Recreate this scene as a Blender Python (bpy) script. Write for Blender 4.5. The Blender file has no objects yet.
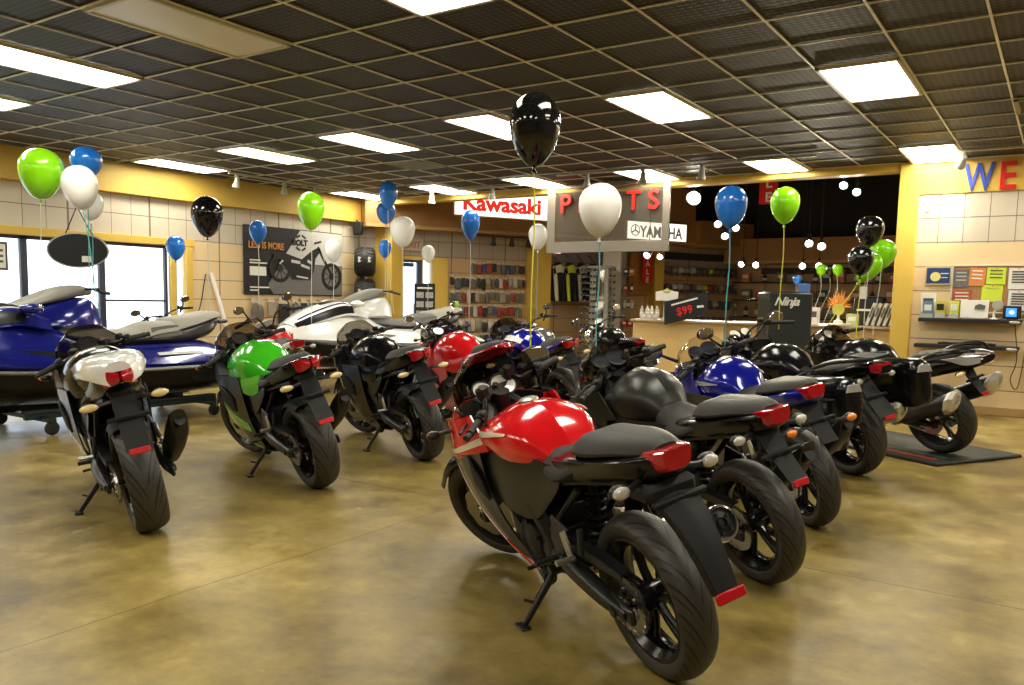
import bpy, math, random
from mathutils import Vector, Matrix

random.seed(7)
PI = math.pi
sc = bpy.context.scene
COL = sc.collection

# ------------------------------------------------------------------ materials
MATS = {}


def _nt(name):
    m = bpy.data.materials.new(name)
    m.use_nodes = True
    nt = m.node_tree
    b = nt.nodes['Principled BSDF']
    return m, nt, b


def mat(name, col, rough=0.5, metal=0.0, coat=0.0, spec=0.5, emit=None, estr=0.0, trans=0.0, ior=1.45,
        bump=0.0, bscale=60.0, var=0.0, vscale=8.0, sheen=0.0):
    if name in MATS:
        return MATS[name]
    m, nt, b = _nt(name)
    c = (col[0], col[1], col[2], 1)
    b.inputs['Base Color'].default_value = c
    b.inputs['Roughness'].default_value = rough
    b.inputs['Metallic'].default_value = metal
    b.inputs['Coat Weight'].default_value = coat
    b.inputs['Coat Roughness'].default_value = 0.04
    b.inputs['Specular IOR Level'].default_value = spec
    b.inputs['Transmission Weight'].default_value = trans
    b.inputs['IOR'].default_value = ior
    b.inputs['Sheen Weight'].default_value = sheen
    if emit:
        b.inputs['Emission Color'].default_value = (emit[0], emit[1], emit[2], 1)
        b.inputs['Emission Strength'].default_value = estr
    if bump or var:
        tc = nt.nodes.new('ShaderNodeTexCoord')
        if bump:
            n = nt.nodes.new('ShaderNodeTexNoise')
            n.inputs['Scale'].default_value = bscale
            n.inputs['Detail'].default_value = 3
            bp = nt.nodes.new('ShaderNodeBump')
            bp.inputs['Strength'].default_value = bump
            bp.inputs['Distance'].default_value = 0.01
            nt.links.new(tc.outputs['Object'], n.inputs['Vector'])
            nt.links.new(n.outputs['Fac'], bp.inputs['Height'])
            nt.links.new(bp.outputs['Normal'], b.inputs['Normal'])
        if var:
            n2 = nt.nodes.new('ShaderNodeTexNoise')
            n2.inputs['Scale'].default_value = vscale
            n2.inputs['Detail'].default_value = 4
            mx = nt.nodes.new('ShaderNodeMix')
            mx.data_type = 'RGBA'
            mx.inputs['A'].default_value = tuple(max(0, x * (1 - var)) for x in col) + (1,)
            mx.inputs['B'].default_value = tuple(min(1, x * (1 + var)) for x in col) + (1,)
            nt.links.new(tc.outputs['Object'], n2.inputs['Vector'])
            nt.links.new(n2.outputs['Fac'], mx.inputs['Factor'])
            nt.links.new(mx.outputs['Result'], b.inputs['Base Color'])
    MATS[name] = m
    return m


class NT:
    """tiny helper for math node graphs"""
    def __init__(s, nt):
        s.nt = nt

    def node(s, t, **kw):
        n = s.nt.nodes.new(t)
        for k, v in kw.items():
            setattr(n, k, v)
        return n

    def plug(s, v, sock):
        if isinstance(v, (int, float)):
            sock.default_value = v
        elif isinstance(v, tuple):
            sock.default_value = v
        else:
            s.nt.links.new(v, sock)

    def m(s, op, a, b=None, c=None):
        n = s.node('ShaderNodeMath', operation=op)
        s.plug(a, n.inputs[0])
        if b is not None:
            s.plug(b, n.inputs[1])
        if c is not None:
            s.plug(c, n.inputs[2])
        return n.outputs[0]

    def mix(s, f, a, b):
        n = s.node('ShaderNodeMix', data_type='RGBA')
        s.plug(f, n.inputs['Factor'])
        s.plug(a, n.inputs['A'])
        s.plug(b, n.inputs['B'])
        return n.outputs['Result']

    def noise(s, vec, scale, detail=4, rough=0.5):
        n = s.node('ShaderNodeTexNoise')
        n.inputs['Scale'].default_value = scale
        n.inputs['Detail'].default_value = detail
        n.inputs['Roughness'].default_value = rough
        s.nt.links.new(vec, n.inputs['Vector'])
        return n.outputs['Fac']

    def ramp(s, f, stops):
        n = s.node('ShaderNodeValToRGB')
        e = n.color_ramp.elements
        while len(e) < len(stops):
            e.new(0.5)
        for x, (p, c) in zip(e, stops):
            x.position = p
            x.color = c if len(c) == 4 else (c[0], c[1], c[2], 1)
        s.plug(f, n.inputs[0])
        return n.outputs[0]

    def xyz(s, vec):
        n = s.node('ShaderNodeSeparateXYZ')
        s.nt.links.new(vec, n.inputs[0])
        return n.outputs[0], n.outputs[1], n.outputs[2]

    def coord(s, kind='Object'):
        return s.node('ShaderNodeTexCoord').outputs[kind]

    def bump(s, h, strength, dist=0.01):
        n = s.node('ShaderNodeBump')
        n.inputs['Strength'].default_value = strength
        n.inputs['Distance'].default_value = dist
        s.plug(h, n.inputs['Height'])
        return n.outputs['Normal']


# ------------------------------------------------------------------ geometry
def cr(p0, p1, p2, p3, t):
    """Catmull-Rom between p1 and p2"""
    t2, t3 = t * t, t * t * t
    return (p1 * 2 + (p2 - p0) * t + (p0 * 2 - p1 * 5 + p2 * 4 - p3) * t2 + (p1 * 3 - p0 - p2 * 3 + p3) * t3) * 0.5


def resample(pts, n, closed=False):
    pts = [Vector(p) for p in pts]
    k = len(pts)
    if k == 2 and not closed:
        return [pts[0].lerp(pts[1], i / (n - 1)) for i in range(n)]
    out = []
    segs = k if closed else k - 1
    for i in range(n):
        f = i / n * segs if closed else i / (n - 1) * segs
        j = min(int(f), segs - 1)
        t = f - j
        if closed:
            a = [pts[(j + d) % k] for d in (-1, 0, 1, 2)]
        else:
            g = lambda q: pts[q] if 0 <= q < k else (pts[0] * 2 - pts[1] if q < 0 else pts[-1] * 2 - pts[-2])
            a = [g(j - 1), g(j), g(j + 1), g(j + 2)]
        out.append(cr(*a, t))
    return out


class MB:
    def __init__(s):
        s.v = []
        s.f = []

    def add(s, verts, faces):
        o = len(s.v)
        s.v.extend(Vector(p) for p in verts)
        s.f.extend(tuple(i + o for i in f) for f in faces)

    # -- boxes
    def box(s, c, d, ch=0.0, M=None):
        """box with centre c, size d, chamfer ch"""
        c = Vector(c)
        hx, hy, hz = d[0] / 2, d[1] / 2, d[2] / 2
        h = (hx, hy, hz)
        ch = min(ch, 0.45 * min(d))
        vs, fs = [], []
        if ch <= 0:
            for x in (-1, 1):
                for y in (-1, 1):
                    for z in (-1, 1):
                        vs.append(Vector((x * hx, y * hy, z * hz)))
            fs = [(0, 1, 3, 2), (4, 6, 7, 5), (0, 4, 5, 1), (2, 3, 7, 6), (0, 2, 6, 4), (1, 5, 7, 3)]
        else:
            idx = {}
            for x in (-1, 1):
                for y in (-1, 1):
                    for z in (-1, 1):
                        sg = (x, y, z)
                        for a in range(3):
                            p = [sg[k] * (h[k] - (0 if k == a else ch)) for k in range(3)]
                            idx[(x, y, z, a)] = len(vs)
                            vs.append(Vector(p))
            for a in range(3):
                b, g = (a + 1) % 3, (a + 2) % 3
                for sg in (-1, 1):
                    q = []
                    for (u, w) in ((-1, -1), (1, -1), (1, 1), (-1, 1)):
                        t = [0, 0, 0]
                        t[a], t[b], t[g] = sg, u, w
                        q.append(idx[(t[0], t[1], t[2], a)])
                    fs.append(tuple(q) if sg > 0 else tuple(reversed(q)))
                    # edges along axis a
                for u in (-1, 1):
                    for w in (-1, 1):
                        t0 = [0, 0, 0]
                        t1 = [0, 0, 0]
                        t0[a], t0[b], t0[g] = -1, u, w
                        t1[a], t1[b], t1[g] = 1, u, w
                        q = (idx[(*t0, b)], idx[(*t1, b)], idx[(*t1, g)], idx[(*t0, g)])
                        fs.append(q if u * w < 0 else tuple(reversed(q)))
            for x in (-1, 1):
                for y in (-1, 1):
                    for z in (-1, 1):
                        q = (idx[(x, y, z, 0)], idx[(x, y, z, 1)], idx[(x, y, z, 2)])
                        fs.append(q if x * y * z > 0 else tuple(reversed(q)))
        if M is not None:
            M3 = M.to_3x3() if len(M) == 4 else M
            vs = [M3 @ p for p in vs]
        s.add([p + c for p in vs], fs)
        return s

    def bar(s, a, b, w, h, ch=0.0, up=(0, 0, 1)):
        """box running from a to b"""
        a, b = Vector(a), Vector(b)
        d = (b - a)
        L = d.length
        x = d.normalized()
        u = Vector(up)
        y = u.cross(x)
        if y.length < 1e-4:
            y = Vector((0, 1, 0)).cross(x)
        y.normalize()
        z = x.cross(y)
        M = Matrix((x, y, z)).transposed()
        return s.box((a + b) / 2, (L, w, h), ch, M)

    # -- round things
    def ring_loft(s, rings, closed=False, caps=True):
        n = len(rings[0])
        o = len(s.v)
        for r in rings:
            s.v.extend(Vector(p) for p in r)
        k = len(rings)
        for i in range(k if closed else k - 1):
            i2 = (i + 1) % k
            for j in range(n):
                j2 = (j + 1) % n
                s.f.append((o + i * n + j, o + i * n + j2, o + i2 * n + j2, o + i2 * n + j))
        if caps and not closed:
            s.f.append(tuple(o + j for j in reversed(range(n))))
            s.f.append(tuple(o + (k - 1) * n + j for j in range(n)))
        return s

    def tube(s, pts, r, seg=8, n=None, closed=False, caps=True):
        pts = [Vector(p) for p in pts]
        if n:
            rr = r
            if not isinstance(r, (int, float)):
                k = len(r)
                rr = []
                for i in range(n):
                    f = i / (n - 1) * (k - 1)
                    j = min(int(f), k - 2)
                    rr.append(r[j] + (r[j + 1] - r[j]) * (f - j))
            pts = resample(pts, n, closed)
            r = rr
        k = len(pts)
        rings = []
        prev = None
        for i in range(k):
            if closed:
                d = (pts[(i + 1) % k] - pts[i - 1])
            else:
                d = pts[min(i + 1, k - 1)] - pts[max(i - 1, 0)]
            d.normalize()
            if prev is None:
                a = Vector((0, 0, 1)) if abs(d.z) < 0.9 else Vector((0, 1, 0))
                x = d.cross(a).normalized()
            else:
                x = (prev - d * prev.dot(d))
                x = x.normalized() if x.length > 1e-6 else d.orthogonal().normalized()
            prev = x
            y = d.cross(x)
            ri = r if isinstance(r, (int, float)) else r[i]
            rings.append([pts[i] + (x * math.cos(2 * PI * j / seg) + y * math.sin(2 * PI * j / seg)) * ri for j in range(seg)])
        return s.ring_loft(rings, closed, caps)

    def cyl(s, a, b, r0, r1=None, seg=16):
        return s.tube([a, b], [r0, r0 if r1 is None else r1], seg)

    def revolve(s, prof, o=(0, 0, 0), axis='y', seg=32, closed=False, a0=0, a1=2 * PI):
        """prof: list of (radius, along).  closed: profile is a closed loop"""
        o = Vector(o)
        full = abs(a1 - a0 - 2 * PI) < 1e-6
        n = len(prof)
        base = len(s.v)
        m = seg if full else seg + 1
        for i in range(m):
            t = a0 + (a1 - a0) * i / seg
            c, sn = math.cos(t), math.sin(t)
            for (r, h) in prof:
                if axis == 'y':
                    p = Vector((r * c, h, r * sn))
                elif axis == 'z':
                    p = Vector((r * c, r * sn, h))
                else:
                    p = Vector((h, r * c, r * sn))
                s.v.append(o + p)
        for i in range(seg):
            i2 = (i + 1) % m
            for j in range(n if closed else n - 1):
                j2 = (j + 1) % n
                f = (base + i * n + j, base + i2 * n + j, base + i2 * n + j2, base + i * n + j2)
                s.f.append(f if axis != 'y' else tuple(reversed(f)))
        return s

    def ell(s, c, r, seg=16, rings=10, M=None):
        c = Vector(c)
        vs, fs = [], []
        vs.append(Vector((0, 0, r[2])))
        for i in range(1, rings):
            a = PI * i / rings
            for j in range(seg):
                b = 2 * PI * j / seg
                vs.append(Vector((r[0] * math.sin(a) * math.cos(b), r[1] * math.sin(a) * math.sin(b), r[2] * math.cos(a))))
        vs.append(Vector((0, 0, -r[2])))
        for j in range(seg):
            fs.append((0, 1 + j, 1 + (j + 1) % seg))
            o = 1 + (rings - 2) * seg
            fs.append((len(vs) - 1, o + (j + 1) % seg, o + j))
        for i in range(rings - 2):
            for j in range(seg):
                a = 1 + i * seg
                fs.append((a + j, a + seg + j, a + seg + (j + 1) % seg, a + (j + 1) % seg))
        if M is not None:
            vs = [M @ p for p in vs]
        s.add([p + c for p in vs], fs)
        return s

    def prism(s, outline, org, ux, uy, th, ch=0.0):
        """2D outline extruded by th along ux x uy, centred on org plane"""
        org, ux, uy = Vector(org), Vector(ux).normalized(), Vector(uy).normalized()
        nz = ux.cross(uy)
        area = sum(outline[i - 1][0] * outline[i][1] - outline[i][0] * outline[i - 1][1] for i in range(len(outline)))
        if area < 0:
            outline = list(reversed(outline))
        n = len(outline)
        lay = [(-th / 2, 0), (th / 2, 0)]
        vs, fs = [], []
        if ch > 0:
            cx = sum(p[0] for p in outline) / n
            cy = sum(p[1] for p in outline) / n
            lay = [(-th / 2, ch), (-th / 2 + ch, 0), (th / 2 - ch, 0), (th / 2, ch)]
        for (h, inset) in lay:
            for (x, y) in outline:
                if inset:
                    d = math.hypot(x - cx, y - cy) or 1
                    k = max(0.0, 1 - inset / d)
                    x, y = cx + (x - cx) * k, cy + (y - cy) * k
                vs.append(org + ux * x + uy * y + nz * h)
        L = len(lay)
        for i in range(L - 1):
            for j in range(n):
                fs.append((i * n + j, i * n + (j + 1) % n, (i + 1) * n + (j + 1) % n, (i + 1) * n + j))
        fs.append(tuple(reversed(range(n))))
        fs.append(tuple((L - 1) * n + j for j in range(n)))
        s.add(vs, fs)
        return s

    # -- free surfaces
    def surf(s, rows, nu=16, nv=8, th=0.004, u=(0, 1), v=(0, 1), off=0.0, mirror=False):
        """control rows -> smooth shell. u along a row, v across rows.  v may be functions of u"""
        rows = [[Vector(p) for p in r] for r in rows]
        R = 41
        fine = [resample(r, R) for r in rows]

        def P(a, b):
            a = min(max(a, 0), 1) * (R - 1)
            i = min(int(a), R - 2)
            col = [r[i].lerp(r[i + 1], a - i) for r in fine]
            k = len(col)
            f = min(max(b, 0), 1) * (k - 1)
            j = min(int(f), k - 2)
            if k == 2:
                return col[0].lerp(col[1], f)
            g = lambda q: col[q] if 0 <= q < k else (col[0] * 2 - col[1] if q < 0 else col[-1] * 2 - col[-2])
            return cr(g(j - 1), g(j), g(j + 1), g(j + 2), f - j)
        v0 = v[0] if callable(v[0]) else (lambda t, q=v[0]: q)
        v1 = v[1] if callable(v[1]) else (lambda t, q=v[1]: q)
        N = [[None] * (nv + 1) for _ in range(nu + 1)]
        G = [[None] * (nv + 1) for _ in range(nu + 1)]
        e = 0.01
        for i in range(nu + 1):
            tt = i / nu
            a = u[0] + (u[1] - u[0]) * tt
            for j in range(nv + 1):
                b = v0(tt) + (v1(tt) - v0(tt)) * j / nv
                G[i][j] = P(a, b)
                du = P(a + e, b) - P(a - e, b)
                dv = P(a, b + e) - P(a, b - e)
                n = du.cross(dv)
                N[i][j] = n.normalized() if n.length > 1e-9 else Vector((0, 1, 0))
        for mi in ((1, -1) if mirror else (1,)):
            o = len(s.v)
            W = nv + 1
            for side in (0, 1):
                for i in range(nu + 1):
                    for j in range(W):
                        p = G[i][j] + N[i][j] * (off + (th / 2 if side == 0 else -th / 2))
                        s.v.append(Vector((p.x, p.y * mi, p.z)))
            S2 = (nu + 1) * W
            fs = []
            for i in range(nu):
                for j in range(nv):
                    q = (o + i * W + j, o + (i + 1) * W + j, o + (i + 1) * W + j + 1, o + i * W + j + 1)
                    fs.append(q)
                    fs.append(tuple(x + S2 for x in reversed(q)))
            def rim(a, b):
                fs.append((a, a + S2, b + S2, b))
            for i in range(nu):
                rim(o + i * W, o + (i + 1) * W)
                rim(o + (i + 1) * W + nv, o + i * W + nv)
            for j in range(nv):
                rim(o + j + 1, o + j)
                rim(o + nu * W + j, o + nu * W + j + 1)
            s.f.extend(fs if mi == 1 else [tuple(reversed(q)) for q in fs])
        return s

    def hull(s, secs, nx=24, ny=14, axis='x', caps=True):
        """secs: list of (x, [(y,z)...half profile top->bottom]); mirrored closed loft"""
        k = len(secs[0][1])
        ctl = []
        for j in range(k):
            ctl.append(resample([(a, p[j][0], p[j][1]) for a, p in secs], nx))
        rings = []
        for i in range(nx):
            half = resample([ctl[j][i] for j in range(k)], ny)
            ring = list(half)
            for p in reversed(half):
                if abs(p.y) > 1e-5 or True:
                    ring.append(Vector((p.x, -p.y, p.z)))
            rings.append(ring)
        s.ring_loft(rings, False, caps)
        return s

    def xform(s, fn):
        s.v = [fn(p) for p in s.v]
        return s

    def mirror_y(s):
        o = len(s.v)
        s.v.extend([Vector((p.x, -p.y, p.z)) for p in s.v])
        s.f.extend([tuple(reversed([i + o for i in f])) for f in list(s.f)])
        return s

    def mesh(s, name, ang=38):
        me = bpy.data.meshes.new(name)
        me.from_pydata([tuple(p) for p in s.v], [], s.f)
        me.validate()
        me.polygons.foreach_set('use_smooth', [True] * len(me.polygons))
        try:
            me.set_sharp_from_angle(angle=math.radians(ang))
        except Exception:
            pass
        return me

    def build(s, name, m, parent=None, ang=38, loc=None):
        me = s.mesh(name, ang)
        o = bpy.data.objects.new(name, me)
        COL.objects.link(o)
        me.materials.append(m)
        if parent is not None:
            o.parent = parent
        if loc is not None:
            o.location = loc
        return o


def tag(o, label=None, cat=None, group=None, kind=None):
    if label:
        o['label'] = label
    if cat:
        o['category'] = cat
    if group:
        o['group'] = group
    if kind:
        o['kind'] = kind
    return o


def empty(name, loc=(0, 0, 0), rot=(0, 0, 0), label=None, cat=None, group=None):
    o = bpy.data.objects.new(name, None)
    o.empty_display_size = 0.1
    COL.objects.link(o)
    o.location = loc
    o.rotation_euler = rot
    return tag(o, label, cat, group)


def kids(o):
    return [c for c in bpy.data.objects if c.parent == o]


def copy_tree(o, parent=None):
    c = o.copy()
    COL.objects.link(c)
    if parent is not None:
        c.parent = parent
    for ch in kids(o):
        copy_tree(ch, c)
    return c


def struct(name, mb, m):
    o = mb.build(name, m)
    o['kind'] = 'structure'
    return o


def text(name, body, size, m, parent, loc, rot=(0, 0, 0), ext=0.004, bold=0.0, shear=0.0, sx=1.0, align='LEFT', space=1.0):
    cu = bpy.data.curves.new(name, 'FONT')
    cu.body = body
    cu.size = size
    cu.extrude = ext
    cu.offset = bold
    cu.shear = shear
    cu.align_x = align
    cu.space_character = space
    cu.resolution_u = 4
    cu.materials.append(m)
    o = bpy.data.objects.new(name, cu)
    COL.objects.link(o)
    o.parent = parent
    o.location = loc
    o.rotation_euler = rot
    o.scale = (sx, 1, 1)
    return o


# ------------------------------------------------------------------ camera
F_PX, YAW, PITCH, ROLL, CYP, CAM_H = 820.99, -0.59019, 0.10067, -0.01954, 382.0, 1.30
_sy, _cy, _sp, _cp, _sr, _cr = math.sin(YAW), math.cos(YAW), math.sin(PITCH), math.cos(PITCH), math.sin(ROLL), math.cos(ROLL)


def _camdir(a, b, d):
    xx, yy = a * _cr + b * _sr, -a * _sr + b * _cr
    x, y, z = xx, d * _cp + yy * _sp, -d * _sp + yy * _cp
    return Vector((x * _cy + y * _sy, -x * _sy + y * _cy, z))


cam_d = bpy.data.cameras.new('camera')
cam = bpy.data.objects.new('camera', cam_d)
COL.objects.link(cam)
R_, U_, Fw = _camdir(1, 0, 0), _camdir(0, 1, 0), _camdir(0, 0, 1)
Mx = Matrix((R_, U_, -Fw)).transposed().to_4x4()
Mx.translation = Vector((0, 0, CAM_H))
cam.matrix_world = Mx
cam_d.sensor_width = 36
cam_d.lens = F_PX / 1024 * 36
cam_d.shift_y = (CYP - 342.5) / 1024
cam_d.clip_start = 0.05
sc.camera = cam

# ------------------------------------------------------------------ room
CEIL = 3.108
GX, GY, TILE = -0.5178, 5.4278, 0.61          # ceiling grid origin
XL, YB = -11.3, 11.56                          # left wall, back wall / beam
XR, YF = 4.5, -4.0

YEL = mat('yellow_paint', (0.70, 0.47, 0.085), 0.45, bump=0.05, bscale=80, var=0.05, vscale=3)
TAN = mat('brown_header_paint', (0.34, 0.175, 0.062), 0.5, var=0.12, vscale=2)
LIPM = mat('tan_trim_paint', (0.45, 0.28, 0.11), 0.5)
BLACKW = mat('black_ceiling_paint', (0.012, 0.012, 0.014), 0.7, var=0.3)
WHITEP = mat('white_painted_metal', (0.82, 0.80, 0.76), 0.4)
GRIDM = mat('ceiling_grid_metal', (0.95, 0.92, 0.82), 0.35)
DARKFR = mat('dark_window_frame', (0.045, 0.045, 0.07), 0.4)
BLK = mat('black_plastic', (0.014, 0.014, 0.015), 0.42, bump=0.03, bscale=300)
CHROME = mat('chrome', (0.85, 0.85, 0.86), 0.12, 1.0)


def tile_material(name, up, low, split, sp=0.3, ph=60.0, wide=1.0):
    m, nt, b = _nt(name)
    g = NT(nt)
    x, y, z = g.xyz(g.coord())
    hz = g.m('FRACT', g.m('DIVIDE', z, 0.3))
    hline = g.m('LESS_THAN', hz, 0.035)
    fx = g.m('LESS_THAN', g.m('FRACT', g.m('DIVIDE', g.m('ADD', x, ph), sp)), 0.028)
    fw = g.m('LESS_THAN', g.m('FRACT', g.m('DIVIDE', g.m('ADD', x, 60.02), 1.2)), 0.016)
    isup = g.m('GREATER_THAN', z, split)
    joint = g.m('MAXIMUM', g.m('MAXIMUM', hline, g.m('MULTIPLY', fw, wide)), g.m('MULTIPLY', fx, isup))
    n = g.noise(g.coord(), 1.3, 3)
    base = g.mix(isup, low + (1,), up + (1,))
    base = g.mix(g.m('MULTIPLY', n, 0.25), base, (0.55, 0.40, 0.22, 1))
    # each panel of the slat wall has a slightly different tone
    cell = g.node('ShaderNodeTexWhiteNoise', noise_dimensions='2D')
    cmb = g.node('ShaderNodeCombineXYZ')
    nt.links.new(g.m('FLOOR', g.m('DIVIDE', g.m('ADD', x, 60.0), 0.3)), cmb.inputs[0])
    nt.links.new(g.m('FLOOR', g.m('DIVIDE', z, 0.3)), cmb.inputs[1])
    nt.links.new(cmb.outputs[0], cell.inputs[0])
    base = g.mix(g.m('MULTIPLY', cell.outputs[0], 0.12), base, (0.40, 0.33, 0.24, 1))
    col = g.mix(g.m('MULTIPLY', joint, 0.85), base, (0.11, 0.075, 0.05, 1))
    nt.links.new(col, b.inputs['Base Color'])
    b.inputs['Roughness'].default_value = 0.45
    nt.links.new(g.bump(g.m('SUBTRACT', 1.0, joint), 0.6, 0.006), b.inputs['Normal'])
    return m


TILE_M = tile_material('tiled_wall_panels', (0.62, 0.56, 0.46), (0.82, 0.62, 0.35), 2.09)
TILE_D = tile_material('slat_wall_panels', (0.36, 0.31, 0.27), (0.56, 0.36, 0.18), 2.09)


def floor_material():
    m, nt, b = _nt('stained_polished_concrete')
    g = NT(nt)
    co = g.coord()
    x, y, z = g.xyz(co)
    n1 = g.noise(co, 0.7, 6, 0.6)
    n2 = g.noise(co, 2.6, 7, 0.65)
    n3 = g.noise(co, 14.0, 5, 0.6)
    f = g.m('ADD', g.m('MULTIPLY', n1, 0.5), g.m('ADD', g.m('MULTIPLY', n2, 0.4), g.m('MULTIPLY', n3, 0.1)))
    col = g.ramp(f, [(0.37, (0.085, 0.056, 0.013)), (0.46, (0.190, 0.135, 0.034)), (0.54, (0.300, 0.222, 0.064)), (0.64, (0.50, 0.39, 0.15))])
    # worn pale patches
    n4 = g.noise(co, 1.9, 8, 0.7)
    col = g.mix(g.m('MULTIPLY', g.m('GREATER_THAN', n4, 0.68), 0.5), col, (0.52, 0.42, 0.24, 1))
    # saw cut joints
    d1 = g.m('ABSOLUTE', g.m('SUBTRACT', y, 4.12))
    wob = g.m('MULTIPLY', g.m('SUBTRACT', g.noise(co, 1.5, 3), 0.5), 0.12)
    d2 = g.m('ABSOLUTE', g.m('ADD', g.m('ADD', x, 3.1), wob))
    d3 = g.m('ABSOLUTE', g.m('SUBTRACT', y, 8.7))
    j = g.m('LESS_THAN', g.m('MINIMUM', d1, d3), 0.006)
    j2 = g.m('LESS_THAN', g.m('ADD', d2, g.m('MULTIPLY', g.m('GREATER_THAN', y, 4.12), 5.0)), 0.004)
    j = g.m('MAXIMUM', j, j2)
    col = g.mix(g.m('MULTIPLY', j, 0.7), col, (0.05, 0.035, 0.012, 1))
    nt.links.new(col, b.inputs['Base Color'])
    ro = g.m('ADD', 0.20, g.m('MULTIPLY', n2, 0.34))
    nt.links.new(ro, b.inputs['Roughness'])
    b.inputs['Specular IOR Level'].default_value = 0.45
    nt.links.new(g.bump(g.m('ADD', n3, g.m('MULTIPLY', n2, 2.0)), 0.10, 0.01), b.inputs['Normal'])
    return m


def ceiling_material():
    m, nt, b = _nt('perforated_dark_ceiling_tile')
    g = NT(nt)
    co = g.coord()
    x, y, z = g.xyz(co)
    s = 30.0
    a = g.m('SINE', g.m('MULTIPLY', g.m('ADD', x, y), s * 2.0))
    c = g.m('SINE', g.m('MULTIPLY', g.m('SUBTRACT', x, y), s * 2.0))
    dots = g.m('MULTIPLY', a, c)
    k = g.m('SMOOTH_MIN', g.m('MAXIMUM', g.m('ADD', g.m('MULTIPLY', dots, 1.2), 0.2), 0.0), 1.0, 0.2)
    n = g.noise(co, 1.1, 3)
    col = g.mix(k, (0.016, 0.012, 0.010, 1), (0.075, 0.065, 0.060, 1))
    col = g.mix(g.m('MULTIPLY', n, 0.3), col, (0.03, 0.024, 0.020, 1))
    nt.links.new(col, b.inputs['Base Color'])
    b.inputs['Roughness'].default_value = 0.55
    b.inputs['Specular IOR Level'].default_value = 0.3
    nt.links.new(g.bump(k, 0.5, 0.004), b.inputs['Normal'])
    return m


# floor / ceiling
b_ = MB(); b_.box(((XL + XR) / 2, 10, -0.1), (XR - XL + 0.6, 28.6, 0.2)); struct('floor', b_, floor_material())
b_ = MB(); b_.box(((XL + XR) / 2, (YF + YB) / 2, CEIL + 0.06), (XR - XL, YB - YF, 0.1)); struct('ceiling', b_, ceiling_material())
b_ = MB()
i0, i1 = int((GX - XR) / TILE) - 1, int((GX - XL) / TILE) + 1
for i in range(i0, i1 + 1):
    x = GX - i * TILE
    if XL < x < XR:
        b_.box((x, (YF + YB) / 2, CEIL), (0.018, YB - YF, 0.012), 0.003)
for j in range(-16, 12):
    y = GY + j * TILE
    if YF < y < YB:
        b_.box(((XL + XR) / 2, y, CEIL + 0.001), (XR - XL, 0.018, 0.012), 0.003)
struct('trim_1', b_, GRIDM)

# ---- left wall with the shop window (local x = world Y)
WY0, WY1, WZ0, WZ1 = 2.2, 7.50, 0.25, 2.00


def wall(name, loc, rotz, boxes, m):
    b = MB()
    for (x0, x1, z0, z1, y0, y1) in boxes:
        b.box(((x0 + x1) / 2, (y0 + y1) / 2, (z0 + z1) / 2), (x1 - x0, y1 - y0, z1 - z0))
    o = struct(name, b, m)
    o.location = loc
    o.rotation_euler = (0, 0, rotz)
    return o


wall('wall_left', (XL, 0, 0), PI / 2,
     [(YF, WY0, 0, CEIL, 0, 0.2), (7.86, 12.1, 0, CEIL, 0, 0.2), (WY0, 7.86, 2.10, CEIL, 0, 0.2), (WY0, 7.86, 0, WZ0, 0, 0.2)], TILE_M)
DARKW = mat('dark_brown_wall_paint', (0.16, 0.11, 0.06), 0.6, var=0.2)
wall('wall_right', (XR, 0, 0), -PI / 2, [(-YB, -YF, 0, CEIL, 0, 0.2)], DARKW)
wall('wall_front', (0, YF, 0), PI, [(-XR, -XL, 0, CEIL, 0, 0.2)], DARKW)
wall('wall_back', (0, YB, 0), 0, [(-1.86, XR, 0, CEIL, 0, 0.25)], tile_material('tiled_wall_panels_right', (0.62, 0.56, 0.46), (0.82, 0.62, 0.35), 2.09, 0.275, 59.974, 0.0))

# yellow fascia over the window wall, beam, column, band over the right wall
b_ = MB()
b_.box((XL + 0.05, (YF + YB) / 2, (2.70 + CEIL) / 2), (0.14, YB - YF, CEIL - 2.70), 0.006)
b_.box((XL + 0.055, (YF + YB) / 2, 2.695), (0.16, YB - YF, 0.025), 0.004)
struct('trim_2', b_, YEL)
b_ = MB()
b_.box(((XL - 1.86) / 2, YB + 0.10, (3.015 + CEIL) / 2), (-1.86 - XL, 0.22, CEIL - 3.015 + 0.02), 0.01)
b_.box(((XL - 1.86) / 2, YB + 0.16, (CEIL + 4.3) / 2), (-1.86 - XL, 0.1, 4.3 - CEIL), 0)
struct('beam', b_, YEL)
b_ = MB()
b_.box((-1.75, YB + 0.09, CEIL / 2), (0.23, 0.30, CEIL), 0.008)
b_.box(((-1.64 + XR) / 2, YB - 0.012, (2.70 + CEIL) / 2), (XR + 1.64, 0.03, CEIL - 2.70), 0.004)
struct('column', b_, YEL)
b_ = MB()
b_.box((-10.98, 11.93, 1.4), (0.60, 0.36, 2.8), 0.01)
struct('column_corner', b_, YEL)
b_ = MB()
b_.box(((-1.64 + XR) / 2, YB - 0.008, 0.05), (XR + 1.64, 0.02, 0.10), 0.004)
struct('baseboard_back', b_, LIPM)

# window trim + frames + glass
b_ = MB()
X_ = XL + 0.015
b_.box((X_, (WY0 + 7.86) / 2, 2.055), (0.09, 7.86 - WY0 + 0.1, 0.11), 0.008)
b_.box((X_, 7.545, 1.11), (0.07, 0.11, 1.76), 0.006)
b_.box((X_ - 0.002, 7.815, 1.11), (0.085, 0.11, 1.76), 0.006)
b_.box((X_, (WY0 + 7.86) / 2, WZ0 - 0.03), (0.12, 7.86 - WY0, 0.06), 0.008)
struct('trim_3', b_, YEL)


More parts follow.
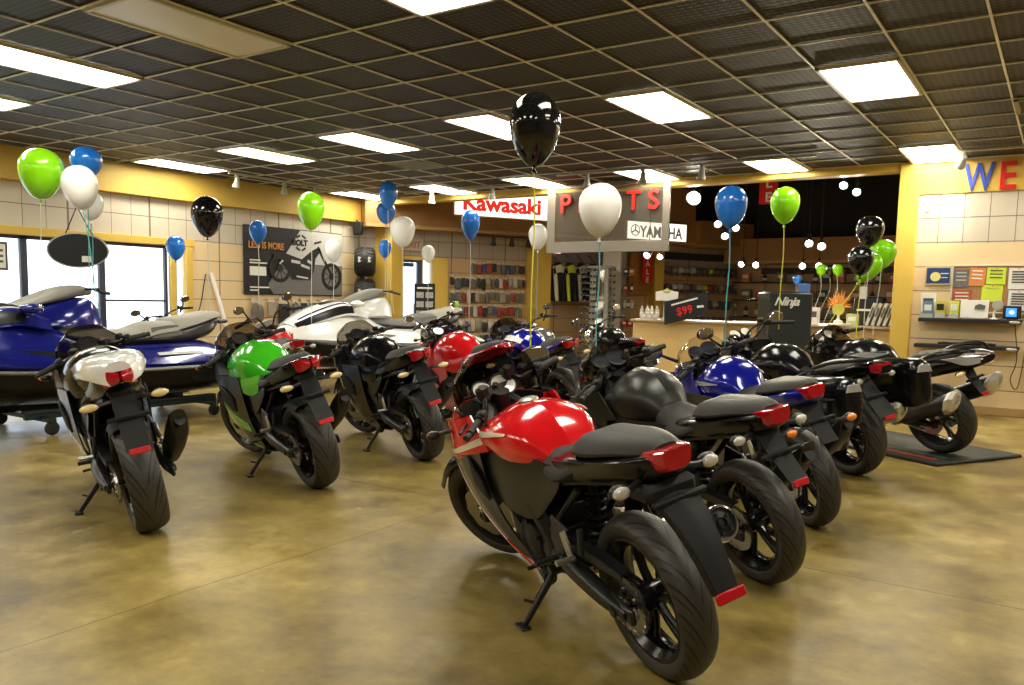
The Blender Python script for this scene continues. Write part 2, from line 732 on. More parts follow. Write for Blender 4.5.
def pane_mat():
    m, nt, b = _nt('window_glass')
    g = NT(nt)
    out = nt.nodes['Material Output']
    tr = g.node('ShaderNodeBsdfTransparent')
    tr.inputs[0].default_value = (0.93, 0.95, 0.96, 1)
    gl = g.node('ShaderNodeBsdfGlossy')
    gl.inputs['Roughness'].default_value = 0.02
    fr = g.node('ShaderNodeFresnel')
    fr.inputs[0].default_value = 1.45
    mx = g.node('ShaderNodeMixShader')
    geo = g.node('ShaderNodeNewGeometry')
    nt.links.new(g.m('MULTIPLY', fr.outputs[0], g.m('SUBTRACT', 1.0, geo.outputs['Backfacing'])), mx.inputs[0])
    nt.links.new(tr.outputs[0], mx.inputs[1])
    nt.links.new(gl.outputs[0], mx.inputs[2])
    nt.links.new(mx.outputs[0], out.inputs['Surface'])
    return m


GLASS = pane_mat()
edges = [WY0, 3.3, 4.36, 5.42, 6.47, 7.49]
for k in range(len(edges) - 1):
    y0, y1 = edges[k], edges[k + 1]
    fr = MB()
    for yy in (y0, y1):
        fr.box((XL - 0.06, yy + (0.022 if yy == y0 else -0.022), (WZ0 + WZ1) / 2), (0.06, 0.044, WZ1 - WZ0), 0.004)
    for zz in (WZ0 + 0.02, WZ1 - 0.02):
        fr.box((XL - 0.06, (y0 + y1) / 2, zz), (0.06, y1 - y0, 0.05), 0.004)
    if k == len(edges) - 2:
        fr.box((XL - 0.06, (y0 + y1) / 2, 1.17), (0.05, y1 - y0, 0.03), 0.004)
    w = fr.build('window_%d' % (k + 1), DARKFR)
    w['kind'] = 'structure'
    gm = MB()
    gm.box((XL - 0.06, (y0 + y1) / 2, (WZ0 + WZ1) / 2), (0.006, y1 - y0 - 0.08, WZ1 - WZ0 - 0.06))
    gm.build('window_pane', GLASS, w)
fr = MB()
for yy in (7.605, 7.755):
    fr.box((XL - 0.06, yy, 1.12), (0.05, 0.02, 1.8), 0.003)
w = fr.build('window_7', WHITEP); w['kind'] = 'structure'
gm = MB(); gm.box((XL - 0.06, 7.68, 1.12), (0.006, 0.13, 1.8)); gm.build('window_pane', GLASS, w)
# outside: pale concrete forecourt
b_ = MB(); b_.box((-24, 6, -0.12), (25, 60, 0.2)); struct('pavement', b_, mat('pale_forecourt_concrete', (0.70, 0.70, 0.72), 0.8, var=0.1, vscale=2))

# ---- diagonal wall at the back left: local frame (t along, n towards the showroom)
AU = Vector((0.4848, 0.8746, 0)); AN = Vector((0.8746, -0.4848, 0)); A0 = Vector((-10.9, 12.1, 0)); AROT = math.atan2(0.8746, 0.4848)


def A(t, n, z):
    return A0 + AU * t + AN * n + Vector((0, 0, z))


def diag(name, boxes, m):
    return wall(name, A0, AROT, [(t0, t1, z0, z1, -n1, -n0) for (t0, t1, z0, z1, n0, n1) in boxes], m)


diag('wall_diagonal', [(0.78, 8.65, 0, 2.75, -0.2, 0), (-0.7, 0.78, 2.08, 2.75, -0.2, 0)], TILE_D)
diag('trim_4', [(0.78, 1.10, 0, 2.08, 0, 0.03), (2.9, 3.30, 0, 2.75, 0, 0.35), (6.05, 6.30, 0, 2.75, 0, 0.25), (-0.7, 0.78, 2.03, 2.10, -0.02, 0.03)], YEL)
diag('trim_5', [(-0.7, 7.05, 2.66, 3.85, -0.05, 0.36), (7.05, 8.65, 2.62, 3.15, -0.05, 0.55)], TAN)
diag('trim_6', [(-0.7, 7.05, 2.60, 2.66, -0.05, 0.40), (7.05, 8.65, 2.56, 2.62, -0.05, 0.59)], LIPM)
diag('wall_upper', [(-0.7, 8.65, 2.7, 4.3, -0.3, -0.1)], BLACKW)
dr = diag('door_1', [(-0.68, -0.60, 0, 2.04, -0.1, -0.02), (0.47, 0.57, 0, 2.04, -0.1, -0.02), (-0.6, 0.47, 1.98, 2.04, -0.1, -0.02), (-0.6, 0.47, 0, 0.12, -0.1, -0.02)], DARKFR)
gm = MB(); gm.box((-0.06, 0.06, 1.05), (1.06, 0.008, 1.9)); gm.build('door_glass', GLASS, dr)
gm = MB(); gm.tube([(0.40, -0.02, 0.85), (0.40, 0.03, 0.86), (0.40, 0.03, 1.15), (0.40, -0.02, 1.16)], 0.012, 8); gm.build('door_handle', CHROME, dr)
gm = MB(); gm.box((0.18, -0.0, 1.93), (0.4, 0.08, 0.08), 0.01); gm.build('door_closer', DARKFR, dr)
w = diag('window_9', [(0.57, 0.60, 0.1, 2.04, -0.1, -0.02), (0.74, 0.78, 0.1, 2.04, -0.1, -0.02)], WHITEP)
gm = MB(); gm.box((0.67, 0.06, 1.05), (0.14, 0.008, 1.9)); gm.build('window_pane', GLASS, w)

# far parts department shell
FY = 19.75
wall('wall_far', (0, FY, 0), 0, [(-7.2, XR, 0, 4.3, 0, 0.2)], tile_material('far_shelf_wall', (0.34, 0.23, 0.13), (0.55, 0.36, 0.19), 2.5))
wall('wall_far_right', (2.2, 0, 0), -PI / 2, [(-FY, -YB - 0.25, 0, 4.3, 0, 0.2)], TILE_D)
b_ = MB(); b_.box(((XL + XR) / 2, (YB + FY) / 2 + 0.1, 4.35), (XR - XL + 1, FY - YB + 0.2, 0.1)); struct('ceiling_parts', b_, BLACKW)
b_ = MB(); b_.box((-2.2, FY - 0.35, 2.52), (9.2, 0.7, 0.55)); struct('trim_7', b_, TAN)
b_ = MB(); b_.box((-2.2, FY - 0.36, 2.26), (9.2, 0.76, 0.06)); struct('trim_8', b_, LIPM)
b_ = MB(); b_.box((-2.5, FY - 0.03, 3.55), (9.4, 0.05, 1.5)); struct('wall_far_upper', b_, BLACKW)
# big painted-out duct and pipes under the black ceiling
DUCT = mat('painted_out_duct', (0.03, 0.034, 0.045), 0.45, var=0.2)
b_ = MB()
b_.box((-2.6, 13.45, 3.85), (7.0, 0.75, 0.55), 0.05)
b_.box((-2.2, 16.4, 3.80), (0.6, 5.4, 0.45), 0.05)
b_.box((-1.0, 13.6, 3.45), (0.5, 0.5, 1.2), 0.04)
d_ = b_.build('air_duct', DUCT)
for (x, y, z) in ((-0.5, 14.6, 3.95), (-1.5, 13.8, 4.05)):
    p_ = MB(); p_.tube([(-7.2, y, z), (1.8, y + 0.3, z)], 0.05, 10); p_.build('pipe', DUCT, d_)
tag(d_, 'dark painted duct with pipes under the black ceiling of the parts area', 'duct')

# ------------------------------------------------------------------ ceiling lights
LENS = mat('lit_troffer_lens', (0.9, 0.9, 0.9), 0.4, emit=(1.0, 0.94, 0.78), estr=20)
LENS_OFF = mat('unlit_troffer_lens', (0.97, 0.96, 0.94), 0.35, bump=0.1, bscale=200)
FRAMEM = mat('troffer_frame', (0.75, 0.72, 0.62), 0.4)


def troffer(i, j, label, group=None, lens=None):
    """2x4 lay-in light in grid cells i..i+1, j..j+2"""
    x = GX - (i + 0.5) * TILE
    y = GY + (j + 1) * TILE
    t = empty('ceiling_light', (x, y, CEIL), (0, 0, 0), label, 'ceiling light', group)
    f = MB()
    for s in (-1, 1):
        f.box((s * 0.285, 0, -0.012), (0.03, 1.20, 0.03), 0.004)
        f.box((0, s * 0.585, -0.012), (0.60, 0.03, 0.03), 0.004)
    f.build('frame', FRAMEM, t)
    l = MB()
    l.surf([[(-0.275, yy, -0.012), (0, yy, -0.020), (0.275, yy, -0.012)] for yy in (-0.575, 0, 0.575)], 6, 4, 0.006)
    l.build('diffuser', lens or LENS, t)
    return t


ordw = ['nearest the right wall', 'second from the right wall', 'third from the right wall', 'fourth from the right wall', 'fifth from the right wall', 'nearest the window wall']
for k in range(6):
    i = 1 + 3 * k
    troffer(i, 2, 'lit ceiling panel in the middle row, ' + ordw[k], 'ceiling lights')
    troffer(i, 8, 'lit ceiling panel in the back row by the beam, ' + ordw[k], 'ceiling lights')
troffer(4, -4, 'lit ceiling panel cut by the top edge of the picture', 'ceiling lights')
troffer(7, -4, 'unlit cream ceiling light panel in the front row', None, LENS_OFF)
troffer(10, -4, 'lit ceiling panel over the blue watercraft, larger of two at upper left', 'ceiling lights')
troffer(13, -4, 'small slice of lit ceiling panel at the left picture edge', 'ceiling lights')
for i in (1, -2, -5, 16):
    troffer(i, -4, 'lit ceiling panel of the front row outside the picture', 'ceiling lights')
for i in (-2, -5):
    for j in (2, 8):
        troffer(i, j, 'lit ceiling panel beyond the right edge of the picture', 'ceiling lights')
for i in (1, 4, 7, 10, 13, 16, -2):
    troffer(i, -10, 'lit ceiling panel of the row behind the viewer', 'ceiling lights')

# air grilles laid into the grid
GRILLE = mat('beige_air_grille', (0.36, 0.33, 0.25), 0.5)
for (i, j, nm) in ((4.96, 5.9, 'beige ceiling air grille between the lights over the hanging lettered sign'),
                   (11, 5, 'beige ceiling air grille beside a lit panel above the red lettered lightbox'),
                   (-1, 5, 'beige ceiling air grille near the blue and red wall letters')):
    i, j = round(i), round(j)
    t = empty('air_grille', (GX - (i + 0.5) * TILE, GY + (j + 0.5) * TILE, CEIL), (0, 0, 0), nm, 'air vent', 'ceiling air grilles')
    f = MB()
    for s in (-1, 1):
        f.box((s * 0.28, 0, -0.01), (0.04, 0.60, 0.02), 0.003)
        f.box((0, s * 0.28, -0.01), (0.60, 0.04, 0.02), 0.003)
    f.build('frame', GRILLE, t)
    f = MB()
    for k in range(14):
        f.box((0, -0.25 + k * 0.0385, -0.006), (0.53, 0.026, 0.006), 0, Matrix.Rotation(0.5, 3, 'X'))
    f.build('louvers', GRILLE, t)

# ------------------------------------------------------------------ track lights
TRK = mat('white_track_enamel', (0.62, 0.60, 0.52), 0.4)
TRKB = mat('black_track_enamel', (0.02, 0.018, 0.016), 0.5)
BULB = mat('lit_spot_bulb', (1, 1, 1), 0.4, emit=(1.0, 0.93, 0.8), estr=60)
OFFB = mat('spot_bulb_face', (0.7, 0.65, 0.5), 0.2)


def track_head(label, loc, aim, group, m=TRK, bulb=None, size=1.0, energy=0, drop=0.10, category='spotlight', rod=0):
    t = empty('track_spotlight', loc, (0, 0, 0), label, category, group)
    d = (Vector(aim) - Vector(loc)).normalized()
    s = size
    f = MB(); f.tube([(0, 0, 0), (0, 0, -drop * s)], 0.012 * s, 8); f.box((0, 0, -0.012), (0.05 * s, 0.05 * s, 0.03), 0.005)
    if rod:
        f.cyl((0, 0, 0), (0, 0, rod - loc[2]), 0.008, None, 6)
    f.build('stem', m, t)
    q = Vector((0, 0, 1)).rotation_difference(d).to_matrix()
    c = Vector((0, 0, -drop * s))
    h = MB()
    h.revolve([(0.0, -0.075), (0.028, -0.072), (0.036, -0.05), (0.038, 0.0), (0.058, 0.06), (0.060, 0.085), (0.055, 0.085), (0.050, 0.06), (0.0, 0.05)], (0, 0, 0), 'z', 20)
    h.xform(lambda p: q @ (p * s) + c)
    h.build('lamp_head', m, t)
    l = MB(); l.revolve([(0.0, 0.068), (0.046, 0.064), (0.046, 0.055), (0, 0.055)], (0, 0, 0), 'z', 20)
    l.xform(lambda p: q @ (p * s) + c)
    l.build('bulb', bulb or OFFB, t)
    if energy:
        ld = bpy.data.lights.new('spot', 'SPOT')
        ld.energy = energy
        ld.color = (1.0, 0.88, 0.68)
        ld.spot_size = 1.05
        ld.spot_blend = 0.6
        ld.shadow_soft_size = 0.04
        lo = bpy.data.objects.new('spot', ld)
        COL.objects.link(lo)
        lo.matrix_world = Matrix.Translation(Vector(loc) + c + d * 0.11 * s) @ Vector((0, 0, -1)).rotation_difference(d).to_matrix().to_4x4()
    return t


def track_rail(label, a, b, m=TRK):
    r = MB(); r.bar(a, b, 0.035, 0.03, 0.004)
    o = r.build('light_track', m)
    return tag(o, label, 'light track')


track_rail('white ceiling light track before the beam near the hanging lettered sign', (-6.2, 10.3, 3.075), (-2.6, 10.3, 3.075))
track_rail('white ceiling light track by the blue and red wall letters', (-1.6, 10.75, 3.075), (0.9, 10.75, 3.075))
track_rail('white ceiling light track along the yellow fascia over the banner', (-10.4, 7.9, 3.075), (-10.4, 11.3, 3.075))
track_rail('white ceiling light track before the red lettered lightbox', (-9.6, 10.9, 3.075), (-6.9, 10.9, 3.075))
track_head('white spotlight hanging right of the grille before the beam', (-4.02, 10.3, 3.06), (-4.3, 10.0, 0), 'white track spotlights')
track_head('middle white spotlight before the beam, left of the one by the lit panel', (-4.85, 10.3, 3.06), (-4.9, 10.0, 0), 'white track spotlights')
track_head('white spotlight in front of the lit panel over the hanging lettered sign', (-5.7, 10.3, 3.06), (-5.6, 10.0, 0), 'white track spotlights')
track_head('white spotlight aimed at the yellow wall, beside the blue letter', (-1.10, 10.75, 3.06), (-1.50, 11.6, 2.50), 'white track spotlights', energy=38, bulb=BULB)
track_head('white spotlight above the black balloon on the fascia track', (-10.4, 8.05, 3.06), (-10.9, 8.0, 0), 'white track spotlights')
track_head('white spotlight on the fascia track, left of a close pair', (-10.4, 8.95, 3.06), (-10.5, 8.9, 0), 'white track spotlights')
track_head('white spotlight on the fascia track, right of a close pair', (-10.4, 9.6, 3.06), (-10.5, 9.5, 0), 'white track spotlights')
track_head('white spotlight under the lit panel above the white balloon', (-9.0, 10.9, 3.06), (-9.0, 10.8, 0), 'white track spotlights')
track_head('white spotlight left of the tall black balloon, before the beam', (-7.75, 10.9, 3.06), (-7.9, 11.2, 0), 'white track spotlights')

# lit spots in the dark parts area
for (lab, loc, aim, e, s) in (
        ('glowing spotlight hanging between the blue balloon and the beam', (-4.81, 12.11, 2.95), (-4.2, 8.5, 0.9), 6, 1.5),
        ('upper left lamp of the glowing pair under the black ceiling', (-2.64, 11.99, 2.96), (-2.2, 8.5, 0.9), 6, 0.75),
        ('lower right lamp of the glowing pair under the black ceiling', (-2.50, 12.15, 2.88), (-2.0, 8.5, 0.9), 6, 0.75),
        ('left lamp of the glowing pair behind the lime balloon string', (-3.99, 15.61, 2.46), (-3.2, 13.0, 0.9), 90, 1.0),
        ('right lamp of the glowing pair behind the lime balloon string', (-3.80, 15.75, 2.41), (-3.0, 13.0, 0.9), 90, 1.0),
        ('glowing lamp at the upper left behind the blue balloon', (-5.94, 16.18, 2.92), (-4.5, 13.0, 0.9), 90, 1.0),
        ('glowing lamp close right below the blue balloon', (-5.63, 16.38, 2.85), (-4.5, 13.0, 0.9), 90, 1.0),
        ('glowing lamp low left below the blue balloon', (-5.80, 16.24, 2.68), (-4.5, 13.0, 0.9), 90, 1.0),
        ('left glowing lamp over the wall of caps, of the pair near the corner', (-5.79, 17.40, 2.16), (-6.4, 13.0, 0.5), 60, 0.9),
        ('right glowing lamp over the wall of caps, of the pair near the corner', (-5.56, 17.60, 2.15), (-5.0, 13.0, 0.5), 60, 0.9),
        ('left glowing lamp above the far shelves left of the far green balloons', (-4.48, 17.18, 2.10), (-4.0, 12.0, 0.5), 60, 0.9),
        ('right glowing lamp above the far shelves left of the far green balloons', (-4.16, 17.15, 2.10), (-3.0, 12.0, 0.5), 60, 0.9),
        ('glowing lamp right under the hanging lettered sign', (-6.48, 14.15, 2.19), (-6.9, 11.0, 0.6), 50, 0.9),
        ('smaller glowing lamp right of the one under the hanging lettered sign', (-6.63, 15.03, 2.20), (-6.2, 11.0, 0.6), 40, 0.8)):
    track_head(lab, (loc[0], loc[1], loc[2] + 0.10 * s * 1.3), aim, 'lit spotlights of the parts area', TRKB, BULB, s * 1.3, e * 4.5, rod=4.28)
track_rail('black light track under the brown header by the hanging packets', A(1.4, 0.25, 2.56), A(2.95, 0.25, 2.56), TRKB)
for k, (tt, w_) in enumerate(((2.0, 'left'), (2.42, 'middle'), (2.8, 'right'))):
    track_head('black unlit spotlight over the hanging packets, %s of three' % w_, A(tt, 0.25, 2.535), A(tt, 0.0, 1.2), 'black track spotlights', TRKB, None, 1.0, 0, 0.08)

# ------------------------------------------------------------------ world
wd = bpy.data.worlds.new('sky')
sc.world = wd
wd.use_nodes = True
bg = wd.node_tree.nodes['Background']
bg.inputs[0].default_value = (0.80, 0.90, 1.0, 1)
bg.inputs[1].default_value = 3.5
sc.view_settings.view_transform = 'Standard'
sc.view_settings.look = 'None'
sc.view_settings.gamma = 1
sc.view_settings.use_curve_mapping = False
sc.view_settings.exposure = 0.0
sc.cycles.use_denoising = True
sc.cycles.max_bounces = 8
sc.cycles.diffuse_bounces = 4
sc.cycles.transparent_max_bounces = 16
sc.cycles.caustics_reflective = False
sc.cycles.caustics_refractive = False
sc.cycles.sample_clamp_indirect = 6
# ------------------------------------------------------------------ motorcycle materials
def paint(name, col, flake=0.0):
    m = mat(name, col, 0.16, 0.0, 0.8, 0.4)
    if flake:
        m.node_tree.nodes['Principled BSDF'].inputs['Metallic'].default_value = flake
    return m


RED = paint('red_paint', (0.62, 0.008, 0.012))
GREEN = paint('green_paint', (0.05, 0.50, 0.015))
BLUE = paint('blue_paint', (0.006, 0.010, 0.27), 0.2)
WHITE = paint('white_paint', (0.80, 0.80, 0.78))
GBLACK = mat('gloss_black_paint', (0.005, 0.005, 0.006), 0.16, 0.0, 0.0, 0.42)
MBLACK = mat('satin_black_paint', (0.011, 0.012, 0.010), 0.34, 0.15, 0.0, 0.5)
GREY = paint('grey_paint', (0.20, 0.20, 0.19), 0.5)
PLAS = mat('textured_black_plastic', (0.013, 0.013, 0.013), 0.6, spec=0.3, bump=0.12, bscale=500)
VINYL = mat('black_seat_vinyl', (0.022, 0.021, 0.018), 0.55, spec=0.35, bump=0.25, bscale=420)
RUB = mat('black_rubber', (0.022, 0.021, 0.020), 0.6, bump=0.1, bscale=200)
RIMB = mat('gloss_black_alloy', (0.007, 0.007, 0.008), 0.2, 0.0, 0.0, 0.4)
ENG = mat('dark_engine_casting', (0.022, 0.022, 0.024), 0.42, 0.4, bump=0.1, bscale=150)
ALU = mat('brushed_aluminium', (0.55, 0.54, 0.50), 0.34, 1.0, bump=0.04, bscale=200)
STEEL = mat('steel', (0.40, 0.38, 0.36), 0.28, 1.0)
DISC = mat('drilled_steel_disc', (0.42, 0.42, 0.42), 0.25, 1.0)
FRAMEB = mat('black_frame_enamel', (0.014, 0.014, 0.015), 0.32, 0.2)
LIGHTR = mat('red_tail_light_lens', (0.36, 0.004, 0.010), 0.12, coat=1.0, emit=(0.7, 0.01, 0.015), estr=0.04)
REFR = mat('red_reflector', (0.48, 0.008, 0.012), 0.4, spec=0.3)
LENSC = mat('clear_signal_lens', (0.55, 0.53, 0.45), 0.12, coat=1.0, spec=0.8)
LENSA = mat('amber_signal_lens', (0.85, 0.22, 0.02), 0.15, coat=1.0)
LENSY = mat('pale_amber_signal_lens', (0.80, 0.62, 0.30), 0.15, coat=1.0)
DIAL = mat('gauge_dial_face', (0.72, 0.70, 0.62), 0.3, coat=1.0)
DIALD = mat('dark_gauge_face', (0.03, 0.03, 0.035), 0.15, coat=1.0)
CREAM = mat('cream_decal', (0.78, 0.70, 0.55), 0.3, coat=0.6)
SILV = mat('silver_decal', (0.55, 0.55, 0.53), 0.3, 0.4, coat=0.5)
LAMP = mat('headlight_lens', (0.6, 0.62, 0.64), 0.05, 0.4, 1.0)
MIRG = mat('mirror_glass', (0.80, 0.80, 0.74), 0.03, 1.0)
ORTAG = mat('orange_tag', (0.75, 0.10, 0.02), 0.5)


def smoke_mat(name, tint):
    m, nt, b = _nt(name)
    g = NT(nt)
    out = nt.nodes['Material Output']
    tr = g.node('ShaderNodeBsdfTransparent')
    tr.inputs[0].default_value = tint + (1,)
    gl = g.node('ShaderNodeBsdfGlossy')
    gl.inputs['Roughness'].default_value = 0.05
    fr = g.node('ShaderNodeFresnel')
    fr.inputs[0].default_value = 1.5
    geo = g.node('ShaderNodeNewGeometry')
    mx = g.node('ShaderNodeMixShader')
    nt.links.new(g.m('MULTIPLY', fr.outputs[0], g.m('SUBTRACT', 1.0, geo.outputs['Backfacing'])), mx.inputs[0])
    nt.links.new(tr.outputs[0], mx.inputs[1])
    nt.links.new(gl.outputs[0], mx.inputs[2])
    nt.links.new(mx.outputs[0], out.inputs['Surface'])
    return m


SMOKE = smoke_mat('smoked_windscreen', (0.50, 0.47, 0.43))
CLEARW = smoke_mat('clear_windscreen', (0.93, 0.91, 0.85))


def tyre_mat(name, n, slant):
    """rubber with slanted grooves; the object's origin is the wheel centre, axle along y"""
    m, nt, b = _nt(name)
    g = NT(nt)
    x, y, z = g.xyz(g.coord())
    th = g.m('DIVIDE', g.m('ARCTAN2', z, x), 2 * PI)
    r = g.m('SQRT', g.m('ADD', g.m('MULTIPLY', x, x), g.m('MULTIPLY', z, z)))
    ay = g.m('ABSOLUTE', y)
    # alternate long and short grooves on both sides
    side = g.m('MULTIPLY', g.m('GREATER_THAN', y, 0.0), 0.5)
    ph = g.m('ADD', g.m('ADD', g.m('MULTIPLY', th, n), g.m('MULTIPLY', g.m('POWER', ay, 0.8), slant)), side)
    f = g.m('FRACT', g.m('ADD', ph, 100.0))
    gro = g.m('LESS_THAN', f, 0.17)
    gro = g.m('MULTIPLY', gro, g.m('GREATER_THAN', ay, 0.006))
    f2 = g.m('FRACT', g.m('ADD', ph, 100.55))
    gro2 = g.m('MULTIPLY', g.m('LESS_THAN', f2, 0.10), g.m('GREATER_THAN', ay, 0.034))
    gro = g.m('MAXIMUM', gro, gro2)
    gro = g.m('MULTIPLY', gro, g.m('GREATER_THAN', r, 0.262))
    n_ = g.noise(g.coord(), 40, 3)
    base = g.mix(n_, (0.022, 0.020, 0.017, 1), (0.046, 0.041, 0.033, 1))
    col = g.mix(gro, base, (0.002, 0.002, 0.002, 1))
    nt.links.new(col, b.inputs['Base Color'])
    b.inputs['Roughness'].default_value = 0.50
    nt.links.new(g.bump(g.m('SUBTRACT', 1.0, gro), 1.0, 0.004), b.inputs['Normal'])
    return m


TYRE = tyre_mat('motorcycle_tyre_rubber', 17, 14)
TYREW = tyre_mat('wide_motorcycle_tyre_rubber', 12, 11)

MESHES = {}


class Bike:
    """one motorcycle; local x forwards, y to its left, z up, origin under the rear axle"""

    def __init__(s, S, loc, yaw, lean, label, group=None, scale=1.0, name='motorcycle'):
        s.S = S
        s.root = empty(name, loc, (-lean, 0, yaw), label, 'motorcycle', group)
        s.root.scale = (scale,) * 3
        s.key = S['key']
        s.lean = lean
        st = S.get('steer', 0.0)
        s.st = st
        wb = S['wb']
        # steering axis
        s.ax0 = Vector((wb - 0.025, 0, S['fr']))
        rk = math.radians(S.get('rake', 25))
        s.axd = Vector((-math.sin(rk), 0, math.cos(rk)))
        s.sm = Matrix.Rotation(st, 3, s.axd)
        s.build()

    def steer(s, mb):
        if s.st:
            mb.xform(lambda p: s.sm @ (p - s.ax0) + s.ax0)
        return mb

    def part(s, name, m, fn, parent=None, label=None, ang=38, tag_=None):
        """cached mesh per kind of motorcycle; the material sits on the object"""
        k = (s.key, tag_ or name, parent.name.split('.')[0] if parent else '')
        if k in MESHES:
            me = MESHES[k]
        else:
            mb = MB()
            r = fn(mb)
            me = (r if isinstance(r, MB) else mb).mesh(name, ang)
            me.materials.append(m)
            MESHES[k] = me
        o = bpy.data.objects.new(name, me)
        COL.objects.link(o)
        o.parent = parent if parent is not None else s.root
        o.material_slots[0].link = 'OBJECT'
        o.material_slots[0].material = m
        if label:
            o['label'] = label
        return o

    # ---- wheels
    def wheel(s, name, c, R, w, rear, spokes, disc_sides, rimm):
        S = s.S
        front = not rear
        M = Matrix.Identity(3)
        rr = 0.216

        def rim(mb):
            hw = w * 0.40
            prof = [(rr + 0.012, -hw), (rr + 0.012, -hw + 0.006), (rr - 0.002, -hw + 0.014), (rr - 0.022, -hw * 0.35), (rr - 0.022, hw * 0.35), (rr - 0.002, hw - 0.014), (rr + 0.012, hw - 0.006), (rr + 0.012, hw),
                    (rr - 0.004, hw + 0.001), (rr - 0.024, hw * 0.55), (rr - 0.034, hw * 0.3), (rr - 0.034, -hw * 0.3), (rr - 0.024, -hw * 0.55), (rr - 0.004, -hw - 0.001)]
            mb.revolve(prof, (0, 0, 0), 'y', 48, True)
            hubw = 0.075 if rear else 0.055
            mb.revolve([(0.012, -hubw), (0.040, -hubw), (0.046, -hubw * 0.6), (0.050, 0), (0.046, hubw * 0.6), (0.040, hubw), (0.012, hubw)], (0, 0, 0), 'y', 20)
            for k in range(spokes):
                for t in ((-0.105, 0.105) if spokes <= 6 else (0,)):
                    a = 2 * PI * k / spokes
                    a2 = a + t
                    a1 = a + t * 0.9
                    p0 = Vector((math.cos(a1) * 0.040, 0, math.sin(a1) * 0.040))
                    p1 = Vector((math.cos(a2) * (rr - 0.026), 0, math.sin(a2) * (rr - 0.026)))
                    mid = p0.lerp(p1, 0.5) + Vector((0, 0.006 if k % 2 else -0.006, 0))
                    mb.tube([p0, mid, p1], [0.017, 0.0115, 0.014], 8, 6)
            mb.cyl((0, -hubw - 0.04, 0), (0, hubw + 0.04, 0), 0.012, None, 12)
        ro = s.part(name, rimm, lambda mb: s._wl(rim(mb), mb, front, c))
        ro.location = c
        if front and s.st:
            ro.location = s.sm @ (Vector(c) - s.ax0) + s.ax0

        def tyre(mb):
            hw = w / 2
            D = R - rr
            prof = [(rr + 0.002, -hw * 0.66), (rr + D * 0.22, -hw * 0.90), (rr + D * 0.45, -hw * 0.99), (rr + D * 0.62, -hw * 0.97), (rr + D * 0.80, -hw * 0.76), (rr + D * 0.93, -hw * 0.44), (R, 0)]
            full = prof + [(r, -y) for (r, y) in reversed(prof[:-1])]
            pts = resample([(r, y, 0) for r, y in full], 27)
            mb.revolve([(p.x, p.y) for p in pts], (0, 0, 0), 'y', 72)
        s.part('tire', TYREW if w > 0.155 else TYRE, lambda mb: s._wl(tyre(mb), mb, front, c), ro, tag_=name + 'tire')
        for sd in disc_sides:
            def disc(mb, sd=sd):
                ro_, ri = (0.148, 0.075) if front else (0.110, 0.062)
                y = sd * (0.062 if front else 0.085)
                n = 64
                ring = []
                for i in range(n):
                    a = 2 * PI * i / n
                    q = ro_ + 0.004 * math.cos(a * 10)
                    ring.append([(q * math.cos(a), y - 0.0025, q * math.sin(a)), (q * math.cos(a), y + 0.0025, q * math.sin(a)),
                                 (ri * math.cos(a), y + 0.0025, ri * math.sin(a)), (ri * math.cos(a), y - 0.0025, ri * math.sin(a))])
                mb.ring_loft(ring, True, False)
                for k in range(6):
                    a = 2 * PI * k / 6
                    mb.bar((0.03 * math.cos(a), y, 0.03 * math.sin(a)), ((ri + 0.01) * math.cos(a), y, (ri + 0.01) * math.sin(a)), 0.016, 0.006, up=(0, 1, 0))
            s.part('brake_disc', DISC, lambda mb, sd=sd: s._wl(disc(mb, sd), mb, front, c), ro, tag_=name + 'disc%d' % sd)
        return ro

    def _wl(s, _, mb, front, c):
        """turn front wheel meshes with the bars"""
        if front and s.st:
            mb.xform(lambda p: s.sm @ p)
        return mb

    def build(s):
        S = s.S
        wb, rrad, frad = S['wb'], S['rr'], S['fr']
        T = S['tw']
        rimm = S.get('rim', RIMB)
        RA, FA = Vector((0, 0, rrad)), Vector((wb, 0, frad))
        rw = s.wheel('rear_wheel', RA, rrad, T, True, S.get('spokes', 5), S.get('rdisc', (-1,)), rimm)
        fw = s.wheel('front_wheel', FA, frad, S.get('ftw', 0.112), False, S.get('spokes', 5), (-1, 1), rimm)
        cy = T / 2 + 0.032          # chain line

        # rear sprocket
        if not S.get('shaft'):
            def spro(mb):
                n = 42
                ring = []
                for i in range(n * 2):
                    a = PI * i / n
                    q = 0.104 if i % 2 else 0.097
                    ring.append([(q * math.cos(a), cy - 0.004, q * math.sin(a)), (q * math.cos(a), cy + 0.004, q * math.sin(a)),
                                 (0.062 * math.cos(a), cy + 0.004, 0.062 * math.sin(a)), (0.062 * math.cos(a), cy - 0.004, 0.062 * math.sin(a))])
                mb.ring_loft(ring, True, False)
                for k in range(5):
                    a = 2 * PI * k / 5
                    mb.bar((0.02 * math.cos(a), cy - 0.008, 0.02 * math.sin(a)), (0.068 * math.cos(a), cy - 0.004, 0.068 * math.sin(a)), 0.022, 0.012, up=(0, 1, 0))
                    mb.cyl((0.055 * math.cos(a), cy, 0.055 * math.sin(a)), (0.055 * math.cos(a), cy + 0.012, 0.055 * math.sin(a)), 0.008, None, 8)
            s.part('sprocket', STEEL, spro, rw)

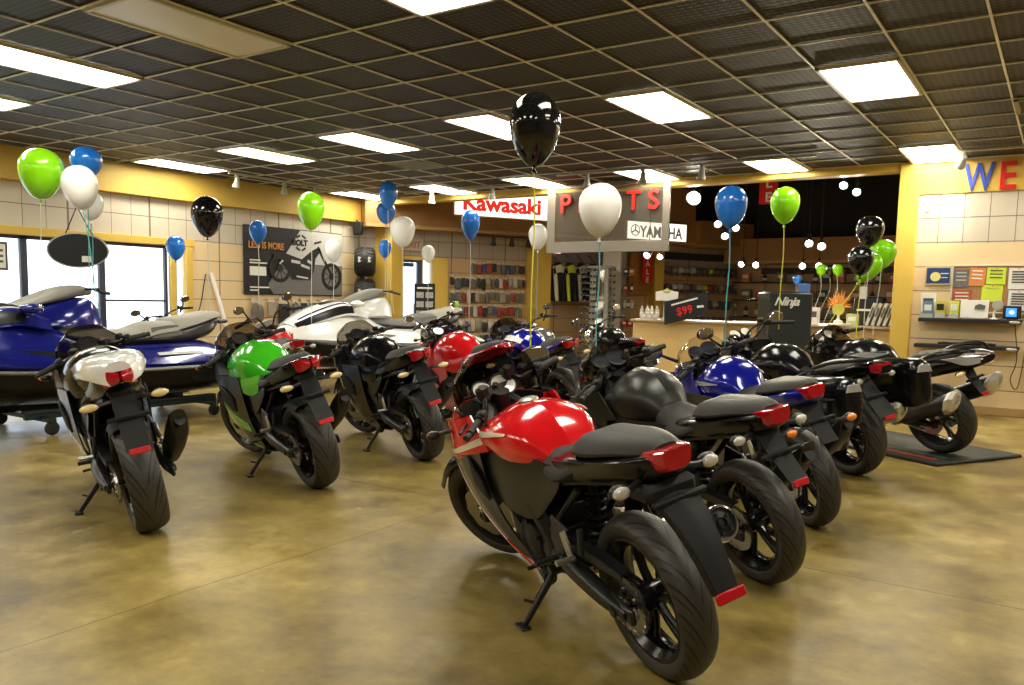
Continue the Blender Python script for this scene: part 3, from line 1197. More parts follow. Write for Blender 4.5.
            def chain(mb):
                a_, r1 = Vector((0, cy, rrad)), 0.102
                b_, r2 = Vector((0.50, cy, 0.355)), 0.046
                d = b_ - a_
                base = math.atan2(d.z, d.x)
                al = math.acos((r1 - r2) / d.length)
                pts = []
                for i in range(19):
                    t = base + al + (2 * PI - 2 * al) * i / 18
                    pts.append(a_ + Vector((math.cos(t), 0, math.sin(t))) * r1)
                for i in range(9):
                    t = base - al + 2 * al * i / 8
                    pts.append(b_ + Vector((math.cos(t), 0, math.sin(t))) * r2)
                pts.append(pts[0])
                # walk the loop in link steps
                L = 0.0
                step = 0.0165
                nxt = 0.0
                k = 0
                for i in range(len(pts) - 1):
                    p, q = pts[i], pts[i + 1]
                    seg = (q - p).length
                    while nxt < L + seg:
                        t = (nxt - L) / seg
                        c = p.lerp(q, t)
                        dr = (q - p).normalized()
                        w_ = 0.016 if k % 2 else 0.010
                        mb.bar(c - dr * 0.0085, c + dr * 0.0085, w_, 0.011, up=(0, 0, 1) if abs(dr.z) < 0.9 else (1, 0, 0))
                        nxt += step
                        k += 1
                    L += seg
            s.part('chain', STEEL, chain)

        # swingarm
        def swing(mb):
            for sd in (1, -1):
                if S.get('shaft') and sd < 0:
                    continue
                y = sd * (T / 2 + 0.075)
                mb.tube([(0.50, sd * 0.11, 0.37), (0.30, y, 0.355), (0.08, y, rrad + 0.012), (-0.06, y, rrad)], [0.036, 0.040, 0.034, 0.020], 10, 12)
                mb.box((-0.035, y, rrad), (0.13, 0.022, 0.055), 0.008)
                mb.cyl((0, y + sd * 0.012, rrad), (0, y + sd * 0.030, rrad), 0.019, None, 6)
            mb.tube([(0.42, -0.12, 0.37), (0.42, 0.12, 0.37)], 0.035, 10)
            # chain guard
            if not S.get('shaft'):
                mb.surf([[(0.44, cy + 0.018, 0.42), (0.2, cy + 0.02, 0.437), (-0.02, cy + 0.02, rrad + 0.122)], [(0.44, cy - 0.02, 0.425), (0.2, cy - 0.02, 0.442), (-0.02, cy - 0.02, rrad + 0.127)]], 10, 2, 0.004)
                mb.surf([[(0.44, cy + 0.018, 0.42), (0.2, cy + 0.02, 0.437), (-0.02, cy + 0.02, rrad + 0.122)], [(0.44, cy + 0.02, 0.385), (0.2, cy + 0.022, 0.40), (-0.02, cy + 0.022, rrad + 0.10)]], 10, 2, 0.004)
        s.part('swingarm', S.get('swing_m', FRAMEB), swing)
        if S.get('shaft'):
            def sh(mb):
                mb.tube([(0.5, 0.11, 0.37), (0.12, 0.135, rrad + 0.01), (0.0, 0.135, rrad)], [0.035, 0.035, 0.05], 12, 8)
                mb.revolve([(0.0, 0.09), (0.085, 0.09), (0.095, 0.12), (0.09, 0.16), (0.06, 0.175), (0, 0.178)], (0, 0, rrad), 'y', 24)
            s.part('final_drive', ALU, sh)

        # rear shock, frame
        def frame(mb):
            for sd in (1, -1):
                mb.tube([(wb - 0.33, sd * 0.05, 0.86), (wb - 0.52, sd * 0.15, 0.74), (0.62, sd * 0.155, 0.60), (0.48, sd * 0.13, 0.42), (0.47, sd * 0.12, 0.32)], [0.034, 0.032, 0.030, 0.032, 0.025], 8, 18)
                mb.tube([(0.55, sd * 0.13, 0.62), (0.25, sd * 0.11, 0.70), (-0.12, sd * 0.075, S['tz'] - 0.05)], 0.016, 8, 10)
                mb.tube([(0.46, sd * 0.13, 0.46), (0.20, sd * 0.11, 0.68)], 0.014, 8)
            mb.cyl((wb - 0.33, 0, 0.78), (wb - 0.37, 0, 0.92), 0.038, None, 14)
        s.part('frame', S.get('frame_m', FRAMEB), frame)

        def shock(mb):
            mb.cyl((0.36, 0, 0.36), (0.30, 0, 0.66), 0.018, None, 10)
            pts = [(0.36 - 0.06 * t + 0.0, 0.038 * math.cos(t * 14 * PI), 0.38 + 0.24 * t) for t in [i / 110 for i in range(111)]]
            pts = [(x + 0.038 * math.sin(i / 110 * 14 * PI), y, z) for i, (x, y, z) in enumerate(pts)]
            mb.tube(pts, 0.007, 5)
        s.part('rear_shock', FRAMEB, shock)

        # engine
        def engine(mb):
            mb.box((0.72, 0, 0.36), (0.40, 0.26, 0.20), 0.04)
            mb.box((0.86, 0, 0.53), (0.22, 0.27, 0.24), 0.03, Matrix.Rotation(-0.45, 3, 'Y'))
            for k in range(5):
                mb.box((0.84 + k * 0.018, 0, 0.45 + k * 0.038), (0.25, 0.30, 0.010), 0.003, Matrix.Rotation(-0.45, 3, 'Y'))
            mb.box((0.60, 0, 0.47), (0.22, 0.22, 0.14), 0.03)
            mb.tube([(0.62, -0.12, 0.19), (0.82, -0.08, 0.20), (0.82, 0.08, 0.20), (0.62, 0.12, 0.19)], 0.03, 8)
            mb.box((0.72, 0, 0.235), (0.30, 0.18, 0.08), 0.03)
        e = s.part('engine', ENG, engine)

        for sd in (1, -1):
            def cover(mb, sd=sd):
                y0 = sd * 0.12
                cx = 0.66 if sd > 0 else 0.70
                mb.revolve([(0.0, y0 + sd * 0.055), (0.07, y0 + sd * 0.05), (0.095, y0 + sd * 0.035), (0.10, y0)], (cx, 0, 0.36), 'y', 24)
                mb.revolve([(0.0, y0 + sd * 0.035), (0.045, y0 + sd * 0.032), (0.055, y0)], (0.50, 0, 0.355), 'y', 18)
                mb.bar((0.50, y0, 0.36), (cx, y0, 0.36), 0.10, 0.04, 0.01, up=(0, 1, 0))
                for k in range(7):
                    a = 2 * PI * k / 7
                    mb.cyl((cx + 0.094 * math.cos(a), y0, 0.36 + 0.094 * math.sin(a)), (cx + 0.094 * math.cos(a), y0 + sd * 0.045, 0.36 + 0.094 * math.sin(a)), 0.008, None, 6)
            s.part('engine_cover', S.get('cover_m', ENG), cover, e, tag_='cover%d' % sd)

        def rad(mb):
            mb.box((1.02, 0, 0.62), (0.03, 0.30, 0.22), 0.008, Matrix.Rotation(-0.3, 3, 'Y'))
            for k in range(9):
                mb.box((1.038 + (k - 4) * -0.0066, 0, 0.62 + (k - 4) * 0.021), (0.012, 0.29, 0.006), 0, Matrix.Rotation(-0.3, 3, 'Y'))
        s.part('radiator', ENG, rad)

        # exhaust
        ex = S.get('exhaust', 'right')

        def pipes(mb):
            for sd in (0.06, -0.06):
                mb.tube([(0.95, sd, 0.50), (1.04, sd, 0.40), (0.98, sd, 0.24), (0.78, sd * 0.8, 0.17), (0.55, -0.06, 0.19), (0.45, -0.12, 0.24)], 0.021, 8, 22)
            if ex == 'twin':
                mb.tube([(0.5, 0.0, 0.20), (0.35, 0.14, 0.27), (0.20, 0.18, 0.33)], 0.025, 8, 8)
            mb.tube([(0.45, -0.12, 0.24), (0.32, -0.155, 0.30), (0.20, -0.17, 0.36)], 0.025, 8, 8)
        ep = s.part('exhaust_pipe', STEEL if ex != 'low' else ENG, pipes)
        mm = S.get('muffler_m', BLK)
        sides = (-1, 1) if ex == 'twin' else (-1,)
        for sd in sides:
            def muf(mb, sd=sd):
                if ex == 'low':
                    secs = []
                    for (t, w_, h_) in ((0, 0.03, 0.05), (0.15, 0.046, 0.078), (0.6, 0.054, 0.095), (0.92, 0.052, 0.092), (1.0, 0.043, 0.08)):
                        c = Vector((0.17, -0.20, 0.345)).lerp(Vector((-0.13, -0.245, 0.565)), t)
                        secs.append((c, w_, h_))
                    rings = []
                    for c, w_, h_ in secs:
                        r = []
                        for j in range(16):
                            a = 2 * PI * j / 16
                            ca, sa = math.cos(a), math.sin(a)
                            q = (abs(ca) ** 3 + abs(sa) ** 3) ** (-1 / 3)
                            r.append(c + Vector((-sa * h_ * q * 0.45, ca * w_ * q, sa * h_ * q)))
                        rings.append(r)
                    mb.ring_loft(rings)
                elif ex == 'twin':
                    rings = []
                    for (t, q) in ((0, 0.05), (0.1, 0.068), (0.8, 0.078), (1.0, 0.072)):
                        c = Vector((0.22, sd * 0.20, 0.36)).lerp(Vector((-0.34, sd * 0.265, 0.590)), t)
                        rings.append([c + Vector((-math.sin(a) * q * 0.3, math.cos(a) * q * 0.85, math.sin(a) * q * 1.2)) for a in [2 * PI * j / 18 for j in range(18)]])
                    mb.ring_loft(rings)
                elif ex == 'side':
                    rings = []
                    for (t, q) in ((0, 0.04), (0.1, 0.060), (0.8, 0.066), (1.0, 0.060)):
                        c = Vector((0.26, -0.20, 0.34)).lerp(Vector((-0.22, -0.27, 0.47)), t)
                        rings.append([c + Vector((-math.sin(a) * q * 0.3, math.cos(a) * q * 0.8, math.sin(a) * q * 1.3)) for a in [2 * PI * j / 18 for j in range(18)]])
                    mb.ring_loft(rings)
                else:
                    mb.tube([(0.22, -0.175, 0.35), (0.16, -0.185, 0.38), (0.06, -0.185, 0.42), (-0.18, -0.195, 0.545)], [0.03, 0.05, 0.058, 0.058], 20, 14)
            mo = s.part('muffler', mm, muf, None, tag_='muffler%d' % sd)

            def tip(mb, sd=sd):
                if ex == 'right':
                    a, b = Vector((-0.165, -0.1940, 0.538)), Vector((-0.200, -0.196, 0.554))
                    d = (b - a).normalized()
                    q = Vector((0, 0, 1)).rotation_difference(d).to_matrix()
                    t = MB(); t.revolve([(0.052, 0.0), (0.062, 0.0), (0.064, 0.02), (0.060, 0.032), (0.052, 0.034), (0.050, 0.022)], (0, 0, 0), 'z', 28, True)
                    t.xform(lambda p: q @ p + a)
                    mb.add(t.v, t.f)
                elif ex == 'twin' or ex == 'side':
                    c0, c1 = (Vector((-0.29, sd * 0.260, 0.570)), Vector((-0.385, sd * 0.272, 0.610))) if ex == 'twin' else (Vector((-0.20, -0.268, 0.465)), Vector((-0.27, -0.277, 0.484)))
                    rings = []
                    for (t, q) in ((0, 0.088), (0.45, 0.092), (0.9, 0.070), (1.0, 0.050), (1.0, 0.040), (0.7, 0.036)):
                        c = c0.lerp(c1, t)
                        if ex == 'side':
                            q *= 0.86
                        rings.append([c + Vector((-math.sin(a) * q * 0.3, math.cos(a) * q * 0.85, math.sin(a) * q * 1.2)) for a in [2 * PI * j / 8 + PI / 8 for j in range(8)]])
                    mb.ring_loft(rings)
                else:
                    mb.cyl((-0.115, -0.243, 0.556), (-0.152, -0.248, 0.582), 0.028, None, 14)
            to = s.part('muffler_tip', S.get('tip_m', CHROME), tip, mo, 'bright end cap' if S.get('tip_m', CHROME) in (CHROME, ALU) else None, 30, tag_='tip%d' % sd)
            if ex == 'right':
                def bolts(mb):
                    a, b = Vector((-0.165, -0.1940, 0.538)), Vector((-0.200, -0.196, 0.554))
                    d = (b - a).normalized()
                    q = Vector((0, 0, 1)).rotation_difference(d).to_matrix()
                    t = MB()
                    t.revolve([(0.0, 0.026), (0.046, 0.024), (0.052, 0.020)], (0, 0, 0), 'z', 24)
                    t.revolve([(0.014, 0.024), (0.018, 0.034), (0.022, 0.024)], (0, 0, 0), 'z', 14)
                    for k in range(5):
                        an = 2 * PI * k / 5 + 0.3
                        t.cyl((0.034 * math.cos(an), 0.034 * math.sin(an), 0.02), (0.034 * math.cos(an), 0.034 * math.sin(an), 0.032), 0.006, None, 6)
                    t.xform(lambda p: q @ p + a)
                    mb.add(t.v, t.f)
                s.part('muffler_bolts', ENG, bolts, mo, tag_='bolts')

        # front fork (steered)
        top = Vector((wb - 0.335, 0, 0.97))
        up = (top - FA).normalized()

        def leg(mb, sd):
            y = sd * 0.098
            a = FA + Vector((-0.01, y, 0.0))
            mb.tube([a - up * 0.03, a + up * 0.05, a + up * 0.33, a + up * 0.34], [0.022, 0.029, 0.028, 0.020], 12)
            mb.cyl(a + up * 0.33, Vector((top.x, y, top.z)) + up * 0.015, 0.0205, None, 12)
            mb.cyl((FA.x, y - 0.02, FA.z), (FA.x, y + 0.02, FA.z), 0.024, None, 10)
            mb.box(FA + Vector((-0.09, sd * 0.075, 0.10)), (0.06, 0.045, 0.11), 0.012, Matrix.Rotation(-0.4, 3, 'Y'))
            return s.steer(mb)
        for sd in (1, -1):
            s.part('fork_leg', S.get('fork_m', FRAMEB), lambda mb, sd=sd: leg(mb, sd), None, tag_='fork%d' % sd)

        def clamps(mb):
            for t, th in ((0.93, 0.022), (0.76, 0.035)):
                c = FA.lerp(top, t)
                mb.box(c + Vector((0.012, 0, 0)), (0.065, 0.25, th), 0.008, Matrix.Rotation(-0.4, 3, 'Y'))
            mb.cyl(FA.lerp(top, 0.93), FA.lerp(top, 0.93) + up * 0.03, 0.016, None, 6)
            return s.steer(mb)
        s.part('triple_clamp', S.get('clamp_m', ENG), clamps)

        def ffend(mb):
            rows = []
            R = frad + 0.022
            for y, d in ((0.068, 0.035), (0.058, 0.008), (0.03, -0.003), (0, -0.006), (-0.03, -0.003), (-0.058, 0.008), (-0.068, 0.035)):
                rows.append([FA + Vector(((R - d) * math.cos(a), y, (R - d) * math.sin(a))) for a in [math.radians(q) for q in (28, 55, 80, 105, 130, 158)]])
            mb.surf(rows, 18, 10, 0.004)
            for sd in (1, -1):
                mb.bar(FA + Vector((-0.01, sd * 0.072, 0.15)), FA + Vector((0.0, sd * 0.068, R - 0.03)), 0.05, 0.006, up=(0, 1, 0))
            return s.steer(mb)
        s.part('front_fender', S.get('fender', GBLACK), ffend)

        # handlebars (steered)
        hz = S.get('hz', 0.965)
        hx = S.get('hx', wb - 0.40)
        hw = S.get('hw', 0.34)

        def bar_pts(sd):
            if S.get('bar') == 'high':
                return [Vector((top.x, sd * 0.04, top.z + 0.05)), Vector((top.x - 0.02, sd * 0.12, hz + 0.02)), Vector((top.x - 0.08, sd * 0.24, hz + 0.03)), Vector((hx, sd * hw, hz))]
            return [Vector((top.x + 0.005, sd * 0.098, top.z - 0.01)), Vector((top.x - 0.015, sd * 0.14, hz + 0.012)), Vector((top.x - 0.05, sd * 0.21, hz + 0.005)), Vector((hx, sd * hw, hz - 0.012))]
        for sd in (1, -1):
            bp = bar_pts(sd)
            g0, g1 = bp[2], bp[3]

            def hbar(mb, bp=bp):
                mb.tube(bp, 0.011, 8, 12)
                mb.revolve([(0.02, -0.018), (0.032, -0.018), (0.032, 0.018), (0.02, 0.018)], bp[0], 'z', 14, True)
                return s.steer(mb)
            hb = s.part('handlebar', FRAMEB, hbar, None, tag_='hbar%d' % sd)

            def grip(mb, g0=g0, g1=g1):
                d = (g1 - g0).normalized()
                pts, rs = [], []
                for i in range(15):
                    pts.append(g0.lerp(g1, 0.12 + 0.88 * i / 14))
                    rs.append(0.0165 + (0.0016 if i % 2 else 0))
                rs[0] = 0.021; rs[-1] = 0.020
                mb.tube(pts, rs, 12)
                mb.cyl(g1, g1 + d * 0.035, 0.014, 0.016, 12)
                return s.steer(mb)
            s.part('grip', RUB, grip, hb, tag_='grip%d' % sd)

            def lever(mb, g0=g0, g1=g1, sd=sd):
                d = (g1 - g0).normalized()
                fwd = Vector((0.05, 0, 0.0))
                mb.tube([g0 + fwd * 0.4, g0 + d * 0.04 + fwd * 1.1 + Vector((0, 0, 0.004)), g0.lerp(g1, 0.55) + fwd * 1.25, g1 + fwd * 1.15], [0.008, 0.007, 0.006, 0.008], 8, 12)
                return s.steer(mb)
            s.part('lever', S.get('lever_m', BLK), lever, hb, tag_='lever%d' % sd)

            def sw(mb, g0=g0, g1=g1, sd=sd):
                d = (g1 - g0).normalized()
                mb.tube([g0 - d * 0.01, g0 + d * 0.035], [0.024, 0.026], 10)
                mb.box(g0 + d * 0.012 + Vector((-0.012, 0, 0.018)), (0.04, 0.035, 0.03), 0.008)
                if sd < 0:
                    mb.box(g0 + d * -0.01 + Vector((0.05, 0, 0.025)), (0.05, 0.045, 0.04), 0.01)
                return s.steer(mb)
            s.part('switchgear', BLK, sw, hb, tag_='switch%d' % sd)

        # gauges
        def pod(mb):
            c = Vector((wb - 0.295, 0, S.get('gz', 1.0)))
            q = Matrix.Rotation(0.62, 3, 'Y')
            t = MB()
            for y, r in S.get('dials', ((0.06, 0.045), (-0.045, 0.058))):
                t.revolve([(0, -0.05), (r * 0.8, -0.045), (r + 0.006, -0.01), (r + 0.006, 0.006), (r, 0.008), (r, 0.0)], (0, y, 0), 'z', 20)
            t.box((0.0, 0, -0.02), (0.09, 0.2, 0.035), 0.015)
            t.xform(lambda p: Matrix.Rotation(-0.75, 3, 'Y') @ p + c)
            mb.add(t.v, t.f)
            mb.bar(c + Vector((0.03, 0, -0.03)), Vector((wb - 0.30, 0, 0.88)), 0.05, 0.03, 0.005)
            return s.steer(mb) if S.get('gsteer') else mb
        po = s.part('instrument_cluster', BLK, pod)

        def dial(mb):
            c = Vector((wb - 0.295, 0, S.get('gz', 1.0)))
            t = MB()
            for y, r in S.get('dials', ((0.06, 0.045), (-0.045, 0.058))):
                t.revolve([(0, 0.003), (r * 0.97, 0.003), (r * 0.97, 0.0), (0, 0.0)], (0, y, 0), 'z', 20)
            t.xform(lambda p: Matrix.Rotation(-0.75, 3, 'Y') @ p + c)
            mb.add(t.v, t.f)
            return s.steer(mb) if S.get('gsteer') else mb
        s.part('gauge', S.get('dial_m', DIALD), dial, po)

        # ---- tank
        def tank(mb):
            mb.hull(S['tank_secs'], 30, 16)
        tk = s.part('fuel_tank', S['tank'], tank)

        def cap(mb):
            x, z = S.get('cap', (0.74, 0.975))
            mb.revolve([(0.0, 0.008), (0.028, 0.008), (0.034, 0.004), (0.040, 0.003), (0.042, -0.006)], (x, 0, z), 'z', 20)
        s.part('gas_cap', S.get('cap_m', ALU), cap, tk)
        for nm, m_, f_ in S.get('tank_trim', ()):
            for sd in (1, -1):
                def trim(mb, f_=f_, sd=sd):
                    f_(mb)
                    if sd < 0:
                        mb.v = [Vector((p.x, -p.y, p.z)) for p in mb.v]
                        mb.f = [tuple(reversed(q)) for q in mb.f]
                s.part(nm, m_, trim, tk, tag_=nm + str(sd))

        # ---- seats
        def seat(mb):
            mb.hull(S['seat_secs'], 20, 12)
        s.part('seat', S.get('seat_m', VINYL), seat)
        if S.get('pass_secs'):
            s.part('passenger_seat', S.get('pass_m', VINYL), lambda mb: mb.hull(S['pass_secs'], 20, 12) and None)
        s.part('tail_fairing', S['tail'], lambda mb: mb.hull(S['tail_secs'], 20, 12) and None)

        # tail light
        s.part('tail_light', LIGHTR, lambda mb: S['tail_light'](mb) and None)

        # rear fender / plate hanger
        s.part('license_plate_hanger', PLAS, lambda mb: S['hanger'](mb) and None)
        if S.get('reflector'):
            x, z, w_, h_ = S['reflector']
            s.part('reflector', REFR, lambda mb: mb.box((x, 0, z), (0.012, w_, h_), 0.004, Matrix.Rotation(0.35, 3, 'Y')) and None)

        # turn signals
        for (x, y, z, fr) in S['signals']:
            for sd in (1, -1):
                def sig(mb, x=x, y=y, z=z, fr=fr, sd=sd):
                    y0 = S.get('sig_root', 0.07) if not fr else 0.17
                    mb.tube([(x + 0.03 * (1 if not fr else -1), sd * y0, z + 0.004), (x, sd * (y - 0.03), z), (x, sd * y, z)], [0.013, 0.010, 0.012], 8, 6)
                    dx = -1 if not fr else 1
                    if S.get('sig') == 'arrow':
                        mb.hull([(-0.025, [(0, 0.016), (0.012, 0), (0, -0.016)]), (0.03, [(0, 0.02), (0.016, 0), (0, -0.02)]), (0.075, [(0, 0.006), (0.004, 0), (0, -0.006)])], 8, 6) if False else None
                    mb.ell((x - dx * 0.008, sd * (y + 0.012), z), (0.026, 0.034, 0.024), 14, 8)
                    return mb
                so = s.part('turn_signal', BLK, sig, None, tag_='sig%d%d' % (sd, fr))

                def lens(mb, x=x, y=y, z=z, fr=fr, sd=sd):
                    dx = -1 if not fr else 1
                    mb.ell((x + dx * 0.010, sd * (y + 0.012), z), S.get('sig_r', (0.015, 0.031, 0.021)), 14, 8)
                s.part('signal_lens', S.get('sig_m', LENSC) if not fr else LENSA, lens, so, tag_='lens%d%d' % (sd, fr))

        # ---- foot pegs and heel guards
        for sd in (1, -1):
            def peg(mb, sd=sd):
                y = sd * 0.165
                mb.prism([(-0.10, 0.10), (0.02, 0.13), (0.06, 0.02), (0.02, -0.04), (-0.03, -0.02), (-0.05, 0.03)], (0.34, y, 0.43), (1, 0, 0), (0, 0, 1), 0.012, 0.003)
                mb.tube([(0.40, y, 0.375), (0.40, y + sd * 0.09, 0.38)], 0.012, 10)
                mb.tube([(0.17, sd * 0.15, 0.55), (0.16, sd * 0.17, 0.46)], 0.012, 8)
                if sd > 0:
                    mb.tube([(0.42, y + 0.01, 0.35), (0.55, y + 0.02, 0.30), (0.55, y + 0.07, 0.30)], 0.008, 8)
                else:
                    mb.tube([(0.42, y - 0.01, 0.34), (0.54, y - 0.02, 0.30), (0.54, y - 0.06, 0.30)], 0.008, 8)
            s.part('footpeg', BLK, peg, None, tag_='peg%d' % sd)

            def guard(mb, sd=sd):
                y = sd * 0.178
                mb.prism([(-0.018, 0.06), (0.022, 0.055), (0.028, -0.02), (0.012, -0.055), (-0.014, -0.05), (-0.026, 0.0)], (0.245, y, 0.47), (1, 0, -0.35), (0.35, 0, 1), 0.008, 0.002)
                mb.tube([(0.20, y, 0.44), (0.20, y + sd * 0.075, 0.445)], 0.012, 8)
            s.part('heel_guard', S.get('guard_m', ALU), guard, None, tag_='guard%d' % sd)

        # kickstand on the left
        def stand(mb):
            a, b = Vector((0.54, 0.12, 0.26)), Vector((0.535, 0.30, 0.30 * math.tan(s.lean) + 0.014))
            mb.tube([a, a.lerp(b, 0.5), b], [0.017, 0.014, 0.012], 10)
            mb.cyl(a + Vector((0, -0.03, 0)), a + Vector((0, 0.03, 0)), 0.022, None, 12)
            d = (b - a).normalized()
            mb.tube([a.lerp(b, 0.62), a.lerp(b, 0.62) + Vector((0.045, 0.035, 0.01))], 0.006, 6)
            mb.box(b + Vector((0.0, 0.012, -0.006)), (0.075, 0.045, 0.012), 0.004, Matrix.Rotation(s.lean, 3, 'X'))
            pts = [a.lerp(b, 0.08 + 0.5 * i / 40) + Vector((0.028 + 0.007 * math.cos(i * 1.6), -0.004 + 0.007 * math.sin(i * 1.6), 0)) for i in range(41)]
            mb.tube(pts, 0.0022, 4)
        s.part('kickstand', FRAMEB, stand)
        if S.get('extra'):
            S['extra'](s)


def sec(x, pts):
    return (x, pts)


def tank_profile(k=1.0, zt=0.0, w=1.0, ls=1.0):
    """half profiles, top centre to bottom"""
    D = [  # x, top z, crown half width, crown z drop, widest y, widest z, low y, low z
        (0.40, 0.835, 0.050, 0.012, 0.080, 0.80, 0.095, 0.745),
        (0.46, 0.900, 0.065, 0.016, 0.120, 0.83, 0.128, 0.735),
        (0.54, 0.955, 0.085, 0.020, 0.165, 0.865, 0.165, 0.728),
        (0.64, 0.985, 0.095, 0.018, 0.188, 0.880, 0.192, 0.730),
        (0.74, 0.990, 0.095, 0.018, 0.195, 0.885, 0.203, 0.750),
        (0.84, 0.975, 0.085, 0.020, 0.182, 0.880, 0.205, 0.775),
        (0.94, 0.935, 0.070, 0.020, 0.150, 0.865, 0.195, 0.795),
        (1.00, 0.885, 0.050, 0.015, 0.110, 0.84, 0.150, 0.80)]
    o = []
    for x, zt_, cw, cd, wy, wz, ly, lz in D:
        o.append((1.0 - (1.0 - x * k) * ls, [(0, zt_ + zt), (cw * w, zt_ - cd + zt), (wy * w, wz + zt * 0.6), (ly * w, lz), (ly * w * 0.5, lz - 0.02), (0, lz - 0.02)]))
    return o


def seat_secs(z0=0.775, zr=0.80, x0=0.14, x1=0.56):
    return [(x0, [(0, zr + 0.03), (0.07, zr + 0.025), (0.125, zr - 0.005), (0.12, zr - 0.05), (0, zr - 0.05)]),
            (0.24, [(0, z0 + 0.02), (0.09, z0 + 0.018), (0.155, z0 - 0.02), (0.15, z0 - 0.055), (0, z0 - 0.055)]),
            (0.36, [(0, z0 + 0.005), (0.08, z0 + 0.004), (0.145, z0 - 0.03), (0.14, z0 - 0.065), (0, z0 - 0.06)]),
            (0.47, [(0, z0 + 0.025), (0.06, z0 + 0.022), (0.105, z0 - 0.015), (0.11, z0 - 0.06), (0, z0 - 0.05)]),
            (x1, [(0, z0 + 0.06), (0.035, z0 + 0.055), (0.07, z0 + 0.02), (0.08, z0 - 0.03), (0, z0 - 0.02)])]


def pass_secs(z=0.86, rise=0.03):
    return [(0.205, [(0, z - 0.050), (0.06, z - 0.052), (0.09, z - 0.060), (0.09, z - 0.078), (0, z - 0.078)]),
            (0.155, [(0, z + 0.000), (0.07, z - 0.002), (0.112, z - 0.028), (0.120, z - 0.062), (0, z - 0.065)]),
            (0.04, [(0, z + rise * 0.5), (0.075, z + rise * 0.5 - 0.004), (0.114, z - 0.014), (0.122, z - 0.048), (0, z - 0.052)]),
            (-0.09, [(0, z + rise), (0.065, z + rise - 0.004), (0.100, z + 0.004), (0.106, z - 0.024), (0, z - 0.026)]),
            (-0.20, [(0, z + rise + 0.003), (0.045, z + rise - 0.001), (0.072, z + 0.008), (0.076, z - 0.012), (0, z - 0.014)]),
            (-0.25, [(0, z + rise - 0.010), (0.028, z + rise - 0.012), (0.044, z + 0.006), (0.046, z - 0.006), (0, z - 0.008)])]


def tail_secs(z=0.80, rise=0.0, tip=-0.34):
    return [(0.40, [(0, z - 0.04), (0.08, z - 0.045), (0.115, z - 0.07), (0.10, z - 0.12), (0, z - 0.13)]),
            (0.24, [(0, z - 0.01), (0.10, z - 0.012), (0.138, z - 0.030), (0.122, z - 0.095), (0, z - 0.11)]),
            (0.05, [(0, z + 0.01 + rise * 0.3), (0.10, z + 0.006 + rise * 0.3), (0.130, z - 0.012 + rise * 0.3), (0.112, z - 0.075 + rise * 0.2), (0, z - 0.09)]),
            (-0.14, [(0, z + 0.03 + rise * 0.7), (0.09, z + 0.029 + rise * 0.7), (0.118, z + 0.010 + rise * 0.7), (0.09, z - 0.05 + rise * 0.5), (0, z - 0.065 + rise * 0.4)]),
            (-0.25, [(0, z + 0.04 + rise), (0.055, z + 0.037 + rise), (0.078, z + 0.016 + rise), (0.064, z - 0.03 + rise * 0.8), (0, z - 0.045 + rise * 0.8)]),
            (tip, [(0, z + 0.03 + rise), (0.032, z + 0.028 + rise), (0.042, z + 0.012 + rise), (0.034, z - 0.018 + rise), (0, z - 0.025 + rise)])]


def tl_wedge(z=0.83, x=-0.30):
    def f(mb):
        mb.hull([(x + 0.050, [(0, z + 0.026), (0.066, z + 0.024), (0.076, z + 0.006), (0.060, z - 0.036), (0, z - 0.046)]),
                 (x, [(0, z + 0.030), (0.058, z + 0.029), (0.066, z + 0.010), (0.052, z - 0.036), (0, z - 0.046)]),
                 (x - 0.030, [(0, z + 0.032), (0.044, z + 0.032), (0.052, z + 0.016), (0.040, z - 0.026), (0, z - 0.034)])], 8, 10)
        return True
    return f


def tl_split(z=0.82, x=-0.30, k=1.0):
    """winged two lobed cluster"""
    def f(mb):
        for sd in (1, -1):
            rows = [[(x + 0.045, sd * 0.095 * k, z + 0.030), (x, sd * 0.055 * k, z + 0.036), (x - 0.02, sd * 0.004, z + 0.022)],
                    [(x + 0.04, sd * 0.080 * k, z - 0.004), (x - 0.01, sd * 0.050 * k, z + 0.0), (x - 0.03, sd * 0.004, z + 0.002)],
                    [(x + 0.03, sd * 0.070 * k, z - 0.045), (x - 0.00, sd * 0.045 * k, z - 0.035), (x - 0.025, sd * 0.004, z - 0.014)]]
            mb.surf(rows, 8, 8, 0.020)
        return True
    return f


def hang_long(mb):
    rows = [[(-0.16, y * 0.085, 0.775 - abs(y) * 0.01) for y in (-1, -0.5, 0, 0.5, 1)],
            [(-0.29, y * 0.068, 0.715 - abs(y) * 0.012) for y in (-1, -0.5, 0, 0.5, 1)],
            [(-0.38, y * 0.050, 0.610 - abs(y) * 0.010) for y in (-1, -0.5, 0, 0.5, 1)],
            [(-0.445, y * 0.036, 0.475 - abs(y) * 0.006) for y in (-1, -0.5, 0, 0.5, 1)]]
    mb.surf(rows, 10, 14, 0.008)
    for sd in (1, -1):
        mb.surf([[(r[0][0], sd * abs(r[0][1]), r[0][2]) for r in rows], [(r[0][0] + 0.035, sd * abs(r[0][1]) * 0.92, r[0][2] - 0.012) for r in rows]], 12, 2, 0.006)
    mb.box((-0.275, 0, 0.728), (0.02, 0.20, 0.02), 0.006)
    mb.box((-0.17, 0, 0.745), (0.16, 0.19, 0.07), 0.02)
    return True


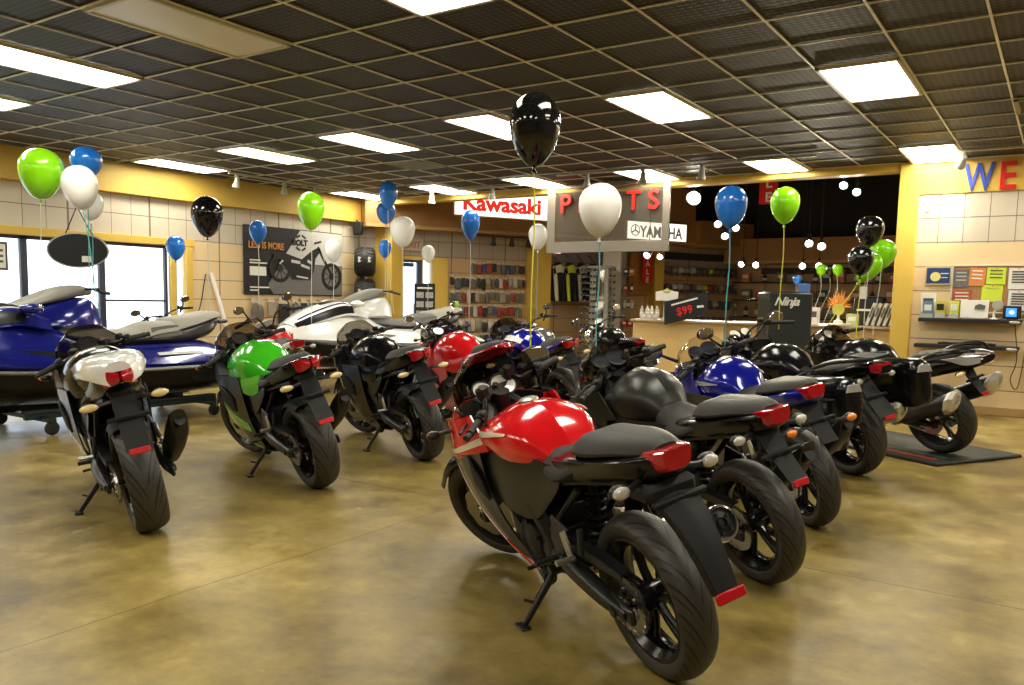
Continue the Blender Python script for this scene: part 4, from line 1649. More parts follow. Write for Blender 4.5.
def hang_short(x0=-0.20, z0=0.76, x1=-0.40, z1=0.52, w=0.085):
    def f(mb):
        rows = [[(x0 + (x1 - x0) * t, y * (0.06 + (w - 0.06) * min(1, t * 1.5)), z0 + (z1 - z0) * (t ** 0.8)) for y in (-1, -0.4, 0.4, 1)] for t in (0, 0.35, 0.7, 1.0)]
        mb.surf(rows, 8, 10, 0.008)
        mb.box((x0 + (x1 - x0) * 0.45, 0, z0 + (z1 - z0) * 0.42), (0.016, 0.21, 0.022), 0.005)
        mb.box((x0 + 0.06, 0, z0 + 0.005), (0.14, 0.13, 0.06), 0.02)
        for k in range(4):
            mb.cyl((x0 + (x1 - x0) * 0.45 - 0.014, -0.09 + k * 0.06, z0 + (z1 - z0) * 0.42), (x0 + (x1 - x0) * 0.45 - 0.02, -0.09 + k * 0.06, z0 + (z1 - z0) * 0.42), 0.008, None, 8)
        return True
    return f


# ---- fairings, screens, mirrors: called from 'extra'
UP_TOP = [(1.33, 0.185, 0.865), (1.12, 0.232, 0.895), (0.92, 0.205, 0.905)]
UP_BOT = [(1.34, 0.185, 0.70), (1.10, 0.240, 0.735), (0.80, 0.207, 0.762)]
LOW = [[(1.34, 0.180, 0.715), (1.10, 0.238, 0.750), (0.88, 0.222, 0.755)],
       [(1.22, 0.200, 0.590), (1.02, 0.232, 0.610), (0.84, 0.220, 0.625)],
       [(1.04, 0.203, 0.450), (0.90, 0.216, 0.460), (0.77, 0.212, 0.480)],
       [(0.84, 0.182, 0.320), (0.75, 0.187, 0.330), (0.66, 0.182, 0.345)],
       [(0.63, 0.160, 0.250), (0.61, 0.160, 0.250), (0.58, 0.160, 0.262)]]
FULL = [[(1.34, 0.180, 0.715), (1.05, 0.238, 0.760), (0.62, 0.205, 0.770)],
        [(1.20, 0.200, 0.560), (0.95, 0.235, 0.590), (0.60, 0.205, 0.600)],
        [(1.08, 0.195, 0.400), (0.88, 0.215, 0.410), (0.58, 0.195, 0.430)],
        [(1.00, 0.130, 0.255), (0.82, 0.150, 0.230), (0.52, 0.145, 0.240)],
        [(0.94, 0.040, 0.190), (0.80, 0.045, 0.165), (0.54, 0.045, 0.175)]]
MID = [[(0.95, 0.178, 0.80), (0.70, 0.178, 0.75), (0.46, 0.135, 0.75), (0.26, 0.130, 0.745)],
       [(0.95, 0.195, 0.69), (0.70, 0.190, 0.66), (0.46, 0.155, 0.64), (0.30, 0.140, 0.67)],
       [(0.90, 0.195, 0.55), (0.70, 0.190, 0.50), (0.52, 0.165, 0.50), (0.38, 0.145, 0.60)]]


def NOSE_ROWS(dz):
    return [[(1.06, 0.205, 0.93 + dz), (1.24, 0.165, 0.925 + dz), (1.37, 0.085, 0.915 + dz), (1.395, 0, 0.912 + dz), (1.37, -0.085, 0.915 + dz), (1.24, -0.165, 0.925 + dz), (1.06, -0.205, 0.93 + dz)],
            [(1.10, 0.232, 0.84 + dz), (1.31, 0.185, 0.83 + dz), (1.45, 0.09, 0.815 + dz), (1.475, 0, 0.81 + dz), (1.45, -0.09, 0.815 + dz), (1.31, -0.185, 0.83 + dz), (1.10, -0.232, 0.84 + dz)],
            [(1.12, 0.225, 0.74 + dz), (1.33, 0.178, 0.72 + dz), (1.45, 0.08, 0.70 + dz), (1.47, 0, 0.695 + dz), (1.45, -0.08, 0.70 + dz), (1.33, -0.178, 0.72 + dz), (1.12, -0.225, 0.74 + dz)],
            [(1.16, 0.18, 0.66 + dz), (1.30, 0.14, 0.645 + dz), (1.38, 0.06, 0.63 + dz), (1.395, 0, 0.63 + dz), (1.38, -0.06, 0.63 + dz), (1.30, -0.14, 0.645 + dz), (1.16, -0.18, 0.66 + dz)]]


def nose(s, m, dz=0.0, lampm=None):
    def f(mb):
        mb.surf(NOSE_ROWS(dz), 28, 12, 0.006)
    n = s.part('front_fairing', m, f)

    def lamps(mb):
        for sd in (1, -1):
            mb.ell((1.425, sd * 0.09, 0.765 + dz), (0.045, 0.075, 0.04), 16, 10)
    s.part('headlight', LAMP, lamps, n)

    def inner(mb):
        rows = [[(1.03, 0.195, 0.935 + dz), (1.22, 0.15, 0.93 + dz), (1.36, 0.0, 0.92 + dz), (1.22, -0.15, 0.93 + dz), (1.03, -0.195, 0.935 + dz)],
                [(1.06, 0.205, 0.86 + dz), (1.18, 0.14, 0.84 + dz), (1.26, 0.0, 0.83 + dz), (1.18, -0.14, 0.84 + dz), (1.06, -0.205, 0.86 + dz)]]
        mb.surf(rows, 20, 4, 0.005)
    s.part('fairing_liner', PLAS, inner, n)

    def inner2(mb):
        mb.surf(NOSE_ROWS(dz), 24, 10, 0.004, (0, 1), (0, 1), -0.012)
    s.part('fairing_inside', PLAS, inner2, n)
    return n


def screen(s, m=None, h=1.14, xt=1.07, dz=0.0, wt=0.10, name='windshield', edge=None):
    def f(mb):
        lo = [(1.045, 0.200, 0.935 + dz), (1.23, 0.160, 0.93 + dz), (1.36, 0.080, 0.918 + dz), (1.385, 0, 0.915 + dz), (1.36, -0.080, 0.918 + dz), (1.23, -0.160, 0.93 + dz), (1.045, -0.200, 0.935 + dz)]
        tp = [(xt - 0.015, wt * 1.25, h - 0.05), (xt + 0.02, wt * 0.95, h - 0.015), (xt + 0.045, wt * 0.5, h - 0.002), (xt + 0.05, 0, h), (xt + 0.045, -wt * 0.5, h - 0.002), (xt + 0.02, -wt * 0.95, h - 0.015), (xt - 0.015, -wt * 1.25, h - 0.05)]
        md = [tuple(Vector(a).lerp(Vector(b), 0.5) + Vector((0.035, 0.02 * (1 if a[1] > 0 else -1 if a[1] < 0 else 0), 0.012))) for a, b in zip(lo, tp)]
        mb.surf([lo, md, tp], 26, 12, 0.004)
    return s.part(name, m or SMOKE, f)


def mirror(s, sd, x=1.22, y=0.33, z=1.08, m=BLK, root=None, steered=False, r=(0.03, 0.085, 0.055)):
    root = root or (1.28, 0.13, 0.93)

    def f(mb):
        mb.tube([(root[0], sd * root[1], root[2]), (root[0] - 0.01, sd * (root[1] * 0.4 + y * 0.6), (root[2] + z) / 2 + 0.02), (x + 0.02, sd * (y - 0.05), z - 0.01)], [0.014, 0.010, 0.012], 8, 8)
        mb.ell((x + 0.012, sd * y, z), r, 18, 10)
        return s.steer(mb) if steered else mb
    o = s.part('mirror', m, f, None, tag_='mirror%d' % sd)

    def gl(mb):
        t = MB()
        pts = [(math.cos(a) * r[1] * 0.90 * (abs(math.cos(a)) ** 3 + abs(math.sin(a)) ** 3) ** (-1 / 3) * 0.95, math.sin(a) * r[2] * 0.92 * (abs(math.cos(a)) ** 3 + abs(math.sin(a)) ** 3) ** (-1 / 3) * 0.95) for a in [2 * PI * k / 20 for k in range(20)]]
        t.prism(pts, (x - 0.014, sd * y, z), (0, 1, 0), (0, 0, 1), 0.010, 0.002)
        mb.add(t.v, t.f)
        return s.steer(mb) if steered else mb
    s.part('mirror_glass', MIRG, gl, o, tag_='mglass%d' % sd)


def side(s, nm, m, rows, nu=18, nv=10, th=0.006, u=(0, 1), v=(0, 1), off=0.0, parent=None, sides=(1, -1), tg=None):
    outs = []
    for sd in sides:
        def f(mb, sd=sd):
            rr = [[(p[0], p[1] * 1, p[2]) for p in r] for r in rows]
            mb.surf(rr, nu, nv, th, u, v, -off)
            if sd < 0:
                mb.v = [Vector((p.x, -p.y, p.z)) for p in mb.v]
                mb.f = [tuple(reversed(q)) for q in mb.f]
        outs.append(s.part(nm, m, f, parent[0 if sd > 0 else -1] if parent else None, tag_=(tg or nm) + str(sd)))
    return outs
# ------------------------------------------------------------------ kinds of motorcycle
def S_base(**k):
    d = dict(key='x', wb=1.40, rr=0.300, fr=0.292, tw=0.135, ftw=0.112, tz=0.82, steer=0.34, tank=GBLACK, tail=GBLACK,
             tank_secs=tank_profile(), seat_secs=seat_secs(), pass_secs=pass_secs(0.865), tail_secs=tail_secs(0.80, 0.03),
             tail_light=tl_wedge(0.842), hanger=hang_short(), reflector=None,
             signals=[(-0.22, 0.17, 0.765, 0), (1.30, 0.27, 0.80, 1)], lean0=0.25)
    d.update(k)
    return d


def decal_rows(x0, x1, y, z0, z1, dz=0.0):
    return [[(x0, y, z0 + dz), ((x0 + x1) / 2, y, z0 + dz), (x1, y, z0)], [(x0, y, z1), ((x0 + x1) / 2, y, z1), (x1, y, z1)]]


def tank_rows(zt=0.0, w=1.0, ls=1.0):
    R0 = [[(0.945, 0.078, 0.925 + zt), (0.84, 0.092, 0.957 + zt), (0.72, 0.102, 0.972 + zt), (0.60, 0.098, 0.966 + zt), (0.50, 0.08, 0.918 + zt), (0.43, 0.06, 0.860 + zt)],
            [(0.95, 0.152, 0.866 + zt * 0.6), (0.84, 0.187, 0.881 + zt * 0.6), (0.74, 0.200, 0.886 + zt * 0.6), (0.62, 0.190, 0.878 + zt * 0.6), (0.52, 0.162, 0.856 + zt * 0.6), (0.43, 0.108, 0.818 + zt * 0.6)],
            [(0.95, 0.195, 0.795), (0.84, 0.207, 0.775), (0.74, 0.205, 0.75), (0.62, 0.190, 0.730), (0.52, 0.160, 0.729), (0.43, 0.115, 0.738)]]
    return [[(1.0 - (1.0 - p[0]) * ls, p[1] * w, p[2]) for p in r] for r in R0]


def tank_stripe(rows=None, u=(0.1, 0.7), v=(lambda t: 0.5, lambda t: 0.62), off=0.006):
    def f(mb):
        mb.surf(rows or tank_rows(), 16, 3, 0.003, u, v, -off)
        return True
    return f


NUP_TOP = [(1.33, 0.185, 0.80), (1.12, 0.232, 0.835), (0.92, 0.203, 0.880)]
NUP_BOT = [(1.34, 0.185, 0.63), (1.10, 0.240, 0.665), (0.78, 0.205, 0.745)]
NLOW = [[(1.34, 0.180, 0.645), (1.10, 0.238, 0.680), (0.86, 0.218, 0.725)],
        [(1.22, 0.200, 0.540), (1.02, 0.232, 0.565), (0.84, 0.218, 0.600)],
        [(1.04, 0.203, 0.425), (0.90, 0.216, 0.440), (0.77, 0.210, 0.465)],
        [(0.84, 0.182, 0.315), (0.75, 0.187, 0.325), (0.66, 0.182, 0.340)],
        [(0.63, 0.160, 0.250), (0.61, 0.160, 0.250), (0.58, 0.160, 0.262)]]


def extra_ninja(c):
    def f(s):
        nose(s, c['upper'], -0.07)
        screen(s, SMOKE, 1.10, 1.05, -0.07, 0.13)
        up = side(s, 'upper_side_fairing', c['upper'], [NUP_TOP, NUP_BOT], 18, 6, 0.008)
        if c.get('stripe'):
            side(s, 'side_stripe', c['stripe'], [NUP_TOP, NUP_BOT], 16, 2, 0.003, (0.10, 0.98), (lambda t: 0.84 - 0.22 * t, lambda t: 0.93 - 0.13 * t), 0.006, up, tg='stripe_a')
        lo = side(s, 'lower_side_fairing', c['lower'], NLOW, 18, 18, 0.008)
        # scoop edge
        side(s, 'fairing_vent', PLAS, [[(0.97, 0.240, 0.70), (0.92, 0.243, 0.66), (0.865, 0.235, 0.60)], [(0.955, 0.238, 0.58), (0.90, 0.236, 0.55), (0.84, 0.228, 0.52)]], 8, 6, 0.008, parent=lo)
        if c.get('edge'):
            side(s, 'fairing_edge_stripe', c['edge'], NLOW, 4, 30, 0.004, (0.0, 0.13), (0.02, 1.0), 0.006, lo, tg='edge_a')
            side(s, 'fairing_tip', c['edge'], NLOW, 8, 8, 0.004, (0.0, 0.62), (lambda t: 0.66 + 0.20 * t, 1.0), 0.0065, lo, tg='edge_b')
            side(s, 'cream_pinstripe', CREAM, NLOW, 2, 30, 0.003, (0.13, 0.17), (0.04, 0.86), 0.0075, lo, tg='edge_c')
        side(s, 'mid_panel', c['mid'], MID, 18, 10, 0.008)
        for sd in c.get('mirrors', (-1,)):
            mirror(s, sd, 1.235, 0.28, 0.985, BLK, (1.28, 0.13, 0.86))
    return f


NINJA = dict(key='twin', hanger=hang_long, reflector=(-0.457, 0.465, 0.105, 0.032), dial_m=DIAL, muffler_m=BLK, spokes=5,
             tail_light=tl_wedge(0.862, -0.275), pass_secs=pass_secs(0.882, 0.028), tail_secs=tail_secs(0.808, 0.035, -0.275), hz=0.94, hx=1.0, guard_m=ALU, sig_m=LENSC,
             signals=[(-0.215, 0.155, 0.785, 0), (1.27, 0.275, 0.755, 1)])

SEATHUG = None


def grab(mb):
    return True


def extra_super(c):
    """full fairing sports bike"""
    def f(s):
        nose(s, c['upper'], -0.02)
        screen(s, c.get('screen', SMOKE), 1.10, 1.08, -0.02)
        up = side(s, 'upper_side_fairing', c['upper'], [UP_TOP, UP_BOT], 18, 6, 0.008)
        lo = side(s, 'lower_side_fairing', c['lower'], FULL, 20, 20, 0.008)
        side(s, 'fairing_vent', PLAS, [[(1.02, 0.250, 0.68), (0.90, 0.250, 0.66), (0.78, 0.236, 0.60)], [(1.0, 0.243, 0.56), (0.88, 0.238, 0.52), (0.78, 0.226, 0.50)]], 8, 6, 0.010, parent=lo)
        if c.get('accent'):
            side(s, 'side_accent', c['accent'], FULL, 14, 6, 0.004, (0.02, 0.9), (lambda t: 0.30 + 0.20 * t, lambda t: 0.52 + 0.06 * t), 0.0065, lo, tg='acc_a')
            side(s, 'belly_accent', c['accent'], FULL, 12, 6, 0.004, (0.1, 0.98), (lambda t: 0.72, lambda t: 0.86 + 0.06 * t), 0.0065, lo, tg='acc_b')
        side(s, 'mid_panel', c['mid'], MID, 18, 10, 0.008)
        if c.get('wing'):
            side(s, 'tank_side_panel', c['wing'], WING, 16, 8, 0.008)
        if c.get('flank'):
            tl = side(s, 'tail_side_panel', c['flank'], c.get('flank_rows', FLANK), 14, 8, 0.006)
        for sd in c.get('mirrors', ()):
            mirror(s, sd, 1.235, 0.33, 1.045, BLK)
        if c.get('hug'):
            def hug(mb):
                R = s.S['rr'] + 0.022
                rows = [[((R - d) * math.cos(a), y, s.S['rr'] + (R - d) * math.sin(a)) for a in [math.radians(q) for q in (35, 60, 85, 112)]] for y, d in ((0.095, 0.04), (0.07, 0.008), (0, 0), (-0.07, 0.008), (-0.095, 0.04))]
                mb.surf(rows, 12, 10, 0.004)
            s.part('rear_hugger', PLAS, hug)
    return f


WING = [[(0.98, 0.200, 0.80), (0.74, 0.208, 0.775), (0.54, 0.172, 0.76), (0.36, 0.120, 0.79)],
        [(0.92, 0.212, 0.755), (0.72, 0.212, 0.715), (0.52, 0.182, 0.70), (0.37, 0.140, 0.735)],
        [(0.82, 0.210, 0.715), (0.66, 0.204, 0.665), (0.50, 0.176, 0.640), (0.40, 0.150, 0.665)]]
FLANK = [[(0.34, 0.128, 0.795), (0.15, 0.150, 0.835), (-0.05, 0.140, 0.875), (-0.24, 0.100, 0.925)],
         [(0.30, 0.155, 0.755), (0.15, 0.166, 0.790), (-0.05, 0.152, 0.838), (-0.22, 0.108, 0.890)],
         [(0.25, 0.150, 0.705), (0.13, 0.156, 0.735), (0.0, 0.145, 0.785), (-0.14, 0.118, 0.845)]]

SUPER = dict(key='super', tw=0.175, ftw=0.118, rr=0.305, fr=0.295, spokes=6, tail_secs=tail_secs(0.82, 0.075, -0.33), pass_secs=pass_secs(0.90, 0.045),
             tail_light=tl_split(0.895, -0.315), hanger=hang_short(-0.22, 0.80, -0.385, 0.53, 0.06), reflector=(-0.392, 0.525, 0.10, 0.032), exhaust='low', tip_m=ENG,
             hx=1.02, hz=0.93, signals=[(-0.275, 0.155, 0.770, 0), (1.34, 0.26, 0.80, 1)], sig_m=LENSY, sig_r=(0.016, 0.045, 0.020), dials=((0.0, 0.055),), gz=0.985)

# naked / older road bikes standing far back
def extra_naked(c):
    def f(s):
        def lamp(mb):
            mb.revolve([(0.0, -0.07), (0.06, -0.06), (0.088, 0.0), (0.09, 0.04), (0.082, 0.045)], (1.30, 0, 0.86), 'x', 20)
            return s.steer(mb)
        h = s.part('headlight', CHROME, lamp)

        def ln(mb):
            mb.revolve([(0.0, 0.055), (0.05, 0.05), (0.082, 0.04), (0.0, 0.03)], (1.30, 0, 0.86), 'x', 20)
            return s.steer(mb)
        s.part('headlight_lens', LAMP, ln, h)
        side(s, 'side_cover', c['mid'], [[(0.46, 0.150, 0.74), (0.34, 0.155, 0.735), (0.22, 0.145, 0.74)], [(0.46, 0.16, 0.62), (0.34, 0.165, 0.60), (0.26, 0.15, 0.64)], [(0.46, 0.15, 0.52), (0.38, 0.15, 0.50), (0.32, 0.14, 0.54)]], 10, 8, 0.008)
        for sd in (1, -1):
            mirror(s, sd, 1.03, 0.36, 1.17, CHROME if c.get('chrome') else BLK, (1.02, 0.22, 1.0), True, (0.025, 0.07, 0.045))
        if c.get('screen'):
            screen(s, CLEARW, 1.24, 1.10, 0.0, 0.13)
    return f


NAKED = dict(key='naked', bar='high', hx=0.93, hw=0.36, hz=1.03, steer=0.25, fork_m=STEEL, cover_m=ALU, tail_secs=tail_secs(0.79, 0.02), lever_m=ALU, dials=((0.06, 0.045), (-0.06, 0.045)), dial_m=DIAL)

# sport tourer with hard cases
def case_hull(sd):
    def f(mb):
        yc = sd * 0.335
        rings = []
        for x, k, zt in ((0.16, 0.55, -0.02), (0.12, 0.80, 0.0), (0.02, 0.97, 0.01), (-0.20, 1.0, 0.02), (-0.36, 0.95, 0.03), (-0.42, 0.72, 0.03), (-0.44, 0.45, 0.03)):
            r = []
            for j in range(20):
                a = 2 * PI * j / 20
                ca, sa = math.cos(a), math.sin(a)
                q = (abs(ca) ** 4 + abs(sa) ** 4) ** (-0.25)
                r.append(Vector((x, yc + ca * q * 0.105 * k, 0.66 + zt + sa * q * 0.185 * (0.5 + 0.5 * k))))
            rings.append(r)
        mb.ring_loft(rings)
    return f


def extra_tour(c):
    def f(s):
        nose(s, c['upper'], 0.04)
        screen(s, CLEARW, 1.36, 1.02, 0.04, 0.17)
        side(s, 'upper_side_fairing', c['upper'], [UP_TOP, UP_BOT], 18, 6, 0.008)
        lo = side(s, 'lower_side_fairing', c['lower'], FULL, 20, 20, 0.008)
        side(s, 'fairing_vent', PLAS, [[(1.02, 0.250, 0.68), (0.90, 0.250, 0.66), (0.78, 0.236, 0.60)], [(1.0, 0.243, 0.56), (0.88, 0.238, 0.52), (0.78, 0.226, 0.50)]], 8, 6, 0.010, parent=lo)
        side(s, 'mid_panel', c['mid'], MID, 18, 10, 0.008)
        for sd in (1, -1):
            mirror(s, sd, 1.18, 0.38, 1.13, BLK, (1.26, 0.15, 0.95))
            if c.get('cases'):
                cs = s.part('hard_case', GBLACK, case_hull(sd), None, tag_='case%d' % sd)

                def lid(mb, sd=sd):
                    mb.tube([(0.13, sd * 0.445, 0.70), (-0.1, sd * 0.447, 0.715), (-0.36, sd * 0.437, 0.735)], 0.010, 8, 10)
                    mb.box((-0.12, sd * 0.442, 0.80), (0.16, 0.02, 0.03), 0.006)
                s.part('case_trim', PLAS, lid, cs, tag_='lid%d' % sd)

                def refl(mb, sd=sd):
                    mb.prism([(-0.07, -0.03), (0.07, -0.01), (0.05, 0.04), (-0.05, 0.03)], (-0.436, sd * 0.335, 0.80), (0, 1, 0), (0, 0, 1), 0.012, 0.003)
                s.part('case_reflector', SILV, refl, cs, 'pale reflector', tag_='refl%d' % sd)

        def rack(mb):
            for sd in (1, -1):
                mb.tube([(0.16, sd * 0.15, 0.86), (-0.05, sd * 0.165, 0.92), (-0.30, sd * 0.13, 0.955), (-0.37, sd * 0.07, 0.955)], 0.014, 8, 14)
            mb.prism([(-0.12, -0.09), (0.12, -0.07), (0.12, 0.07), (-0.12, 0.09)], (-0.25, 0, 0.955), (1, 0, 0), (0, 1, 0), 0.02, 0.005)
        s.part('rear_rack', c.get('rack_m', PLAS), rack)
    return f


TOUR = dict(key='tour', wb=1.50, tw=0.180, ftw=0.118, rr=0.315, fr=0.30, spokes=6, shaft=True, exhaust='side', muffler_m=ALU, tip_m=ALU, bar='high', hx=0.93, hw=0.36, hz=1.06, steer=0.2,
            tail_light=tl_wedge(0.885, -0.38), pass_secs=pass_secs(0.885, 0.03), tail_secs=tail_secs(0.82, 0.05, -0.42), reflector=(-0.41, 0.515, 0.10, 0.03), signals=[(-0.30, 0.14, 0.80, 0), (1.33, 0.27, 0.84, 1)], dials=((0.06, 0.05), (-0.06, 0.05)), dial_m=DIAL, gz=1.06, seat_m=mat('brown_grey_vinyl', (0.055, 0.050, 0.040), 0.5, bump=0.2, bscale=400), pass_m=mat('brown_grey_vinyl', (0.055, 0.050, 0.040)))

ZX = dict(key='zx', wb=1.48, tw=0.185, ftw=0.118, rr=0.315, fr=0.30, spokes=6, exhaust='twin', muffler_m=MBLACK, tip_m=mat('bright_satin_metal', (0.80, 0.78, 0.72), 0.32, 0.7), hx=1.02, hz=0.965, steer=0.15,
          tail_secs=[(0.40, [(0, 0.78), (0.09, 0.775), (0.135, 0.75), (0.12, 0.67), (0, 0.66)]),
                     (0.20, [(0, 0.82), (0.12, 0.815), (0.170, 0.79), (0.15, 0.69), (0, 0.68)]),
                     (0.0, [(0, 0.86), (0.12, 0.855), (0.165, 0.82), (0.14, 0.72), (0, 0.71)]),
                     (-0.22, [(0, 0.905), (0.10, 0.90), (0.150, 0.865), (0.12, 0.78), (0, 0.77)]),
                     (-0.40, [(0, 0.925), (0.085, 0.92), (0.120, 0.89), (0.09, 0.83), (0, 0.82)]),
                     (-0.50, [(0, 0.925), (0.05, 0.922), (0.08, 0.905), (0.06, 0.87), (0, 0.865)])],
          pass_secs=pass_secs(0.895, 0.04), tail_light=tl_wedge(0.893, -0.46), hanger=hang_short(-0.30, 0.80, -0.43, 0.60, 0.045), reflector=(-0.44, 0.595, 0.08, 0.03),
          signals=[(-0.36, 0.165, 0.80, 0), (1.33, 0.27, 0.82, 1)], sig_m=LENSY, sig_r=(0.02, 0.055, 0.022), dials=((0.065, 0.052), (-0.065, 0.052)), dial_m=DIAL, gz=1.0, rim=mat('polished_dark_alloy', (0.12, 0.12, 0.12), 0.2, 0.8))


def extra_zx(c):
    def f(s):
        extra_super(c)(s)
        side(s, 'tail_accent', SILV, [[(-0.18, 0.147, 0.905), (-0.33, 0.135, 0.925), (-0.485, 0.085, 0.925)], [(-0.36, 0.138, 0.868), (-0.42, 0.122, 0.868), (-0.49, 0.092, 0.885)]], 10, 3, 0.008)
        def grabr(mb):
            for sd in (1, -1):
                mb.tube([(0.05, sd * 0.15, 0.87), (-0.14, sd * 0.165, 0.945), (-0.36, sd * 0.12, 0.98), (-0.44, sd * 0.07, 0.97)], [0.012, 0.018, 0.018, 0.012], 8, 14)
        s.part('grab_rail', GBLACK, grabr)
    return f


# motard / dirt bike
DIRT = dict(key='dirt', wb=1.44, rr=0.33, fr=0.36, tw=0.12, ftw=0.085, spokes=6, steer=0.3, bar='high', hx=1.0, hw=0.40, hz=1.14, fork_m=SILV, clamp_m=ALU, 
            tank_secs=[(x, [(0, z + 0.03), (a, z + 0.02), (b, z - 0.06), (c_, z - 0.16), (0, z - 0.18)]) for x, z, a, b, c_ in ((0.50, 0.90, 0.04, 0.08, 0.08), (0.66, 0.96, 0.07, 0.15, 0.14), (0.82, 0.98, 0.08, 0.19, 0.17), (0.94, 0.93, 0.06, 0.21, 0.19), (1.06, 0.85, 0.03, 0.21, 0.20))],
            seat_secs=[(x, [(0, z), (0.05, z - 0.003), (w, z - 0.03), (w, z - 0.08), (0, z - 0.08)]) for x, z, w in ((-0.15, 0.945, 0.08), (0.1, 0.92, 0.10), (0.35, 0.91, 0.10), (0.6, 0.94, 0.07), (0.72, 0.97, 0.04))],
            pass_secs=None, tail_secs=tail_secs(0.85, 0.05, -0.42), tail_light=tl_wedge(0.92, -0.40), cap=(0.72, 1.0), exhaust='right', muffler_m=ALU, signals=[(-0.28, 0.15, 0.86, 0), (1.30, 0.20, 0.90, 1)], frame_m=BLUE)


def extra_dirt(c):
    def f(s):
        def fen(mb):
            mb.surf([[(1.02, y * 0.055, 0.90), (1.28, y * 0.075, 0.93), (1.52, y * 0.070, 0.90), (1.78, y * 0.045, 0.79)] for y in (-1, -0.4, 0.4, 1)], 18, 6, 0.006)
            return s.steer(mb)
        s.part('high_front_fender', RED, fen)

        def plate(mb):
            mb.surf([[(1.18, y * 0.10, 1.10), (1.24, y * 0.13, 1.0), (1.27, y * 0.10, 0.88)] for y in (-1, 0, 1)], 10, 6, 0.01)
            return s.steer(mb)
        s.part('headlight_cowl', WHITE, plate)
        side(s, 'radiator_shroud', RED, [[(1.10, 0.22, 0.86), (0.9, 0.21, 0.93), (0.66, 0.16, 0.93)], [(1.02, 0.22, 0.68), (0.88, 0.21, 0.76), (0.66, 0.15, 0.82)]], 10, 8, 0.008)
        side(s, 'side_number_panel', WHITE, [[(0.36, 0.13, 0.86), (0.1, 0.13, 0.88), (-0.1, 0.11, 0.90)], [(0.34, 0.14, 0.68), (0.14, 0.14, 0.70), (0.0, 0.12, 0.78)]], 8, 6, 0.006)
        for sd in (1, -1):
            mirror(s, sd, 1.08, 0.30, 1.30, BLK, (1.02, 0.22, 1.14), True, (0.025, 0.06, 0.045))
    return f
# ------------------------------------------------------------------ the motorcycles on the floor
def R(a):
    return math.radians(a)


bike_red = Bike(S_base(**dict(NINJA, key='red', tank=RED, tail=GBLACK, tank_secs=tank_profile(1.0, -0.075), cap=(0.74, 0.917), hz=0.895, hx=1.0, hw=0.33, steer=0.52, gz=0.930, seat_secs=seat_secs(0.765, 0.80), fender=GBLACK,
                tank_trim=[('tank_stripe', CREAM, tank_stripe(tank_rows(-0.075), u=(0.03, 0.62), v=(lambda t: 0.70 - 0.25 * t, lambda t: 0.93 - 0.43 * t))),
                           ('tank_lettering', GBLACK, tank_stripe(tank_rows(-0.075), u=(0.10, 0.30), v=(lambda t: 0.40, lambda t: 0.47)))],
                extra=extra_ninja(dict(upper=RED, lower=GBLACK, mid=MBLACK, edge=RED, stripe=CREAM)))),
                (-1.077, 2.640, 0), R(147.5), 0.25, 'red and black half faired motorcycle nearest the viewer, on its side stand')
bike_matte = Bike(S_base(**dict(NINJA, key='matte', tank=MBLACK, tank_secs=tank_profile(1.0, -0.02, 0.90, 0.80), cap=(0.79, 0.965), seat_secs=seat_secs(0.775, 0.80, 0.14, 0.66), tail=GBLACK, dial_m=DIALD, reflector=(-0.368, 0.575, 0.08, 0.03), hanger=hang_short(-0.20, 0.77, -0.36, 0.58, 0.048),
                  exhaust='low', tip_m=ENG, extra=extra_ninja(dict(upper=MBLACK, lower=MBLACK, mid=MBLACK, mirrors=())))),
                  (-1.10, 3.82, 0), R(146.5), 0.25, 'motorcycle with satin black tank standing right behind the red and black one')
bike_blue = Bike(S_base(**dict(NINJA, key='blue', tank=BLUE, tank_secs=tank_profile(1.0, -0.02, 0.92, 0.88), cap=(0.77, 0.965), seat_secs=seat_secs(0.775, 0.80, 0.14, 0.62), tail=BLUE, dial_m=DIALD, exhaust='low', tip_m=ENG, sig_m=LENSA, signals=[(-0.29, 0.17, 0.665, 0), (1.30, 0.27, 0.80, 1)], hanger=hang_short(-0.20, 0.77, -0.36, 0.58, 0.048), reflector=None,
                 tank_trim=[('tank_decal', SILV, tank_stripe(tank_rows(-0.02, 0.92, 0.88), u=(0.05, 0.75), v=(lambda t: 0.66 - 0.1 * t, lambda t: 0.86 - 0.28 * t)))],
                 extra=extra_super(dict(upper=BLUE, lower=GBLACK, mid=GBLACK, screen=CLEARW, mirrors=(1,))))),
                 (-1.16, 4.98, 0), R(135), 0.25, 'motorcycle with glossy blue tank and amber rear signals in the right row')
bike_tour = Bike(S_base(**dict(TOUR, key='tour', sig_m=LENSC, extra=extra_tour(dict(upper=GBLACK, lower=GBLACK, mid=GBLACK, cases=True)))),
                 (-1.28, 6.72, 0), R(146), 0.20, 'black touring motorcycle with two hard side cases')
bike_zx = Bike(S_base(**dict(ZX, extra=extra_zx(dict(upper=GBLACK, lower=GBLACK, mid=GBLACK, screen=SMOKE)))),
               (-0.80, 8.06, 0.037), R(150), 0.27, 'big black motorcycle with two bright muffler ends parked on the dark mat')
bike_white = Bike(S_base(**dict(SUPER, key='super', tank=GBLACK, tail=GBLACK, pass_m=WHITE, pass_secs=[(x, [(0, z + 0.03), (a * 0.6, z + 0.024), (a, z - 0.01), (a * 0.98, z - 0.085), (0, z - 0.07)]) for x, z, a in ((0.42, 0.83, 0.10), (0.32, 0.90, 0.145), (0.16, 0.955, 0.165), (-0.02, 0.975, 0.160), (-0.18, 0.975, 0.135), (-0.28, 0.962, 0.10), (-0.325, 0.945, 0.06))], extra=extra_super(dict(upper=GBLACK, lower=GBLACK, mid=GBLACK, accent=WHITE, hug=True)))),
                  (-4.09, 2.575, 0), R(156), 0.20, 'motorcycle with white tail seen from straight behind before the blue watercraft')
